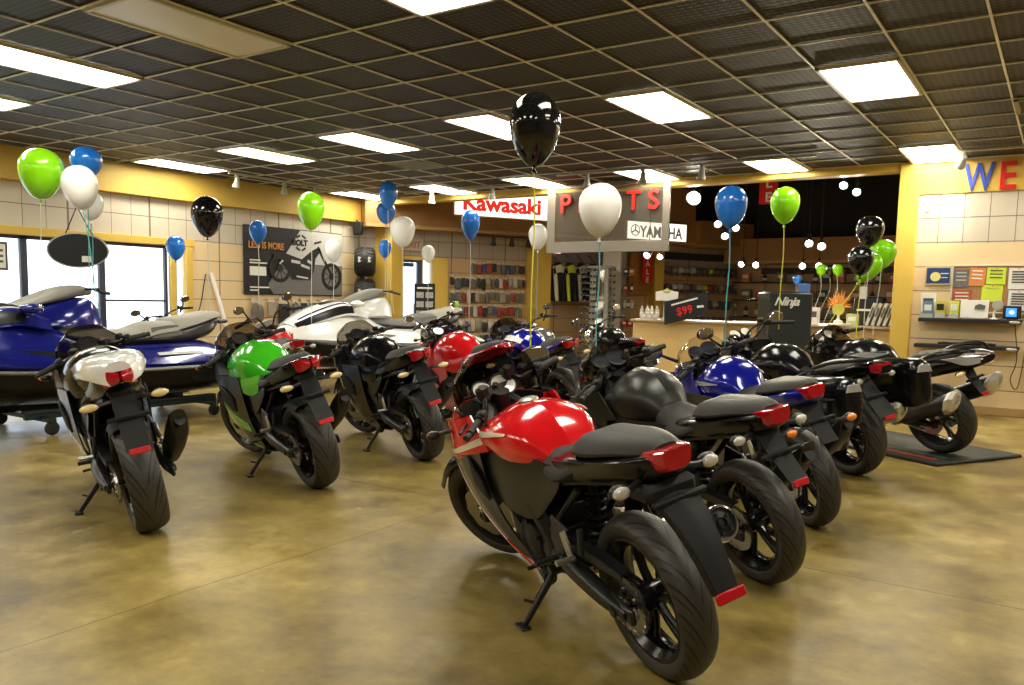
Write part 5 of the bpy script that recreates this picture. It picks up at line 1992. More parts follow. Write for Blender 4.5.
bike_green = Bike(S_base(**dict(SUPER, key='superg', exhaust='low', tank=GREEN, tail=GBLACK, extra=extra_super(dict(upper=GBLACK, lower=GBLACK, mid=GBLACK, accent=GREEN, wing=GREEN, hug=True)))),
                  (-4.145, 3.86, 0), R(158.5), 0.22, 'motorcycle with bright green tank left of the centre aisle')
bike_black = Bike(S_base(**dict(SUPER, key='superb', tank=GBLACK, tail=GBLACK, extra=extra_super(dict(upper=GBLACK, lower=GBLACK, mid=GBLACK, wing=GBLACK, hug=True)))),
                  (-4.195, 5.05, 0), R(153.7), 0.21, 'all black faired motorcycle behind the green tanked one')
bike_redtank = Bike(S_base(**dict(SUPER, key='superr', tank=RED, tail=RED, extra=extra_super(dict(upper=RED, lower=RED, mid=GBLACK, wing=RED, flank=RED)))),
                    (-4.22, 6.22, 0), R(153), 0.21, 'motorcycle with glossy red tank and red tail in the middle row')
bike_bluetank = Bike(S_base(**dict(SUPER, key='superbl', tank=BLUE, tail=GBLACK, tank_trim=[('tank_decal', WHITE, tank_stripe(u=(0.1, 0.8), v=(0.15, 0.4)))],
                     extra=extra_super(dict(upper=BLUE, lower=BLUE, mid=GBLACK, flank=BLUE)))),
                     (-4.25, 7.45, 0), R(152), 0.21, 'motorcycle with blue and white tank behind the red tanked one')
bike_dirt = Bike(S_base(**dict(DIRT, tank=RED, tail=WHITE, extra=extra_dirt({}))),
                 (-6.12, 5.50, 0), R(150), 0.16, 'red and white dirt motorcycle with tall handlebar behind the green tanked one', scale=0.94)
for k, (loc, yaw, col, spec, lab) in enumerate((
        ((-6.20, 8.20, 0), 140, dict(tank=BLUE, tail=GBLACK), dict(chrome=True, mid=GBLACK), 'blue naked motorcycle with round chrome headlamp before the hanging packets'),
        ((-5.07, 8.8, 0), 140, dict(tank=GREY, tail=GBLACK, key='naked2'), dict(mid=GBLACK, screen=True), 'grey naked motorcycle with clear screen near the jackets'),
        ((-4.43, 9.57, 0), 140, dict(tank=GBLACK, tail=GBLACK), dict(mid=GBLACK), 'black naked motorcycle before the sunglasses tower'),
        ((-9.55, 6.55, 0), 150, dict(tank=GBLACK, tail=GBLACK), dict(mid=GBLACK), 'black motorcycle behind the blue watercraft, handlebar against the window'))):
    Bike(S_base(**{**NAKED, **col, 'extra': extra_naked(spec)}), loc, R(yaw), 0.2, lab, scale=0.97)
# dark display mat under the last motorcycle (about the machine's length)
mt = MB()
mt.prism([(-0.36, -0.62), (1.75, -0.62), (1.75, 0.50), (-0.36, 0.50)], (0, 0, 0.016), (1, 0, 0), (0, 1, 0), 0.03, 0.01)
mo = mt.build('display_mat', mat('dark_rubber_mat', (0.018, 0.020, 0.018), 0.6, bump=0.2, bscale=200))
mo.location = (-0.85, 8.05, 0); mo.rotation_euler = (0, 0, R(150))
tag(mo, 'flat dark rubber mat with red stripe under the last black motorcycle', 'mat')
for k, (y0, y1, m_) in enumerate(((0.34, 0.38, REFR), (0.20, 0.23, mat('green_mat_stripe', (0.02, 0.12, 0.05), 0.6)))):
    st = MB(); st.box((0.7, (y0 + y1) / 2, 0.0325), (1.9, y1 - y0, 0.003)); st.build('mat_stripe', m_, mo, loc=(0, 0, 0))
# ------------------------------------------------------------------ personal watercraft
HULLB = mat('black_hull_gelcoat', (0.008, 0.008, 0.008), 0.3, spec=0.4)
SEATG = mat('grey_marine_vinyl', (0.34, 0.325, 0.275), 0.5, bump=0.2, bscale=250)
SEATD = mat('dark_grey_marine_vinyl', (0.10, 0.10, 0.092), 0.5, bump=0.2, bscale=250)
DKBLUE = paint('deep_blue_gelcoat', (0.008, 0.012, 0.19), 0.15)
BLUEL = mat('light_blue_plastic', (0.10, 0.22, 0.62), 0.35)


def pair(m, name, mt, parent):
    """left part and its mirrored right twin"""
    m.build(name, mt, parent)
    n = MB()
    n.v = [Vector((p.x, -p.y, p.z)) for p in m.v]
    n.f = [tuple(reversed(q)) for q in m.f]
    n.build(name, mt, parent)


def watercraft(label, loc, rot, deck, hood, seatm, lower=HULLB, text_m=None, accent=None, rider_m=None):
    t = empty('jet_ski', loc, (0, 0, rot), label, 'watercraft')
    m = MB()
    m.hull([(-1.62, [(0, 0.56), (0.50, 0.55), (0.57, 0.52), (0.52, 0.37), (0.25, 0.27), (0, 0.24)]),
            (-0.9, [(0, 0.56), (0.55, 0.55), (0.61, 0.52), (0.54, 0.36), (0.25, 0.26), (0, 0.22)]),
            (0.1, [(0, 0.58), (0.55, 0.56), (0.61, 0.53), (0.51, 0.36), (0.23, 0.26), (0, 0.22)]),
            (0.9, [(0, 0.60), (0.48, 0.59), (0.53, 0.56), (0.40, 0.40), (0.18, 0.30), (0, 0.26)]),
            (1.4, [(0, 0.63), (0.28, 0.625), (0.33, 0.605), (0.20, 0.48), (0.08, 0.41), (0, 0.39)]),
            (1.66, [(0, 0.66), (0.09, 0.655), (0.11, 0.645), (0.06, 0.60), (0.03, 0.57), (0, 0.56)])], 40, 14)
    hull = m.build('hull', lower, t)
    m = MB()
    for sd in (1, -1):
        m.tube([(-1.63, sd * 0.575, 0.545), (-0.9, sd * 0.618, 0.545), (0.1, sd * 0.618, 0.555), (0.9, sd * 0.54, 0.585), (1.4, sd * 0.335, 0.625), (1.66, sd * 0.10, 0.66), (1.70, 0, 0.665)], 0.018, 8, 40)
    m.build('rub_rail', mat('dark_silver_rail', (0.20, 0.20, 0.19), 0.4, 0.4) if deck is not WHITE else HULLB, hull)
    m = MB()
    m.hull([(-1.62, [(0, 0.66), (0.30, 0.655), (0.46, 0.63), (0.55, 0.57), (0, 0.55)]),
            (-1.2, [(0, 0.80), (0.20, 0.79), (0.40, 0.72), (0.585, 0.57), (0, 0.55)]),
            (-0.5, [(0, 0.82), (0.20, 0.80), (0.36, 0.71), (0.60, 0.57), (0, 0.55)]),
            (0.05, [(0, 0.84), (0.20, 0.82), (0.36, 0.73), (0.60, 0.575), (0, 0.55)]),
            (0.45, [(0, 1.04), (0.20, 1.00), (0.38, 0.80), (0.585, 0.58), (0, 0.55)]),
            (0.85, [(0, 1.10), (0.24, 1.06), (0.42, 0.84), (0.535, 0.60), (0, 0.56)]),
            (1.25, [(0, 0.98), (0.22, 0.95), (0.34, 0.80), (0.41, 0.63), (0, 0.58)]),
            (1.55, [(0, 0.82), (0.13, 0.80), (0.19, 0.73), (0.21, 0.655), (0, 0.60)]),
            (1.69, [(0, 0.70), (0.04, 0.695), (0.05, 0.685), (0.05, 0.67), (0, 0.65)])], 46, 14)
    dk = m.build('deck', deck, t)
    # hood panel with a black visor insert
    m = MB()
    HR = [[(0.40, 0.0, 1.10), (0.75, 0.0, 1.165), (1.15, 0.0, 1.06), (1.52, 0.0, 0.865)], [(0.40, 0.20, 1.05), (0.75, 0.25, 1.12), (1.15, 0.255, 1.01), (1.50, 0.145, 0.84)], [(0.42, 0.33, 0.93), (0.75, 0.37, 0.98), (1.15, 0.335, 0.89), (1.46, 0.20, 0.775)]]
    m.surf(HR, 20, 10, 0.02)
    m.mirror_y()
    hd = m.build('hood', hood, t)
    m = MB()
    m.surf(HR, 14, 4, 0.006, (0.25, 0.97), (lambda q: 0.62 - 0.1 * q, lambda q: 0.93), 0.014)
    pair(m, 'hood_vent', HULLB, hd)
    m = MB()
    m.surf(HR, 12, 4, 0.006, (0.0, 0.55), (0.02, lambda q: 0.36 - 0.22 * q), 0.014)
    pair(m, 'hood_visor', HULLB, hd)
    m = MB()
    m.surf(HR, 14, 2, 0.005, (0.15, 0.9), (lambda q: 0.44 - 0.1 * q, lambda q: 0.50 - 0.1 * q), 0.015)
    pair(m, 'hood_stripe', accent or WHITE, hd)
    # side panel accents along the deck
    m = MB()
    SR = [[(1.30, 0.335, 0.79), (0.80, 0.43, 0.82), (0.30, 0.385, 0.76), (0.0, 0.365, 0.74)], [(1.30, 0.40, 0.66), (0.80, 0.53, 0.635), (0.30, 0.565, 0.62), (0.0, 0.575, 0.615)]]
    m.surf(SR, 16, 4, 0.006, (0.1, 0.95), (lambda q: 0.25 + 0.1 * q, lambda q: 0.62 - 0.2 * abs(q - 0.4)), -0.012)
    pair(m, 'side_vent', HULLB, dk)
    m = MB()
    S2 = [[(-0.55, 0.395, 0.71), (-1.0, 0.42, 0.71), (-1.45, 0.46, 0.655)], [(-0.55, 0.55, 0.61), (-1.0, 0.55, 0.61), (-1.5, 0.545, 0.59)]]
    m.surf(S2, 14, 3, 0.005, (0.0, 0.55), (lambda q: 0.25, lambda q: 0.5), -0.012)
    pair(m, 'side_lettering_panel', SILV if deck is not WHITE else DKBLUE, dk)
    # seat on a dark base
    m = MB()
    m.hull([(0.30, [(0, 0.95), (0.08, 0.94), (0.15, 0.88), (0.17, 0.80), (0, 0.78)]), (-0.2, [(0, 0.86), (0.16, 0.86), (0.235, 0.84), (0.25, 0.78), (0, 0.76)]), (-0.6, [(0, 0.89), (0.18, 0.885), (0.255, 0.86), (0.26, 0.78), (0, 0.76)]),
            (-1.0, [(0, 0.93), (0.18, 0.925), (0.245, 0.89), (0.25, 0.79), (0, 0.76)]), (-1.35, [(0, 1.01), (0.14, 1.005), (0.18, 0.97), (0.18, 0.86), (0, 0.80)]), (-1.50, [(0, 1.04), (0.09, 1.035), (0.12, 1.01), (0.10, 0.95), (0, 0.93)])], 26, 12)
    m.build('seat_base', HULLB, t)
    m = MB()
    m.hull([(0.34, [(0, 1.02), (0.05, 1.015), (0.10, 0.98), (0.13, 0.89), (0, 0.87)]),
            (0.12, [(0, 0.97), (0.09, 0.965), (0.16, 0.925), (0.225, 0.85), (0, 0.83)]),
            (-0.25, [(0, 0.925), (0.11, 0.92), (0.19, 0.885), (0.265, 0.81), (0, 0.80)]),
            (-0.48, [(0, 0.925), (0.13, 0.92), (0.21, 0.885), (0.275, 0.82), (0, 0.80)]),
            (-0.68, [(0, 0.985), (0.14, 0.98), (0.22, 0.94), (0.275, 0.86), (0, 0.83)]),
            (-0.90, [(0, 1.00), (0.14, 0.995), (0.215, 0.965), (0.265, 0.89), (0, 0.86)])], 26, 14)
    st = m.build('rider_seat', rider_m or seatm, t)
    m = MB()
    m.hull([(-0.90, [(0, 1.00), (0.14, 0.995), (0.215, 0.96), (0.26, 0.89), (0, 0.87)]),
            (-0.96, [(0, 1.03), (0.14, 1.025), (0.21, 0.985), (0.25, 0.91), (0, 0.89)]),
            (-1.20, [(0, 1.065), (0.13, 1.06), (0.19, 1.03), (0.22, 0.965), (0, 0.94)]),
            (-1.42, [(0, 1.105), (0.11, 1.10), (0.16, 1.075), (0.18, 1.025), (0, 1.00)]),
            (-1.54, [(0, 1.095), (0.08, 1.09), (0.115, 1.07), (0.12, 1.04), (0, 1.03)])], 20, 14)
    m.build('rear_seat', seatm, t)
    for sd in (1, -1):
        m = MB()
        m.surf([[(-0.62, sd * 0.238, 0.935), (-0.8, sd * 0.236, 0.955), (-0.93, sd * 0.232, 0.955)], [(-0.60, sd * 0.282, 0.83), (-0.8, sd * 0.281, 0.84), (-0.95, sd * 0.272, 0.86)]], 8, 3, 0.012)
        m.build('seat_side_insert', SEATD, st)
    SH = lambda p: Vector(((p.x - 0.45) * 0.80 + 0.22, p.y * 0.90, (p.z - 1.0) * 0.86 + 0.990))
    # steering pod, bars, grips, mirrors
    m = MB()
    m.hull([(1.12, [(0, 1.135), (0.03, 1.132), (0.05, 1.125), (0.04, 1.115), (0, 1.11)]),
            (0.85, [(0, 1.245), (0.11, 1.24), (0.18, 1.20), (0.16, 1.17), (0, 1.16)]),
            (0.50, [(0, 1.375), (0.13, 1.365), (0.205, 1.30), (0.17, 1.245), (0, 1.23)]),
            (0.24, [(0, 1.42), (0.10, 1.415), (0.15, 1.37), (0.12, 1.30), (0, 1.28)]),
            (0.05, [(0, 1.39), (0.06, 1.385), (0.08, 1.36), (0.06, 1.32), (0, 1.31)])], 26, 12)
    pod = m.xform(SH).build('steering_cowl', mat('dark_grey_cowl', (0.20, 0.195, 0.17), 0.45), t)
    m = MB()
    m.hull([(1.0, [(0, 1.12), (0.12, 1.115), (0.20, 1.08), (0.24, 0.98), (0, 0.96)]), (0.50, [(0, 1.25), (0.13, 1.24), (0.20, 1.19), (0.26, 0.96), (0, 0.94)]), (0.12, [(0, 1.28), (0.09, 1.27), (0.12, 1.22), (0.17, 0.96), (0, 0.92)]), (-0.05, [(0, 1.16), (0.05, 1.15), (0.07, 1.10), (0.10, 0.94), (0, 0.90)])], 18, 12)
    m.xform(SH).build('cowl_base', deck, pod)
    m = MB()
    m.tube([(0.05, -0.40, 1.335), (0.10, -0.22, 1.375), (0.16, -0.08, 1.375), (0.16, 0.08, 1.375), (0.10, 0.22, 1.375), (0.05, 0.40, 1.335)], 0.014, 8, 22)
    hb = m.xform(SH).build('handlebar', HULLB, t)
    for sd in (1, -1):
        m = MB(); m.tube([(0.075, sd * 0.29, 1.355), (0.048, sd * 0.42, 1.332)], [0.020, 0.019], 12); m.xform(SH).build('grip', RUB, hb)
        m = MB(); m.tube([(0.13, sd * 0.24, 1.37), (0.13, sd * 0.36, 1.345)], 0.007, 6); m.box((0.09, sd * 0.25, 1.372), (0.05, 0.05, 0.045), 0.01); m.xform(SH).build('lever', HULLB, hb)
        m = MB(); m.ell((0.62, sd * 0.36, 1.13), (0.10, 0.075, 0.05), 16, 10); m.tube([(0.62, sd * 0.26, 1.08), (0.62, sd * 0.33, 1.11)], 0.025, 8)
        mi = m.build('mirror', deck, t)
        m = MB(); m.ell((0.535, sd * 0.36, 1.13), (0.018, 0.062, 0.040), 14, 8); m.build('mirror_glass', MIRG, mi)
    m = MB(); m.tube([(-1.48, -0.16, 0.98), (-1.60, -0.14, 0.99), (-1.63, 0, 0.99), (-1.60, 0.14, 0.99), (-1.48, 0.16, 0.98)], 0.017, 8, 16); m.build('grab_handle', HULLB, t)
    for sd in (1, -1):
        m = MB()
        m.prism([(-0.35, -0.05), (0.30, -0.03), (0.36, 0.03), (-0.35, 0.05)], (-1.15, sd * 0.588, 0.43), (1, 0, 0), (0, 0.18, 1), 0.03, 0.008)
        m.build('sponson', PLAS, hull)
    if text_m:
        for sd in (1, -1):
            text('side_lettering', 'YAMAHA', 0.085, text_m, dk, (-1.12 if sd < 0 else -1.12 + 0.0, sd * 0.612, 0.565) if sd < 0 else (-1.12, 0.610, 0.565), (R(68), 0, PI if sd > 0 else 0), 0.002, 0.002)
    # rolling cart
    return t


def cart(label, loc, rot, z=0.24):
    t = empty('watercraft_cart', loc, (0, 0, rot), label, 'cart')
    fm = mat('dark_green_cart_enamel', (0.02, 0.045, 0.045), 0.4)
    m = MB()
    for sd in (1, -1):
        m.bar((-1.0, sd * 0.30, z - 0.085), (1.0, sd * 0.30, z - 0.085), 0.05, 0.05, 0.005)
    for x in (-0.85, 0.0, 0.85):
        m.bar((x, -0.52, z - 0.105), (x, 0.52, z - 0.105), 0.05, 0.05, 0.005)
    fr = m.build('frame', fm, t)
    m = MB()
    for sd in (1, -1):
        m.bar((-1.0, sd * 0.28, z - 0.045), (1.0, sd * 0.28, z - 0.045), 0.09, 0.025, 0.006)
    m.build('bunk', mat('grey_carpeted_bunk', (0.06, 0.06, 0.06), 0.9), t)
    for x in (-0.85, 0.85):
        for sd in (1, -1):
            m = MB(); m.revolve([(0.0, -0.018), (0.05, -0.02), (0.062, -0.012), (0.062, 0.012), (0.05, 0.02), (0.0, 0.018)], (x, sd * 0.48, 0.063), 'y', 20)
            m.box((x, sd * 0.48, 0.122), (0.05, 0.06, 0.02), 0.004)
            m.build('caster_wheel', RUB, t)
    return t


watercraft('deep blue watercraft with grey seat nearest the viewer by the window', (-7.98, 4.30, 0), R(-90), DKBLUE, DKBLUE, SEATG, HULLB, SILV)
cart('wheeled cart under the nearest blue watercraft', (-7.98, 4.62, 0), R(-90))
watercraft('white and blue watercraft standing before the banner wall', (-8.25, 8.80, 0.06), R(260), WHITE, WHITE, SEATG, HULLB, None, DKBLUE, SEATD)
cart('wheeled cart under the white and blue watercraft', (-8.25, 8.80, 0), R(260), 0.30)
# ------------------------------------------------------------------ balloons
def latex(name, col, rough=0.18, trans=0.0):
    m = mat(name, col, rough, 0.0, 0.6, 0.5)
    b = m.node_tree.nodes['Principled BSDF']
    b.inputs['Subsurface Weight'].default_value = 0.5 if max(col) > 0.2 else 0.0
    b.inputs['Subsurface Radius'].default_value = (0.12, 0.12, 0.12)
    return m


BC = dict(lime=latex('lime_balloon_latex', (0.30, 0.78, 0.01)), blue=latex('blue_balloon_latex', (0.015, 0.20, 0.72)), white=latex('white_balloon_latex', (0.95, 0.95, 0.90), 0.3), black=latex('black_balloon_latex', (0.006, 0.006, 0.006), 0.10))
RIB = dict(teal=mat('teal_ribbon', (0.10, 0.42, 0.46), 0.35), yellow=mat('yellow_ribbon', (0.62, 0.62, 0.05), 0.35), pale=mat('pale_ribbon', (0.62, 0.62, 0.55), 0.35))
_bm = None


def balloon(col, loc, w, h, rib, zend, label, tilt=(0, 0), end=None):
    """loc = centre, w = width, h = height"""
    t = empty('balloon', (loc[0], loc[1], loc[2]), (tilt[0], tilt[1], 0), label, 'balloon', 'helium balloons')
    m = MB()
    r, H = w / 2, h
    zt = H / 2
    prof = []
    n = 22
    for i in range(n + 1):
        a = i / n
        # egg: round crown, tapering to the neck
        th = PI * a
        z = zt - H * (1 - math.cos(th)) / 2
        rad = r * math.sin(th) * (1 + 0.20 * math.cos(th)) / 1.02 if a < 1 else 0.004
        prof.append((max(rad, 0.0 if i == 0 else 0.004), z))
    m.revolve(prof, (0, 0, 0), 'z', 36)
    m.build('latex_body', BC[col], t, 60)
    k = MB()
    k.revolve([(0.004, -H / 2 + 0.01), (0.008, -H / 2 - 0.004), (0.006, -H / 2 - 0.010), (0.016, -H / 2 - 0.026), (0.012, -H / 2 - 0.028), (0.0, -H / 2 - 0.02)], (0, 0, 0), 'z', 14)
    k.build('knot', BC[col], t)
    if rib:
        k = MB()
        z0, z1 = -H / 2 - 0.012, zend - loc[2]
        ex = end or (0, 0)
        k.tube([(0, 0, z0), (0.006, 0.004, z0 * 0.7 + z1 * 0.3), (-0.004 + ex[0] * 0.5, 0.003 + ex[1] * 0.5, z0 * 0.35 + z1 * 0.65), (ex[0], ex[1], z1)], 0.0042, 6, 20)
        k.build('ribbon', RIB[rib], t)
    return t


BALLOONS = [
    ('lime', (-8.069, 4.042, 2.381), .389, .478, 'pale', 1.20, 'large lime green balloon at far left, over the blue watercraft', (0, 0.10)),
    ('blue', (-8.027, 4.451, 2.538), .292, .310, 'teal', 1.30, 'blue balloon at upper left peeking out above a white one', (0, 0)),
    ('white', (-7.655, 4.181, 2.245), .315, .417, 'teal', 1.02, 'front white balloon of a close white pair at upper left', (0.0, -0.22)),
    ('white', (-8.30, 4.64, 2.16), .237, .296, 'teal', 1.30, 'rear white balloon mostly hidden behind another white one', (0, 0)),
    ('blue', (-10.232, 6.890, 1.909), .248, .344, 'pale', 1.00, 'small blue balloon in front of the yellow window corner', (0, 0)),
    ('black', (-7.80, 5.642, 2.121), .336, .444, 'pale', 1.08, 'black balloon in front of the tiled wall under a track spotlight', (0, 0)),
    ('blue', (-7.412, 6.005, 1.977), .182, .252, 'pale', 1.20, 'small blue balloon before the upper left corner of the motorcycle banner', (0, 0)),
    ('lime', (-8.104, 7.404, 2.370), .338, .486, 'pale', 0.92, 'lime green balloon above the motorcycle banner', (0, 0)),
    ('white', (-8.65, 8.317, 1.94), .24, .339, 'pale', 1.10, 'small white balloon before the right part of the motorcycle banner', (0, 0)),
    ('blue', (-8.345, 9.107, 2.778), .27, .395, 'pale', 1.05, 'upper blue balloon of a close pair beside the yellow fascia end', (0, 0)),
    ('blue', (-8.84, 9.60, 2.587), .294, .340, 'pale', 1.05, 'lower blue balloon of a close pair beside the yellow fascia end', (0, 0), (0.45, -0.3)),
    ('blue', (-8.463, 9.175, 2.003), .186, .276, 'pale', 1.05, 'small blue balloon before the yellow corner pillar', (0, 0)),
    ('white', (-8.13, 9.186, 2.244), .365, .453, 'pale', 1.05, 'white balloon above the glass door', (0, 0)),
    ('white', (-8.184, 9.841, 1.963), .207, .269, 'pale', 1.12, 'small white balloon right of the glass door', (0, 0)),
    ('blue', (-5.241, 6.986, 2.064), .199, .304, 'pale', 0.95, 'blue balloon below the red lettered lightbox', (0, 0)),
    ('black', (-2.321, 3.631, 2.163), .263, .376, 'yellow', 1.00, 'big black balloon high in the middle of the room', (0, 0), (0.04, -0.06)),
    ('white', (-5.888, 9.343, 2.126), .252, .345, 'teal', 1.02, 'white balloon left of the hanging lettered sign', (0, 0)),
    ('white', (-2.279, 4.283, 1.82), .249, .312, 'teal', 0.96, 'big white balloon in front of the hanging lettered sign', (0, 0)),
    ('blue', (-2.0, 5.698, 1.971), .224, .294, 'teal', 1.00, 'big blue balloon before the dark parts area', (0, 0)),
    ('lime', (-2.112, 7.40, 2.163), .25, .324, 'yellow', 1.08, 'lime green balloon before the black ceiling of the parts area', (0, 0)),
    ('black', (-1.631, 8.612, 2.018), .256, .300, 'pale', 1.0, 'upper black balloon of the cluster by the yellow column', (0, 0)),
    ('black', (-1.641, 8.328, 1.721), .231, .283, 'yellow', 0.97, 'lower black balloon of the cluster by the yellow column', (0, 0)),
    ('lime', (-1.587, 9.103, 1.829), .254, .295, 'pale', 1.0, 'round lime green balloon of the cluster by the yellow column', (0, 0.06)),
    ('lime', (-1.660, 8.80, 1.673), .217, .316, 'yellow', 1.0, 'lime green balloon half hidden behind the lower black one', (0, 0.55)),
    ('lime', (-3.10, 12.93, 1.827), .150, .181, 'pale', 1.035, 'left small green balloon of the far pair above the counter shelves', (0, 0), (0.0, -0.45)),
    ('lime', (-2.93, 13.22, 1.836), .152, .183, 'pale', 1.035, 'right small green balloon of the far pair above the counter shelves', (0, 0), (0.0, -0.7)),
    ('black', (-3.09, 13.45, 1.843), .108, .170, 'pale', 1.035, 'small dark balloon between the two far green ones', (0, 0), (0.03, -0.85)),
    ('blue', (-3.379, 12.661, 1.667), .127, .135, 'pale', 1.03, 'small blue balloon behind the black display box', (0, 0), (0.0, -0.15)),
]
for (c_, lo_, w_, h_, rb_, ze_, la_, ti_, *en_) in BALLOONS:
    balloon(c_, lo_, w_, h_, rb_, ze_, la_, ti_, en_[0] if en_ else None)
# ------------------------------------------------------------------ signs
SIGNW = mat('lit_sign_face', (0.95, 0.95, 0.92), 0.4, emit=(1.0, 0.97, 0.88), estr=1.6)
SRED = mat('sign_red', (0.70, 0.02, 0.015), 0.35)
LRED = mat('lit_sign_red', (0.75, 0.02, 0.01), 0.4, emit=(0.95, 0.04, 0.02), estr=0.75)
LGREY = mat('lit_sign_grey', (0.14, 0.12, 0.10), 0.4, emit=(0.30, 0.26, 0.20), estr=0.35)
SBLUE = mat('letter_blue', (0.02, 0.06, 0.42), 0.35)
SGREY = mat('sign_dark_grey', (0.09, 0.085, 0.08), 0.4)
SFRAME = mat('sign_frame_cream', (0.62, 0.50, 0.30), 0.4)
PAPER = mat('white_paper', (0.80, 0.78, 0.72), 0.6)
ORANGE = mat('orange_print', (0.75, 0.30, 0.05), 0.5)
BOARDB = mat('black_board', (0.012, 0.012, 0.013), 0.4)


def lightbox(name, label, t0, t1, z0, z1, n0, body, size, lm, sx=1.0, bold=0.0, emblem=False):
    t = empty(name, A((t0 + t1) / 2, n0, (z0 + z1) / 2), (0, 0, AROT), label, 'sign')
    W, H_ = t1 - t0, z1 - z0
    m = MB(); m.box((0, 0.06, 0), (W, 0.14, H_), 0.01); m.build('cabinet', SFRAME, t)
    m = MB(); m.box((0, -0.014, 0), (W - 0.05, 0.012, H_ - 0.05), 0.003); m.build('lit_face', SIGNW, t)
    text('lettering', body, size, lm, t, (0.10 if emblem else 0, -0.024, -size * 0.40), (PI / 2, 0, 0), 0.003, bold, 0, sx, 'CENTER')
    if emblem:
        m = MB(); m.revolve([(0.105, -0.004), (0.125, -0.004), (0.125, 0.004), (0.105, 0.004)], (-0.60, -0.022, 0), 'y', 28, True)
        for k in range(3):
            a = PI / 2 + 2 * PI * k / 3
            m.bar((-0.60, -0.022, 0), (-0.60 + 0.10 * math.cos(a), -0.022, 0.10 * math.sin(a)), 0.03, 0.006, up=(0, 1, 0))
            m.ell((-0.60 + 0.075 * math.cos(a), -0.022, 0.075 * math.sin(a)), (0.02, 0.004, 0.02), 10, 6)
        m.build('emblem', lm, t)
    return t


lightbox('lightbox_sign', 'white illuminated sign with bold red lettering on the brown header', 1.04, 3.16, 2.90, 3.50, 0.42, 'Kawasaki', 0.42, LRED, 1.12, 0.016)
lightbox('lightbox_sign', 'white illuminated sign with dark grey lettering and round emblem', 5.10, 6.75, 2.64, 3.06, 0.44, 'YAMAHA', 0.34, LGREY, 0.82, 0.010, True)

# hanging clear sign with perforated metal border
t = empty('hanging_sign', (-5.92, 11.32, 2.57), (0, 0, 0), 'big hanging clear sign with red letters and perforated metal border', 'sign')


def perf_mat():
    m, nt, b = _nt('perforated_steel')
    g = NT(nt)
    x, y, z = g.xyz(g.coord())
    a = g.m('MULTIPLY', g.m('SINE', g.m('MULTIPLY', x, 260.0)), g.m('SINE', g.m('MULTIPLY', z, 260.0)))
    k = g.m('GREATER_THAN', a, 0.25)
    nt.links.new(g.mix(k, (0.33, 0.29, 0.24, 1), (0.07, 0.055, 0.04, 1)), b.inputs['Base Color'])
    b.inputs['Metallic'].default_value = 0.5
    b.inputs['Roughness'].default_value = 0.35
    return m


PERF = perf_mat()
m = MB()
m.box((0, 0, -0.445), (2.09, 0.03, 0.165), 0.004)
m.box((-0.97, 0, 0.05), (0.15, 0.03, 0.824), 0.004)
m.box((0.985, 0, 0.05), (0.11, 0.03, 0.824), 0.004)
m.box((0, 0, 0.497), (2.09, 0.03, 0.07), 0.004)
m.build('metal_border', PERF, t)


def acry():
    m, nt, b = _nt('frosted_clear_acrylic')
    g = NT(nt)
    out = nt.nodes['Material Output']
    tr = g.node('ShaderNodeBsdfTransparent'); tr.inputs[0].default_value = (0.86, 0.85, 0.80, 1)
    b.inputs['Base Color'].default_value = (0.50, 0.47, 0.40, 1); b.inputs['Roughness'].default_value = 0.2
    mx = g.node('ShaderNodeMixShader'); mx.inputs[0].default_value = 0.08
    nt.links.new(tr.outputs[0], mx.inputs[1]); nt.links.new(b.outputs[0], mx.inputs[2]); nt.links.new(mx.outputs[0], out.inputs['Surface'])
    return m


ACR = acry()
m = MB(); m.box((0.02, 0.012, 0.04), (1.90, 0.008, 0.82), 0.002); m.build('clear_panel', ACR, t)
for ch, x in zip('PARTS', (-0.80, -0.47, -0.08, 0.35, 0.70)):
    text('letter', ch, 0.40, SRED, t, (x, -0.03, 0.09), (PI / 2, 0, 0), 0.016, 0.004)
m = MB()
for x in (-0.8, 0.8):
    m.tube([(x, 0, 0.53), (x, 0, 0.538)], 0.006, 6)
m.build('hanging_wire', CHROME, t)

# sale banners
def sale(label, loc, rot, w, h, body='SALE'):
    t = empty('sale_banner', loc, (0, 0, rot), label, 'banner')
    m = MB(); m.surf([[(x, 0.0, z) for x in (-w / 2, 0, w / 2)] for z in (h / 2, 0.15 * h, -0.2 * h, -h / 2)], 8, 10, 0.008); m.build('cloth', SRED, t)
    s = h / len(body)
    for k, ch in enumerate(body):
        text('letter', ch, s * 0.95, PAPER, t, (0, -0.010, h / 2 - s * (k + 0.84)), (PI / 2, 0, 0), 0.002, 0.004, 0, 1.0, 'CENTER')
    return t


sale('narrow red banner with white letters left of the yellow pillar behind the counter', A(5.80, 0.30, 2.06), AROT, 0.26, 0.72)
sale('red banner with white letters hanging under the black ceiling', (-4.36, 14.26, 3.48), R(20), 0.30, 0.96)

# wall letters
for ch, x, m_, lab, wx in (('W', -1.15, SBLUE, 'blue capital letter on the yellow band of the right wall', 0.66), ('E', -0.79, SRED, 'red capital letter on the yellow band of the right wall', 0.86)):
    t = empty('wall_letter', (x, YB - 0.03, 2.72), (0, 0, 0), lab, 'letter')
    text('letter_face', ch, 0.465, m_, t, (0, -0.012, 0), (PI / 2, 0, 0), 0.012, 0.006, 0, wx)

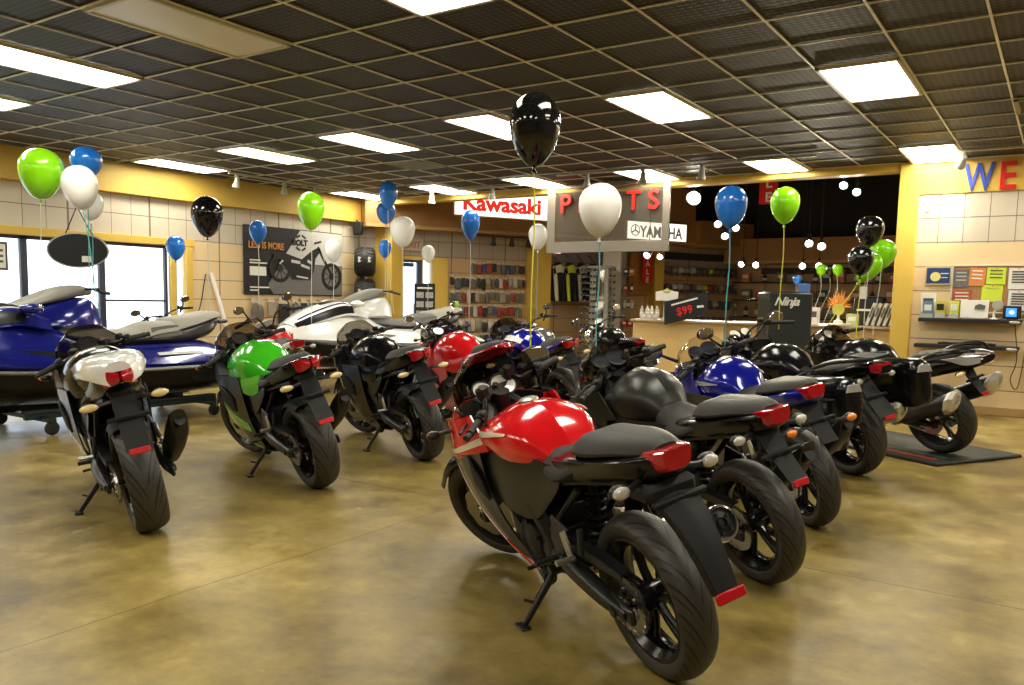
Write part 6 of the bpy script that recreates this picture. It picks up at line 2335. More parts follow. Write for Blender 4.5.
# ------------------------------------------------------------------ banner on the window wall (faces +X)
t = empty('wall_banner', (XL + 0.025, 9.94, 1.865), (0, 0, PI / 2), 'large black and grey banner with a cruiser motorcycle on the tiled wall', 'banner')
W2, H2 = 2.22, 1.15
BG1 = mat('banner_black', (0.016, 0.015, 0.016), 0.5)
BG2 = mat('banner_grey', (0.55, 0.54, 0.52), 0.5)
BG3 = mat('banner_ground_grey', (0.16, 0.155, 0.15), 0.5)
INK = mat('banner_ink', (0.02, 0.02, 0.02), 0.45)
GOLD = mat('banner_gold', (0.62, 0.27, 0.05), 0.5)
m = MB(); m.surf([[(x, -0.004 * math.sin(x * 5), z) for x in (-1.11, -0.5, 0, 0.5, 1.11)] for z in (0.575, 0, -0.575)], 20, 8, 0.006); bc = m.build('banner_cloth', BG1, t)
m = MB(); m.prism([(-0.33, 0.0), (0.10, 0.56), (1.10, 0.56), (1.10, -0.10), (0.2, -0.16)], (0, -0.012, 0), (1, 0, 0), (0, 0, 1), 0.003); m.build('pale_background', BG2, bc)
m = MB(); m.prism([(-0.62, -0.40), (-0.35, -0.05), (0.2, -0.02), (1.10, -0.02), (1.10, -0.56), (-0.5, -0.56)], (0, -0.015, 0), (1, 0, 0), (0, 0, 1), 0.003); m.build('ground_background', BG3, bc)
for xx, zz, rr_ in ((-0.36, -0.12, 0.235), (0.83, -0.22, 0.245)):
    m = MB(); m.revolve([(rr_ * 0.74, -0.003), (rr_, -0.003), (rr_, 0.003), (rr_ * 0.74, 0.003)], (xx, -0.022, zz), 'y', 32, True)
    for k in range(9):
        a = 2 * PI * k / 9
        m.bar((xx, -0.022, zz), (xx + rr_ * 0.75 * math.cos(a), -0.022, zz + rr_ * 0.75 * math.sin(a)), 0.012, 0.004, up=(0, 1, 0))
    m.revolve([(0, -0.003), (0.06, -0.003), (0.06, 0.003), (0, 0.003)], (xx, -0.022, zz), 'y', 16)
    m.build('printed_wheel', INK, bc)
m = MB()
m.prism([(-0.55, 0.13), (-0.30, 0.16), (-0.05, 0.10), (0.12, 0.06), (0.34, 0.21), (0.46, 0.27), (0.56, 0.27), (0.52, 0.18), (0.44, 0.08), (0.40, -0.14), (0.30, -0.30), (-0.10, -0.30), (-0.22, -0.12), (-0.42, 0.06)], (0, -0.0215, 0), (1, 0, 0), (0, 0, 1), 0.004)
m.bar((0.50, -0.0215, 0.30), (0.83, -0.0215, -0.20), 0.05, 0.004, up=(0, 1, 0))
m.bar((0.42, -0.0215, 0.36), (0.58, -0.0215, 0.40), 0.03, 0.004, up=(0, 1, 0))
m.build('printed_motorcycle', INK, bc)
for (x0, z0, x1, z1, w_) in ((-0.12, 0.02, 0.08, 0.0, 0.05), (0.10, -0.04, 0.30, -0.09, 0.045), (0.0, -0.24, 0.26, -0.27, 0.03), (0.25, 0.04, 0.35, 0.0, 0.05), (-0.38, -0.04, -0.30, 0.02, 0.03), (0.60, 0.20, 0.66, 0.05, 0.02)):
    m = MB(); m.bar((x0, -0.0265, z0), (x1, -0.0265, z1), w_, 0.003, up=(0, 1, 0)); m.build('printed_chrome', BG2, bc)
text('gold_lettering', 'LESS IS MORE', 0.155, GOLD, bc, (-1.02, -0.018, 0.20), (PI / 2, 0, 0), 0.002, 0.004, 0, 0.82)
text('dark_lettering', 'BOLT', 0.135, INK, bc, (-0.08, -0.019, 0.30), (PI / 2, 0, 0), 0.002, 0.009, 0, 1.0)
m = MB()
for k in range(6):
    if k in (0, 3):
        continue
    a = 2 * PI * k / 6
    m.prism([(-0.055, -0.018), (0.055, -0.018), (0.045, 0.018), (-0.045, 0.018)], (0.11 + 0.125 * math.cos(a), -0.019, 0.345 + 0.125 * math.sin(a)), (-math.sin(a), 0, math.cos(a)), (math.cos(a), 0, math.sin(a)), 0.003)
m.build('printed_emblem', INK, bc)
m = MB()
m.box((-0.82, -0.012, -0.18), (0.34, 0.003, 0.15))
for z, w_ in ((0.0, 0.22), (-0.045, 0.36), (-0.45, 0.40), (-0.50, 0.18)):
    m.box((-0.99 + w_ / 2, -0.012, z), (w_, 0.003, 0.022))
m.build('small_print', PAPER, bc)
m = MB()
for x in (-1.09, 1.09):
    for z in (-0.55, 0.55):
        m.revolve([(0.008, -0.004), (0.016, -0.004), (0.016, 0.004), (0.008, 0.004)], (x, -0.008, z), 'y', 12, True)
m.build('grommet', CHROME, bc)

# packets hanging on hooks under the banner
KR = random.Random(3)
PKC = [mat('packet_%d' % i, c, 0.4) for i, c in enumerate(((0.03, 0.03, 0.03), (0.16, 0.14, 0.12), (0.36, 0.30, 0.24), (0.05, 0.08, 0.22), (0.30, 0.04, 0.03), (0.20, 0.16, 0.10), (0.55, 0.52, 0.46), (0.08, 0.10, 0.10)))]
CARD = mat('header_card', (0.66, 0.56, 0.40), 0.5)


def packet(loc, rot, w, h, d, cm, label, group, kind=0, name='hanging_packet'):
    t = empty(name, loc, (0, 0, rot), label, 'packet', group)
    m = MB()
    if kind == 0:
        m.box((0, -0.03 - d / 2, -h * 0.55), (w, d, h * 0.8), 0.008)
    elif kind == 1:
        m.hull([(-w / 2, [(0, -h * 0.2), (d * 0.4, -h * 0.3), (d * 0.5, -h * 0.7), (0, -h * 0.95)]), (0, [(0, -h * 0.1), (d * 0.6, -h * 0.3), (d * 0.6, -h * 0.75), (0, -h)]), (w / 2, [(0, -h * 0.2), (d * 0.4, -h * 0.3), (d * 0.5, -h * 0.7), (0, -h * 0.95)])], 8, 8)
        m.xform(lambda p: p + Vector((0, -0.03 - d * 0.6, 0)))
    else:
        m.ell((-w * 0.2, -0.03 - d / 2, -h * 0.55), (w * 0.35, d * 0.5, h * 0.42), 12, 8)
        m.ell((w * 0.2, -0.03 - d / 2, -h * 0.6), (w * 0.3, d * 0.5, h * 0.38), 12, 8)
    m.build('packet_body', cm, t)
    m = MB(); m.box((0, -0.035, -0.02), (w * 0.9, 0.004, h * 0.22)); m.build('header_card', CARD, t)
    m = MB(); m.tube([(0, 0.0, 0.0), (0, -0.05, 0.0), (0, -0.06, 0.012)], 0.003, 6); m.build('hook', CHROME, t)
    return t


y = 8.95
for k in range(9):
    w_ = (0.26, 0.14, 0.22, 0.10, 0.12, 0.14, 0.12, 0.22, 0.12)[k]
    packet((XL + 0.012, y + w_ / 2, 1.22), PI / 2, w_, (0.42, 0.30, 0.52, 0.36, 0.40, 0.38, 0.34, 0.40, 0.36)[k], 0.05, PKC[(1, 2, 0, 7, 0, 1, 5, 0, 2)[k]], 'dark accessory packet in the row of hooks below the motorcycle banner', 'packets below the banner', (2, 0, 0, 1, 0, 0, 1, 0, 0)[k])
    y += w_ + 0.09

# ------------------------------------------------------------------ tyres, pole, oval sign, notice
def fat_tyre(z, label):
    t = empty('fat_tire', (-10.95, 11.33, z), (0, 0, R(40)), label, 'tire')
    m = MB()
    prof = resample([(0.115, -0.13, 0), (0.155, -0.175, 0), (0.215, -0.185, 0), (0.245, -0.15, 0), (0.262, -0.07, 0), (0.268, 0, 0), (0.262, 0.07, 0), (0.245, 0.15, 0), (0.215, 0.185, 0), (0.155, 0.175, 0), (0.115, 0.13, 0), (0.13, 0.0, 0)], 34, True)
    m.revolve([(p.x, p.y) for p in prof], (0, 0, 0), 'x', 40, True)
    o = m.build('tire_carcass', RUB, t)
    m = MB()
    for k in range(22):
        a = 2 * PI * k / 22
        for s_, da in ((-1, 0), (1, 0.14)):
            c, sn = math.cos(a + da), math.sin(a + da)
            m.bar((s_ * 0.03, 0.262 * c, 0.262 * sn), (s_ * 0.15, 0.25 * math.cos(a + da + 0.1), 0.25 * math.sin(a + da + 0.1)), 0.035, 0.028, 0.004, up=(0, c, sn))
    m.build('tread_lugs', RUB, o)
    for s_ in (-0.09, 0.09):
        m = MB()
        m.box((s_, -0.285, 0.03), (0.035, 0.004, 0.10)); m.box((s_ + 0.02, -0.285, 0.06), (0.03, 0.004, 0.02)); m.box((s_ + 0.02, -0.285, 0.0), (0.03, 0.004, 0.02))
        m.build('white_marking', PAPER, o)
    m = MB(); m.tube([(0, 0, 0.10), (0, 0.3, 0.09)], 0.012, 8); m.build('wall_peg', CHROME, t)
    return t


fat_tyre(1.94, 'upper fat black tire hung on the tiled wall beside the yellow pillar')
fat_tyre(1.35, 'lower fat black tire hung on the tiled wall beside the yellow pillar')
m = MB(); m.tube([(-11.26, 8.20, 1.62), (-11.02, 8.53, 0.02)], 0.035, 14)
tag(m.build('white_pole', WHITEP), 'white pole leaning against the tiled wall left of the banner', 'pole')
m = MB(); m.tube([(-11.285, 8.12, 1.60), (-11.24, 7.98, 1.1), (-11.28, 7.86, 0.72), (-11.22, 8.1, 0.25), (-11.2, 8.3, 0.02)], 0.008, 6, 24)
tag(m.build('power_cord', BLK), 'thin dark cord running down the tiled wall by the white pole', 'cord')

t = empty('hanging_oval_sign', (-9.55, 5.17, 1.765), (0, 0, R(52)), 'black oval sign hanging by cords before the shop window', 'sign')
m = MB()
ov = [(0.31 * math.cos(a), 0.185 * math.sin(a)) for a in [2 * PI * k / 40 for k in range(40)]]
m.prism(ov, (0, 0, 0), (1, 0, 0), (0, 0, 1), 0.035, 0.008); m.build('panel', BOARDB, t)
m = MB(); m.tube([(0.318 * math.cos(a), 0.0, 0.193 * math.sin(a)) for a in [2 * PI * k / 40 for k in range(40)]], 0.010, 6, None, True, False); m.build('edge_trim', SILV, t)
m = MB(); m.box((0.09, -0.021, -0.10), (0.10, 0.004, 0.07)); m.build('sticker', PAPER, t)
m = MB()
m.tube([(-0.13, 0, 0.175), (0.0, 0, 0.50)], 0.006, 6); m.tube([(0.16, 0, 0.165), (0.0, 0, 0.50)], 0.006, 6); m.box((0, 0, 0.51), (0.05, 0.02, 0.05), 0.005); m.tube([(0, 0, 0.53), (0, 0, 1.33)], 0.0025, 4)
m.build('hanging_cord', BLK, t)
t = empty('framed_notice', (XL + 0.01, 5.05, 1.72), (0, 0, PI / 2), 'small framed notice on the window at the left edge', 'notice')
m = MB(); m.box((0, 0, 0), (0.30, 0.02, 0.36), 0.004); m.build('frame', DARKFR, t)
m = MB(); m.box((0, -0.012, 0), (0.24, 0.004, 0.30)); m.build('sheet', PAPER, t)
m = MB()
for k in range(3):
    m.box((0, -0.015, 0.07 - k * 0.07), (0.18, 0.002, 0.03))
m.build('print', SGREY, t)

# loudspeaker at the fascia corner, red exit sign, easel
t = empty('wall_speaker', (-11.10, 11.30, 2.56), (0, 0, R(30)), 'small black loudspeaker at the end of the yellow fascia', 'speaker')
m = MB(); m.box((0, 0, 0), (0.16, 0.14, 0.24), 0.012); m.build('cabinet', BLK, t)
m = MB(); m.box((0, -0.074, 0), (0.13, 0.01, 0.20), 0.003); m.build('grille', PLAS, t)
m = MB(); m.tube([(0, 0.0, 0.12), (-0.05, 0.06, 0.16)], 0.012, 6); m.build('bracket', BLK, t)
t = empty('exit_sign', A(0.35, 0.03, 2.32), (0, 0, AROT), 'pale exit sign above the glass door', 'exit sign')
m = MB(); m.box((0, 0, 0), (0.42, 0.05, 0.24), 0.008); m.build('housing', mat('exit_housing', (0.48, 0.42, 0.34), 0.4), t)
text('lettering', 'EXIT', 0.17, mat('exit_letters', (0.50, 0.16, 0.08), 0.4), t, (0, -0.03, -0.06), (PI / 2, 0, 0), 0.002, 0.003, 0, 0.9, 'CENTER')
t = empty('poster_stand', (-9.22, 11.0, 0), (0, 0, R(38)), 'black poster stand with small pictures beside the glass door', 'poster stand')
m = MB(); m.box((0, 0, 1.15), (0.36, 0.02, 0.78), 0.005); m.build('board', BOARDB, t)
for k, z in enumerate((1.34, 1.18, 1.02)):
    for j in range(2):
        m = MB(); m.box((-0.08 + j * 0.16, -0.012, z), (0.13, 0.004, 0.10)); m.build('printed_picture', mat('poster_pictures', (0.42, 0.40, 0.38), 0.4, var=0.6, vscale=22), t)
m = MB(); m.box((0, -0.012, 1.46), (0.26, 0.004, 0.03)); m.build('lettering_strip', PAPER, t)
for s_ in (1, -1):
    m = MB(); m.tube([(s_ * 0.15, 0.0, 0.78), (s_ * 0.17, 0.02, 0.01)], 0.010, 6); m.build('leg', BLK, t)
m = MB(); m.tube([(0, 0.01, 1.3), (0, 0.38, 0.01)], 0.010, 6); m.build('leg', BLK, t)

# ------------------------------------------------------------------ hanging packets on the diagonal slat wall
KR = random.Random(11)
z = 2.0
rows_ = [(2.04, 0.25, 0), (1.75, 0.26, 0), (1.46, 0.25, 1), (1.17, 0.26, 0), (0.88, 0.25, 1), (0.60, 0.24, 0)]
PKW = [PKC[0], PKC[1], PKC[2], PKC[6], PKC[7], PKC[5], PKC[0], PKC[1], PKC[3], PKC[4]]
for ri, (z, h, kd) in enumerate(rows_):
    tt = 1.14
    if ri == 0:
        tt = 1.60
    while tt < 2.80:
        w_ = KR.choice((0.075, 0.09, 0.11, 0.13))
        packet(A(tt + w_ / 2, 0.008, z + KR.uniform(-0.025, 0.015)), AROT, w_, h * KR.uniform(0.8, 1.08), 0.04, KR.choice(PKW), 'small accessory packet on the slatted wall beneath the red lettered lightbox', 'packets on the slatted wall', KR.choice((0, 0, 1, 2, 2)))
        tt += w_ + 0.016

# ------------------------------------------------------------------ jackets on slanted arms, right of the yellow pillar
JB = mat('black_jacket_textile', (0.012, 0.011, 0.012), 0.8)
JY = mat('lime_jacket_panel', (0.55, 0.62, 0.05), 0.7)
JW = mat('cream_jacket_panel', (0.62, 0.56, 0.42), 0.7)
for k, (tt, c2, lab) in enumerate(((3.48, JW, 'black jacket with cream sleeve, leftmost of the hung jackets'), (3.77, JY, 'black jacket with lime yellow shoulder, second of the hung jackets'), (4.06, JW, 'plain black jacket with pale badge, third of the hung jackets'), (4.35, JB, 'all black jacket next to the sunglasses tower'))):
    p = A(tt, 0.10, 2.10)
    t = empty('jacket', p, (0, 0, AROT), lab, 'jacket', 'jackets on slanted wall arms')
    m = MB()
    m.hull([(-0.24, [(0, -0.16), (0.09, -0.2), (0.10, -0.55), (0.06, -0.78), (0, -0.78)]), (-0.15, [(0, -0.06), (0.10, -0.12), (0.12, -0.55), (0.09, -0.80), (0, -0.80)]), (0, [(0, 0.0), (0.09, -0.05), (0.12, -0.5), (0.10, -0.80), (0, -0.80)]), (0.15, [(0, -0.06), (0.10, -0.12), (0.12, -0.55), (0.09, -0.80), (0, -0.80)]), (0.24, [(0, -0.16), (0.09, -0.2), (0.10, -0.55), (0.06, -0.78), (0, -0.78)])], 16, 12)
    m.xform(lambda q: Vector((q.x * 0.54, q.y - 0.20, q.z)))
    b0 = m.build('body', JB, t)
    for s_ in (-1, 1):
        m = MB(); m.tube([(s_ * 0.08, -0.22, -0.10), (s_ * 0.088, -0.29, -0.35), (s_ * 0.085, -0.33, -0.62), (s_ * 0.08, -0.36, -0.82)], [0.048, 0.046, 0.042, 0.036], 12, 12)
        m.build('sleeve', c2 if s_ < 0 else JB, t)
    m = MB(); m.surf([[(-0.13, -0.33, -0.10), (0.0, -0.345, -0.06), (0.10, -0.33, -0.10)], [(-0.10, -0.345, -0.24), (0.0, -0.352, -0.22), (0.06, -0.345, -0.24)]], 8, 4, 0.008)
    m.build('chest_panel', c2, b0)
    m = MB(); m.tube([(0, 0, 0.18), (0, -0.22, 0.04), (0, -0.46, -0.10)], 0.012, 8); m.tube([(-0.1, -0.2, -0.06), (0, -0.2, 0.05), (0.1, -0.2, -0.06)], 0.008, 6)
    m.build('hanger_arm', mat('dark_red_hanger', (0.16, 0.04, 0.02), 0.4), t)
t = empty('lit_shelf_sign', A(3.50, 0.06, 2.36), (0, 0, AROT), 'small glowing white and red sign above the jackets', 'sign')
m = MB(); m.box((0, 0, 0.06), (0.34, 0.05, 0.30), 0.008); m.build('red_backing', SRED, t)
m = MB(); m.box((0.02, -0.03, 0), (0.30, 0.012, 0.14), 0.003); m.build('lit_face', mat('lit_small_sign', (0.95, 0.93, 0.9), 0.4, emit=(1, 0.95, 0.88), estr=2.0), t)

# ------------------------------------------------------------------ square tower with shelves beside the sunglasses
t = empty('display_tower', A(4.78, 0.50, 0), (0, 0, R(10)), 'pale grey square display tower reaching the header', 'display tower')
TWM = mat('pale_grey_laminate', (0.50, 0.49, 0.44), 0.45)
m = MB(); m.box((0, 0, 1.22), (0.42, 0.36, 2.44), 0.006); m.build('tower_body', TWM, t)
m = MB(); m.box((0, -0.185, 2.13), (0.38, 0.012, 0.42), 0.003); m.build('poster_panel', PAPER, t)
for z in (0.75, 1.15, 1.50, 1.85):
    m = MB(); m.box((0.36, -0.06, z), (0.30, 0.26, 0.012), 0.002); m.build('side_shelf', mat('glass_green_shelf', (0.30, 0.36, 0.33), 0.2), t)
GOODS = [mat('goods_%d' % i, c, 0.4) for i, c in enumerate(((0.42, 0.03, 0.02), (0.60, 0.58, 0.52), (0.03, 0.03, 0.035), (0.62, 0.20, 0.04), (0.05, 0.12, 0.35), (0.55, 0.52, 0.10), (0.18, 0.16, 0.14)))]


def bottle(loc, r, h, mm, label, group, cm=None, cat='bottle', name='bottle'):
    t = empty(name, loc, (0, 0, 0), label, cat, group)
    m = MB(); m.revolve([(0, 0), (r * 0.92, 0.0), (r, 0.006), (r, h * 0.66), (r * 0.85, h * 0.74), (r * 0.38, h * 0.84), (r * 0.36, h * 0.90)], (0, 0, 0), 'z', 16); m.build('body', mm, t)
    m = MB(); m.revolve([(r * 0.42, h * 0.88), (r * 0.42, h), (0, h)], (0, 0, 0), 'z', 14); m.build('cap', cm or BLK, t)
    m = MB(); m.revolve([(r + 0.001, h * 0.18), (r + 0.001, h * 0.55)], (0, 0, 0), 'z', 16); m.build('printed_label', PAPER, t)
    return t


def carton(loc, d, mm, label, group, rot=0.0, name='carton', pm=None, cat='box'):
    t = empty(name, loc, (0, 0, rot), label, cat, group)
    m = MB(); m.box((0, 0, d[2] / 2), d, 0.004); m.build('body', mm, t)
    m = MB(); m.box((0, -d[1] / 2 - 0.001, d[2] * 0.6), (d[0] * 0.7, 0.002, d[2] * 0.35)); m.build('printed_label', pm or PAPER, t)
    m = MB(); m.box((0, 0, d[2] + 0.002), (d[0] * 0.96, d[1] * 0.96, 0.004), 0.001); m.build('lid_flap', mm, t)
    return t


MT = Matrix.Translation(A(4.78, 0.50, 0)) @ Matrix.Rotation(R(10), 4, 'Z')
for k, (x, z, col_, kind) in enumerate(((0.30, 1.857, 2, 1), (0.42, 1.857, 3, 1), (0.30, 1.507, 0, 1), (0.42, 1.507, 2, 0), (0.28, 1.157, 1, 0), (0.36, 1.157, 4, 0), (0.44, 1.157, 1, 0), (0.30, 0.757, 0, 1), (0.42, 0.757, 0, 1))):
    pt = MT @ Vector((x, -0.08, z))
    if kind:
        carton(pt, (0.10, 0.10, 0.13), GOODS[col_], 'small boxed product on the glass shelves of the pale tower', 'products on the tower shelves', R(10))
    else:
        bottle(pt, 0.03, 0.20, GOODS[col_], 'slim bottle on a glass shelf of the pale tower', 'bottles on the tower shelves')

# ------------------------------------------------------------------ sunglasses tower
t = empty('sunglasses_tower', A(4.06, 1.10, 0), (0, 0, R(12)), 'tall mirrored sunglasses tower by the jackets', 'display stand')
t.scale = (1.3, 1, 1)
ST = mat('display_light_grey', (0.48, 0.48, 0.46), 0.4)
m = MB(); m.box((0, 0, 1.03), (0.30, 0.30, 1.86), 0.01)
for k in range(14):
    m.bar((-0.31, -0.148, 0.28 + k * 0.125), (0.31, -0.148, 0.28 + k * 0.125), 0.02, 0.02)
m.build('column', ST, t)
m = MB(); m.revolve([(0, 0.0), (0.30, 0.0), (0.30, 0.03), (0.10, 0.06), (0.08, 0.12), (0, 0.12)], (0, 0, 0), 'z', 24); m.build('base', BLK, t)
m = MB(); m.box((0.02, -0.164, 1.05), (0.13, 0.008, 1.76), 0.002); m.build('mirror_strip', MIRG, t)
m = MB(); m.box((0, 0, 1.985), (0.40, 0.34, 0.05), 0.01); m.build('top_cap', ST, t)
LENSD = mat('dark_sunglass_lens', (0.01, 0.012, 0.014), 0.08, coat=1.0)
SGF = [mat('sunglass_frame_black', (0.015, 0.014, 0.013), 0.3), mat('sunglass_frame_brown', (0.10, 0.045, 0.02), 0.3), mat('sunglass_frame_white', (0.6, 0.58, 0.52), 0.3)]
MT = Matrix.Translation(A(4.06, 1.10, 0)) @ Matrix.Rotation(R(12), 4, 'Z')
proto = None
for k in range(14):
    for j, x in enumerate((-0.30, -0.115, 0.30)):
        pt = MT @ Vector((x, -0.240, 0.30 + k * 0.125))
        if proto is None:
            s = empty('sunglasses', pt, (0, 0, R(12)), 'dark sunglasses on the mirrored tower', 'sunglasses', 'sunglasses on the tower')
            m = MB()
            for s_ in (-1, 1):
                m.prism([(-0.03, 0.02), (0.03, 0.022), (0.032, -0.01), (0.01, -0.028), (-0.02, -0.026)], (s_ * 0.036, -0.004, 0), (s_, 0, 0), (0, 0, 1), 0.008, 0.002)
            m.bar((-0.012, -0.004, 0.01), (0.012, -0.004, 0.01), 0.008, 0.008)
            m.build('frame', SGF[0], s)
            for s_ in (-1, 1):
                m = MB(); m.ell((s_ * 0.036, -0.009, -0.002), (0.026, 0.004, 0.019), 12, 8); m.build('lens', LENSD, s)
                m = MB(); m.bar((s_ * 0.068, 0.0, 0.012), (s_ * 0.066, 0.055, 0.008), 0.005, 0.008); m.build('temple', SGF[0], s)
            proto = s
        else:
            s = copy_tree(proto)
            s.location = pt

# ------------------------------------------------------------------ counter with displays
CT = mat('tan_counter_laminate', (0.66, 0.46, 0.20), 0.45, var=0.06)
CTOP = mat('beige_counter_top', (0.50, 0.42, 0.30), 0.4)
for (x0, x1, lab) in ((-5.80, -3.75, 'tan service counter behind the motorcycles, left stretch'), (-3.70, -1.92, 'tan service counter right of the black display box, under the binders')):
    t = empty('service_counter', ((x0 + x1) / 2, 12.45, 0), (0, 0, 0), lab, 'counter')
    W_ = x1 - x0
    m = MB(); m.box((0, 0, 0.53), (W_, 0.62, 0.92), 0.006); m.build('front_panel', CT, t)
    m = MB(); m.box((0, 0.02, 0.035), (W_ - 0.06, 0.54, 0.07), 0); m.build('toe_kick', BLK, t)
    m = MB(); m.box((0, -0.03, 1.005), (W_ + 0.04, 0.72, 0.035), 0.008); m.build('worktop', CTOP, t)

t = empty('price_board', (-4.85, 12.02, 1.20), (0, R(-6), R(8)), 'slanted black price board with red figures on the counter front', 'price board')
m = MB(); m.prism([(-0.36, -0.22), (0.30, -0.10), (0.36, 0.24), (-0.34, 0.14)], (0, 0, 0), (1, 0, 0), (0, 0, 1), 0.02, 0.004); m.build('board', BOARDB, t)
text('red_price', '$99', 0.17, SRED, t, (-0.02, -0.014, -0.075), (PI / 2, R(-8), 0), 0.002, 0.004, 0, 0.9, 'CENTER', 1.1)
m = MB(); m.box((-0.02, -0.013, 0.115), (0.42, 0.003, 0.025), 0, Matrix.Rotation(R(-10), 3, 'Y')); m.box((0.22, -0.013, 0.02), (0.10, 0.003, 0.035)); m.build('white_lettering', PAPER, t)
t = empty('counter_poster_stand', (-5.26, 12.30, 1.0225), (0, 0, 0), 'white topped clear cylinder display on the counter', 'display stand')
m = MB(); m.revolve([(0, 0), (0.12, 0), (0.12, 0.02), (0.085, 0.03), (0.085, 0.36), (0, 0.36)], (0, 0, 0), 'z', 20); m.build('cylinder', mat('ribbed_clear_plastic', (0.45, 0.45, 0.42), 0.2, bump=0.3, bscale=60), t)
m = MB(); m.prism([(-0.19, 0.0), (0.19, 0.0), (0.19, 0.14), (0.06, 0.16), (0, 0.19), (-0.06, 0.16), (-0.19, 0.14)], (0, -0.09, 0.30), (1, 0, 0), (0, 0, 1), 0.01, 0.002); m.build('white_header', PAPER, t)
m = MB(); m.ell((0, -0.10, 0.45), (0.07, 0.006, 0.03), 12, 8); m.build('yellow_badge', GOODS[5], t)
for k in range(4):
    bottle((-5.70 + k * 0.085, 12.25 + 0.02 * (k % 2), 1.0225), 0.032, 0.21, GOODS[1], 'cream bottle in the row at the left end of the counter', 'cream bottles on the counter', PAPER)
for k in range(3):
    carton((-5.62 + k * 0.10, 12.16, 1.0225), (0.08, 0.05, 0.09), GOODS[1], 'small cream box before the bottles on the counter', 'cream boxes on the counter')
carton((-5.05, 12.25, 1.0225), (0.15, 0.12, 0.26), GOODS[2], 'dark upright box with pale label right of the clear cylinder', None, 0, 'carton', GOODS[1])
carton((-5.00, 12.14, 1.0225), (0.13, 0.03, 0.07), GOODS[1], 'small white card box at the counter edge', None)
# slat panel in orange wood and the caps wall
t = empty('slat_panel', A(5.72, 0.12, 1.9), (0, 0, AROT), 'orange wood slat panel left of the red pillar banner', 'panel')
m = MB()
for k in range(9):
    m.box((0, 0, -0.42 + k * 0.105), (0.52, 0.02, 0.085), 0.004)
m.build('slats', mat('orange_wood', (0.42, 0.17, 0.045), 0.45, var=0.2), t)
m = MB(); m.box((0, 0.015, 0), (0.54, 0.01, 0.95)); m.build('backing', TAN, t)

CAPC = [mat('cap_%d' % i, c, 0.6) for i, c in enumerate(((0.02, 0.02, 0.02), (0.28, 0.27, 0.25), (0.50, 0.50, 0.46), (0.10, 0.09, 0.08), (0.42, 0.60, 0.03), (0.30, 0.04, 0.03), (0.40, 0.30, 0.22)))]
CAPN = ['black', 'grey', 'pale grey', 'dark brown', 'lime', 'red', 'tan']
proto = None
seq = [[3, 1, 2, 1, 2, 0, 0, 4, 0, 3, 0, 3], [3, 2, 2, 1, 0, 2, 4, 5, 3, 6, 3, 3], [3, 2, 1, 2, 0, 3, 1, 3, 2, 3, 0, 3], [0, 3, 3, 1, 0, 3, 0, 3, 3, 0, 3, 0]]
for r_ in range(4):
    for k in range(12):
        ci = seq[r_][k]
        p = A(6.50 + k * 0.175, 0.008, 2.02 - r_ * 0.38)
        if proto is None:
            s = empty('cap', p, (0, 0, AROT), '', 'cap', '')
            m = MB(); m.ell((0, -0.14, 0.0), (0.085, 0.11, 0.095), 14, 8); m.build('crown', CAPC[0], s)
            m = MB(); m.surf([[(-0.075, -0.20, -0.05), (0, -0.23, -0.04), (0.075, -0.20, -0.05)], [(-0.06, -0.26, -0.12), (0, -0.30, -0.12), (0.06, -0.26, -0.12)]], 8, 4, 0.008); m.build('visor', CAPC[3], s)
            m = MB(); m.tube([(0, 0, 0.03), (0, -0.12, 0.02)], 0.006, 6); m.build('wall_peg', BLK, s)
            proto = s
        else:
            s = copy_tree(proto)
            s.location = p
        for o in kids(s):
            if o.name.startswith('crown') and o.data.materials[0] != CAPC[ci]:
                o.material_slots[0].link = 'OBJECT'
                o.material_slots[0].material = CAPC[ci]
        s['label'] = '%s cap among the rows of caps on the wall behind the counter' % CAPN[ci]
        s['group'] = '%s caps on the rear wall' % CAPN[ci]

# far shelves with stock along the rear wall
SHB = mat('dark_shelf_board', (0.03, 0.025, 0.02), 0.5)
for zi, z in enumerate((0.55, 0.98, 1.38, 1.80)):
    m = MB(); m.box((-3.1, FY - 0.17, z), (7.2, 0.32, 0.03), 0.004)
    tag(m.build('wall_shelf', SHB), '%s long dark shelf on the rear wall of the parts area' % ('lowest', 'second lowest', 'second highest', 'highest')[zi], 'shelf')
KR = random.Random(5)
for zi, z in enumerate((0.565, 0.995, 1.395, 1.815)):
    x = -6.5
    while x < -0.2:
        w_ = KR.uniform(0.12, 0.30)
        h = KR.uniform(0.14, 0.30)
        ci = KR.choice((0, 1, 2, 2, 2, 6, 6, 6, 3))
        nm = ('red', 'pale', 'black', 'orange', 'blue', 'yellow', 'brown')[ci]
        if KR.random() < 0.7:
            carton((x + w_ / 2, FY - 0.18, z), (w_, 0.2, h), GOODS[ci], '%s stock box on the far shelves behind the counter' % nm, '%s stock boxes on the far shelves' % nm)
        else:
            bottle((x + w_ / 2, FY - 0.18, z), 0.06, h, GOODS[ci], '%s jug on the far shelves behind the counter' % nm, '%s jugs on the far shelves' % nm, cat='jug', name='jug')
        x += w_ + KR.uniform(0.05, 0.22)
for k, (x, z, w_) in enumerate(((-5.0, 2.08, 2.2), (-2.6, 2.10, 1.6))):
    m = MB(); m.box((x, FY - 0.03, z), (w_, 0.05, 0.14), 0.006)
    tag(m.build('header_board', SHB), ('long dark header board high on the rear wall near the caps', 'dark header board high on the rear wall right of the far balloons')[k], 'board')  # blank header boards mounted on the rear wall, not signs
m = MB(); m.box((0, 0, 0), (2.2, 0.05, 0.16), 0.006)
o = m.build('header_board', SHB); o.location = A(7.5, 0.04, 2.36); o.rotation_euler = (0, 0, AROT)  # blank header board over the caps, carries no sign
tag(o, 'dark header board above the rows of caps', 'board')

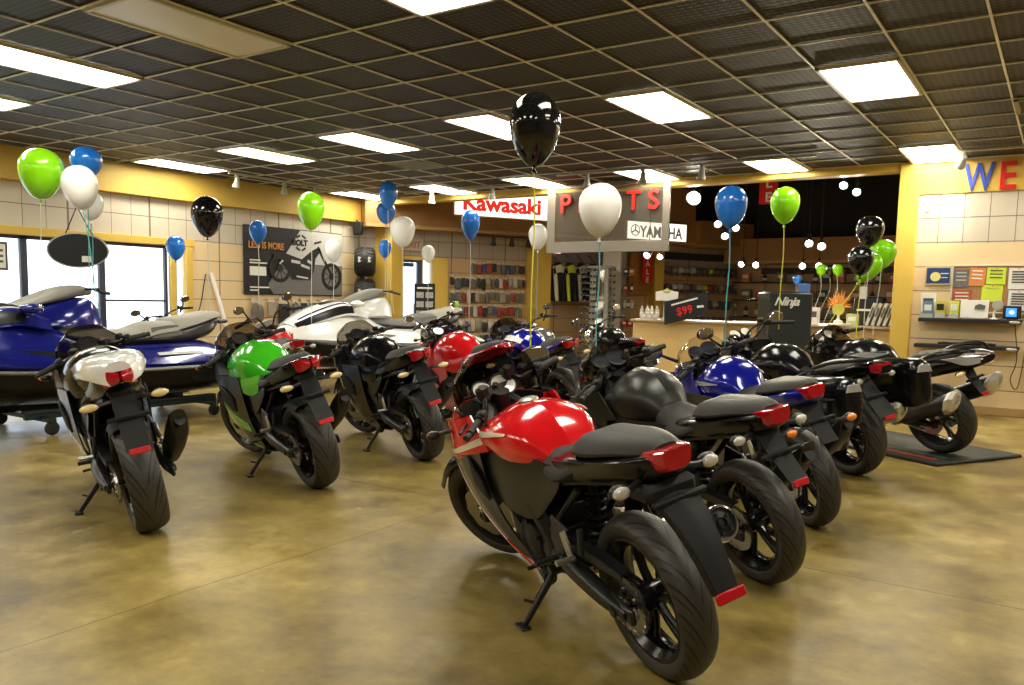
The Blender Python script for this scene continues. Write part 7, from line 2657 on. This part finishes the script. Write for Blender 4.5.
# things on the right counter
Z0 = 1.0225
for k in range(2):
    carton((-3.18 + k * 0.17, 12.30, Z0), (0.13, 0.12, (0.30, 0.24)[k]), PAPER, ('tall white box left of the orange spiky display', 'shorter white box left of the orange spiky display')[k], None, 0, 'carton', SGREY)
t = empty('spiky_display', (-2.68, 12.30, Z0), (0, 0, 0), 'orange and yellow spiky flame display on the counter', 'display')
m = MB()
KR = random.Random(9)
for k in range(17):
    a = PI * (k / 16)
    L = KR.uniform(0.18, 0.27)
    m.tube([(0.05 * math.cos(a), 0, 0.26 + 0.05 * math.sin(a)), (0.8 * L * math.cos(a), KR.uniform(-0.04, 0.04), 0.26 + L * math.sin(a))], [0.020, 0.004], 6)
m.build('flames', ORANGE, t)
m = MB(); m.revolve([(0, -0.02), (0.08, -0.02), (0.08, 0.02), (0, 0.02)], (0, -0.02, 0.22), 'y', 20); m.build('yellow_disc', GOODS[5], t)
m = MB(); m.revolve([(0, 0), (0.07, 0), (0.06, 0.06), (0.02, 0.08), (0.02, 0.22), (0, 0.22)], (0, 0, 0), 'z', 14); m.build('base', PAPER, t)
m = MB(); m.box((0, 0, 0.012), (0.30, 0.16, 0.024), 0.004); o = m.build('paper_tray', PAPER); o.location = (-2.62, 12.09, Z0); o.rotation_euler = (0, 0, 0.3); tag(o, 'white papers lying on the counter before the spiky display', 'papers')
t = empty('printer', (-2.33, 12.62, Z0), (0, 0, 0), 'black boxy printer behind the counter items', 'printer')
m = MB(); m.box((0, 0, 0.20), (0.40, 0.22, 0.40), 0.02); m.build('body', BLK, t)
m = MB(); m.box((0, -0.115, 0.22), (0.30, 0.02, 0.03)); m.build('paper_slot', PAPER, t)
m = MB(); m.box((0, -0.05, 0.405), (0.32, 0.08, 0.012), 0.003); m.build('control_panel', PLAS, t)
BW = mat('white_binder_cover', (0.68, 0.65, 0.56), 0.45)
for k in range(5):
    t = empty('binder', (-2.28 + k * 0.075, 12.28, Z0), (0, 0.30, 0), ('leftmost', 'second', 'middle', 'fourth', 'rightmost')[k] + ' white ring binder of the leaning row by the yellow column', 'binder', 'binders leaning on the counter')
    m = MB(); m.box((0, 0, 0.17), (0.042, 0.26, 0.32), 0.005); m.build('cover', BW, t)
    m = MB(); m.box((0, -0.131, 0.20), (0.024, 0.003, 0.14)); m.build('spine_label', SGREY, t)
carton((-2.47, 12.22, Z0), (0.15, 0.10, 0.16), mat('pale_green_box', (0.55, 0.60, 0.25), 0.5), 'pale green box behind the yellow balloon ribbon', None)
t = empty('hanging_tag', (-1.93, 10.05, 1.45), (0, 0, 0), 'white card dangling on ribbons below the round lime balloon', 'card')
m = MB(); m.box((0, 0, 0), (0.075, 0.003, 0.14)); m.build('card', PAPER, t)
m = MB(); m.tube([(0.0, 0, 0.07), (0.06, 0, 0.27)], 0.003, 6); m.build('ribbon', RIB['pale'], t)

# black display box with script lettering
t = empty('display_box', (-2.72, 9.72, 0), (0, 0, R(33)), 'tall black display box with white script lettering', 'display box')
m = MB(); m.box((0, 0, 0.715), (0.50, 0.44, 1.43), 0.012); m.build('cabinet', mat('black_display_laminate', (0.022, 0.026, 0.024), 0.45), t)
text('script_lettering', 'Ninja', 0.135, PAPER, t, (-0.05, -0.226, 1.29), (PI / 2, 0, 0), 0.003, 0.003, 0.38, 1.05, 'CENTER', 0.92)
m = MB(); m.box((0, 0, 1.437), (0.44, 0.38, 0.012), 0.003); m.build('top_panel', BLK, t)
for k, (x, m_, h, lab) in enumerate(((-3.02, GOODS[4], 0.84, 'blue upright poster tube behind the black display box'), (-3.22, GOODS[0], 0.66, 'red upright poster tube behind the black display box'))):
    t = empty('poster_tube', (x, 11.72, 0), (0, 0, 0), lab, 'poster tube')
    m = MB(); m.box((0, 0, 0.40 + (0.35 + h) / 2), (0.15, 0.05, 0.35 + h), 0.006); m.build('panel', m_, t)
    m = MB(); m.box((0, 0, 0.006), (0.16, 0.2, 0.012), 0.003); m.build('foot', BLK, t)
    m = MB(); m.tube([(0, 0.03, 0.01), (0, 0.03, 0.5)], 0.012, 8); m.build('stem', BLK, t)

# ------------------------------------------------------------------ right wall: board, frames, shelves
YW = YB
t = empty('award_plaque', (-1.355, YW - 0.02, 1.69), (0, 0, 0), 'small blue award plaque with gold medal on the right wall', 'plaque')
m = MB(); m.box((0, 0, 0), (0.29, 0.03, 0.23), 0.005); m.build('frame', mat('pale_wood_frame', (0.55, 0.42, 0.25), 0.4), t)
m = MB(); m.box((0, -0.017, 0.005), (0.26, 0.004, 0.19)); m.build('blue_face', mat('plaque_blue', (0.02, 0.05, 0.16), 0.3), t)
m = MB(); m.revolve([(0, -0.004), (0.058, -0.004), (0.058, 0.004), (0, 0.004)], (-0.03, -0.022, -0.01), 'y', 24); m.build('medal', mat('medal_gold', (0.75, 0.68, 0.22), 0.35), t)
m = MB(); m.box((0.07, -0.020, 0.03), (0.09, 0.002, 0.012)); m.box((0.07, -0.020, -0.02), (0.07, 0.002, 0.010)); m.build('print', PAPER, t)
t = empty('cork_board', (-0.45, YW - 0.012, 1.53), (0, 0, 0), 'cork notice board full of flyers on the right wall', 'notice board')
m = MB(); m.box((0, 0, 0), (1.48, 0.02, 0.56), 0.003); m.build('cork', mat('cork', (0.42, 0.22, 0.09), 0.8, var=0.3, vscale=60), t)
m = MB()
for zz in (-0.285, 0.285):
    m.box((0, -0.006, zz), (1.52, 0.03, 0.018), 0.003)
for xx in (-0.75, 0.75):
    m.box((xx, -0.006, 0), (0.018, 0.03, 0.58), 0.003)
m.build('frame', mat('aluminium_frame', (0.6, 0.57, 0.5), 0.4), t)


def flyer(x, z, w, h, mm, label, pm=SGREY, tilt=0.0, lines=3):
    t = empty('flyer', (x, YW - 0.026, z), (0, tilt, 0), label, 'flyer')
    m = MB(); m.surf([[(-w / 2, -0.001, h / 2), (0, -0.004, h / 2), (w / 2, -0.001, h / 2)], [(-w / 2, -0.002, -h / 2), (0, -0.006, -h / 2), (w / 2, -0.004, -h / 2)]], 6, 3, 0.002); m.build('sheet', mm, t)
    m = MB()
    for k in range(lines):
        m.box((0, -0.008, h * (0.32 - 0.62 * k / max(1, lines))), (w * 0.66, 0.001, h * 0.07))
    m.build('print', pm, t)
    m = MB(); m.ell((0, -0.008, h / 2 - 0.012), (0.007, 0.006, 0.007), 8, 6); m.build('push_pin', SRED, t)
    return t


LIME = mat('lime_paper', (0.62, 0.76, 0.05), 0.6)
flyer(-1.10, 1.66, 0.17, 0.22, mat('dark_photo_print', (0.16, 0.14, 0.13), 0.35, var=0.5, vscale=20), 'dark photo flyer at the upper left of the cork board', SILV)
flyer(-1.08, 1.42, 0.22, 0.20, mat('red_photo_print', (0.42, 0.10, 0.05), 0.35, var=0.5, vscale=18), 'red photo flyer below the dark one on the cork board', PAPER)
flyer(-0.93, 1.68, 0.17, 0.22, mat('orange_flyer', (0.75, 0.26, 0.07), 0.5), 'orange flyer with white foot on the cork board', PAPER, 0.05)
flyer(-0.73, 1.69, 0.20, 0.20, LIME, 'upper lime green flyer on the cork board', SGREY, 0.03)
flyer(-0.76, 1.48, 0.22, 0.20, LIME, 'lower lime green flyer on the cork board', GOODS[5], 0.02, 1)
flyer(-0.50, 1.66, 0.20, 0.25, PAPER, 'white typed sheet right of the lime flyers', SGREY, 0.0, 5)
flyer(-0.49, 1.40, 0.20, 0.24, PAPER, 'lower white typed sheet right of the lime flyers', SGREY, 0.02, 5)


def wshelf(z, x0, x1, label):
    t = empty('wall_shelf', ((x0 + x1) / 2, YW, z), (0, 0, 0), label, 'shelf')
    W_ = x1 - x0
    m = MB(); m.box((0, -0.12, 0), (W_, 0.24, 0.03), 0.006); m.build('board', SHB, t)
    m = MB(); m.box((0, -0.245, -0.008), (W_, 0.012, 0.045), 0.004); m.build('front_lip', BLK, t)
    m = MB()
    m.ell((W_ / 2 - 0.07, -0.252, -0.015), (0.06, 0.006, 0.018), 14, 8); m.build('silver_badge', SILV, t)
    return t


wshelf(1.155, -1.52, -0.42, 'upper black shelf with leaflets on the right wall')
wshelf(0.835, -1.55, -0.43, 'lower black shelf nearly empty on the right wall')
ZS = 1.172
def leaf(x, w, h, mm, label, pm, y=-0.12, lean=0.12):
    t = empty('leaflet_holder', (x, YW + y, ZS), (-lean * 0 , 0, 0), label, 'leaflet holder')
    m = MB(); m.box((0, 0.0, h / 2), (w, 0.05, h), 0.003); m.build('leaflets', mm, t)
    m = MB(); m.box((0, -0.028, h * 0.62), (w * 0.72, 0.003, h * 0.36)); m.build('print', pm, t)
    m = MB(); m.box((0, -0.032, h * 0.12), (w * 1.02, 0.004, h * 0.24)); m.build('holder_front', mat('clear_holder', (0.5, 0.5, 0.46), 0.15), t)
leaf(-1.44, 0.16, 0.30, PAPER, 'white leaflet stack at the left end of the shelf', SGREY, -0.07)
leaf(-1.425, 0.115, 0.20, mat('blue_leaflet', (0.12, 0.22, 0.36), 0.4), 'blue leaflet holder at the left end of the shelf', PAPER, -0.17)
leaf(-1.29, 0.11, 0.215, GOODS[5], 'yellow and black leaflet holder on the shelf', BLK, -0.16)
leaf(-1.14, 0.10, 0.21, LIME, 'lime leaflet holder on the shelf', PAPER, -0.16)
t = empty('standing_card', (-0.925, YW - 0.15, ZS), (0, 0, 0), 'white standing card with small picture on the shelf', 'card')
m = MB(); m.box((0, 0, 0.115), (0.30, 0.01, 0.22), 0.002, Matrix.Rotation(-0.12, 3, 'X')); m.build('card', PAPER, t)
m = MB(); m.prism([(-0.05, -0.02), (0.06, -0.03), (0.07, 0.02), (0.0, 0.04), (-0.04, 0.02)], (0.05, -0.012, 0.14), (1, 0, 0), (0, 0.12, 1), 0.003); m.build('picture', SGREY, t)
m = MB(); m.box((0, 0.04, 0.006), (0.26, 0.10, 0.012), 0.002); m.build('card_foot', PAPER, t)
t = empty('digital_frame', (-0.53, YW - 0.17, ZS), (0, 0, R(-8)), 'black digital photo frame with blue screen on the shelf', 'photo frame')
m = MB(); m.box((0, 0, 0.085), (0.19, 0.025, 0.155), 0.006); m.build('bezel', BLK, t)
m = MB(); m.box((-0.005, -0.014, 0.085), (0.11, 0.003, 0.10)); m.build('screen', mat('blue_screen', (0.05, 0.2, 0.5), 0.3, emit=(0.08, 0.35, 0.9), estr=1.0), t)
m = MB(); m.ell((0.0, -0.017, 0.085), (0.03, 0.002, 0.025), 12, 6); m.build('screen_picture', mat('screen_glow', (0.6, 0.8, 0.9), 0.3, emit=(0.6, 0.85, 1.0), estr=0.9), t)
m = MB(); m.box((0, 0.03, 0.006), (0.10, 0.08, 0.012), 0.003); m.build('foot', BLK, t)
t = empty('desk_fan', (-0.715, YW - 0.13, ZS), (0, 0, 0), 'small pale desk fan left of the digital frame', 'fan')
m = MB(); m.revolve([(0, -0.02), (0.055, -0.02), (0.06, 0.0), (0.055, 0.02), (0, 0.02)], (0.03, 0, 0.17), 'y', 20); m.build('cage', SILV, t)
m = MB(); m.tube([(0, 0, 0.01), (0.0, 0.01, 0.08), (0.02, 0.0, 0.14)], 0.014, 8); m.build('stem', PAPER, t)
m = MB(); m.revolve([(0, 0), (0.05, 0), (0.045, 0.014), (0, 0.018)], (0, 0, 0), 'z', 18); m.build('base', PAPER, t)
t = empty('game_console', (-0.98, YW - 0.13, 0.851), (0, 0, 0), 'flat dark device lying on the lower shelf', 'device')
m = MB(); m.box((0, 0, 0.012), (0.62, 0.16, 0.024), 0.005); m.build('body', BLK, t)
m = MB()
for k in range(5):
    m.box((-0.24 + k * 0.12, -0.03, 0.027), (0.06, 0.05, 0.006), 0.002)
m.build('control_buttons', SGREY, t)
m = MB(); m.tube([(-0.50, YW - 0.02, 1.14), (-0.45, YW - 0.03, 0.7), (-0.50, YW - 0.02, 0.45), (-0.42, YW - 0.03, 0.36), (-0.36, YW - 0.02, 0.9)], 0.005, 6, 30)
tag(m.build('cable', BLK), 'thin cable looping down the right wall below the shelves', 'cable')
t = empty('red_telephone', (-0.25, YW - 0.05, 0.62), (0, 0, 0), 'small red box on the wall at the right picture edge', 'wall box')
m = MB(); m.box((0, 0, 0), (0.16, 0.08, 0.30), 0.012); m.build('body', SRED, t)
m = MB(); m.box((0, -0.045, 0.02), (0.08, 0.01, 0.12), 0.003); m.build('cover', BLK, t)
t = empty('wall_socket', (-1.52, YW - 0.012, 2.505), (0, 0, 0), 'tiny white sensor on the tiles beneath the yellow band', 'sensor')
m = MB(); m.revolve([(0, -0.014), (0.022, -0.012), (0.026, 0.0), (0, 0.0)], (0, 0, 0), 'y', 16); m.build('housing', PAPER, t)
m = MB(); m.ell((0, -0.014, 0), (0.008, 0.004, 0.008), 8, 6); m.build('lens', BLK, t)

# ------------------------------------------------------------------ lettering as real meshes
dg = bpy.context.evaluated_depsgraph_get()
for o in [o for o in bpy.data.objects if o.type == 'FONT']:
    me = bpy.data.meshes.new_from_object(o.evaluated_get(dg))
    me.materials.clear()
    me.materials.append(o.data.materials[0])
    n = bpy.data.objects.new('tmp', me)
    COL.objects.link(n)
    n.parent = o.parent
    n.location, n.rotation_euler, n.scale = o.location, o.rotation_euler, o.scale
    nm = o.name
    bpy.data.objects.remove(o)
    n.name = nm
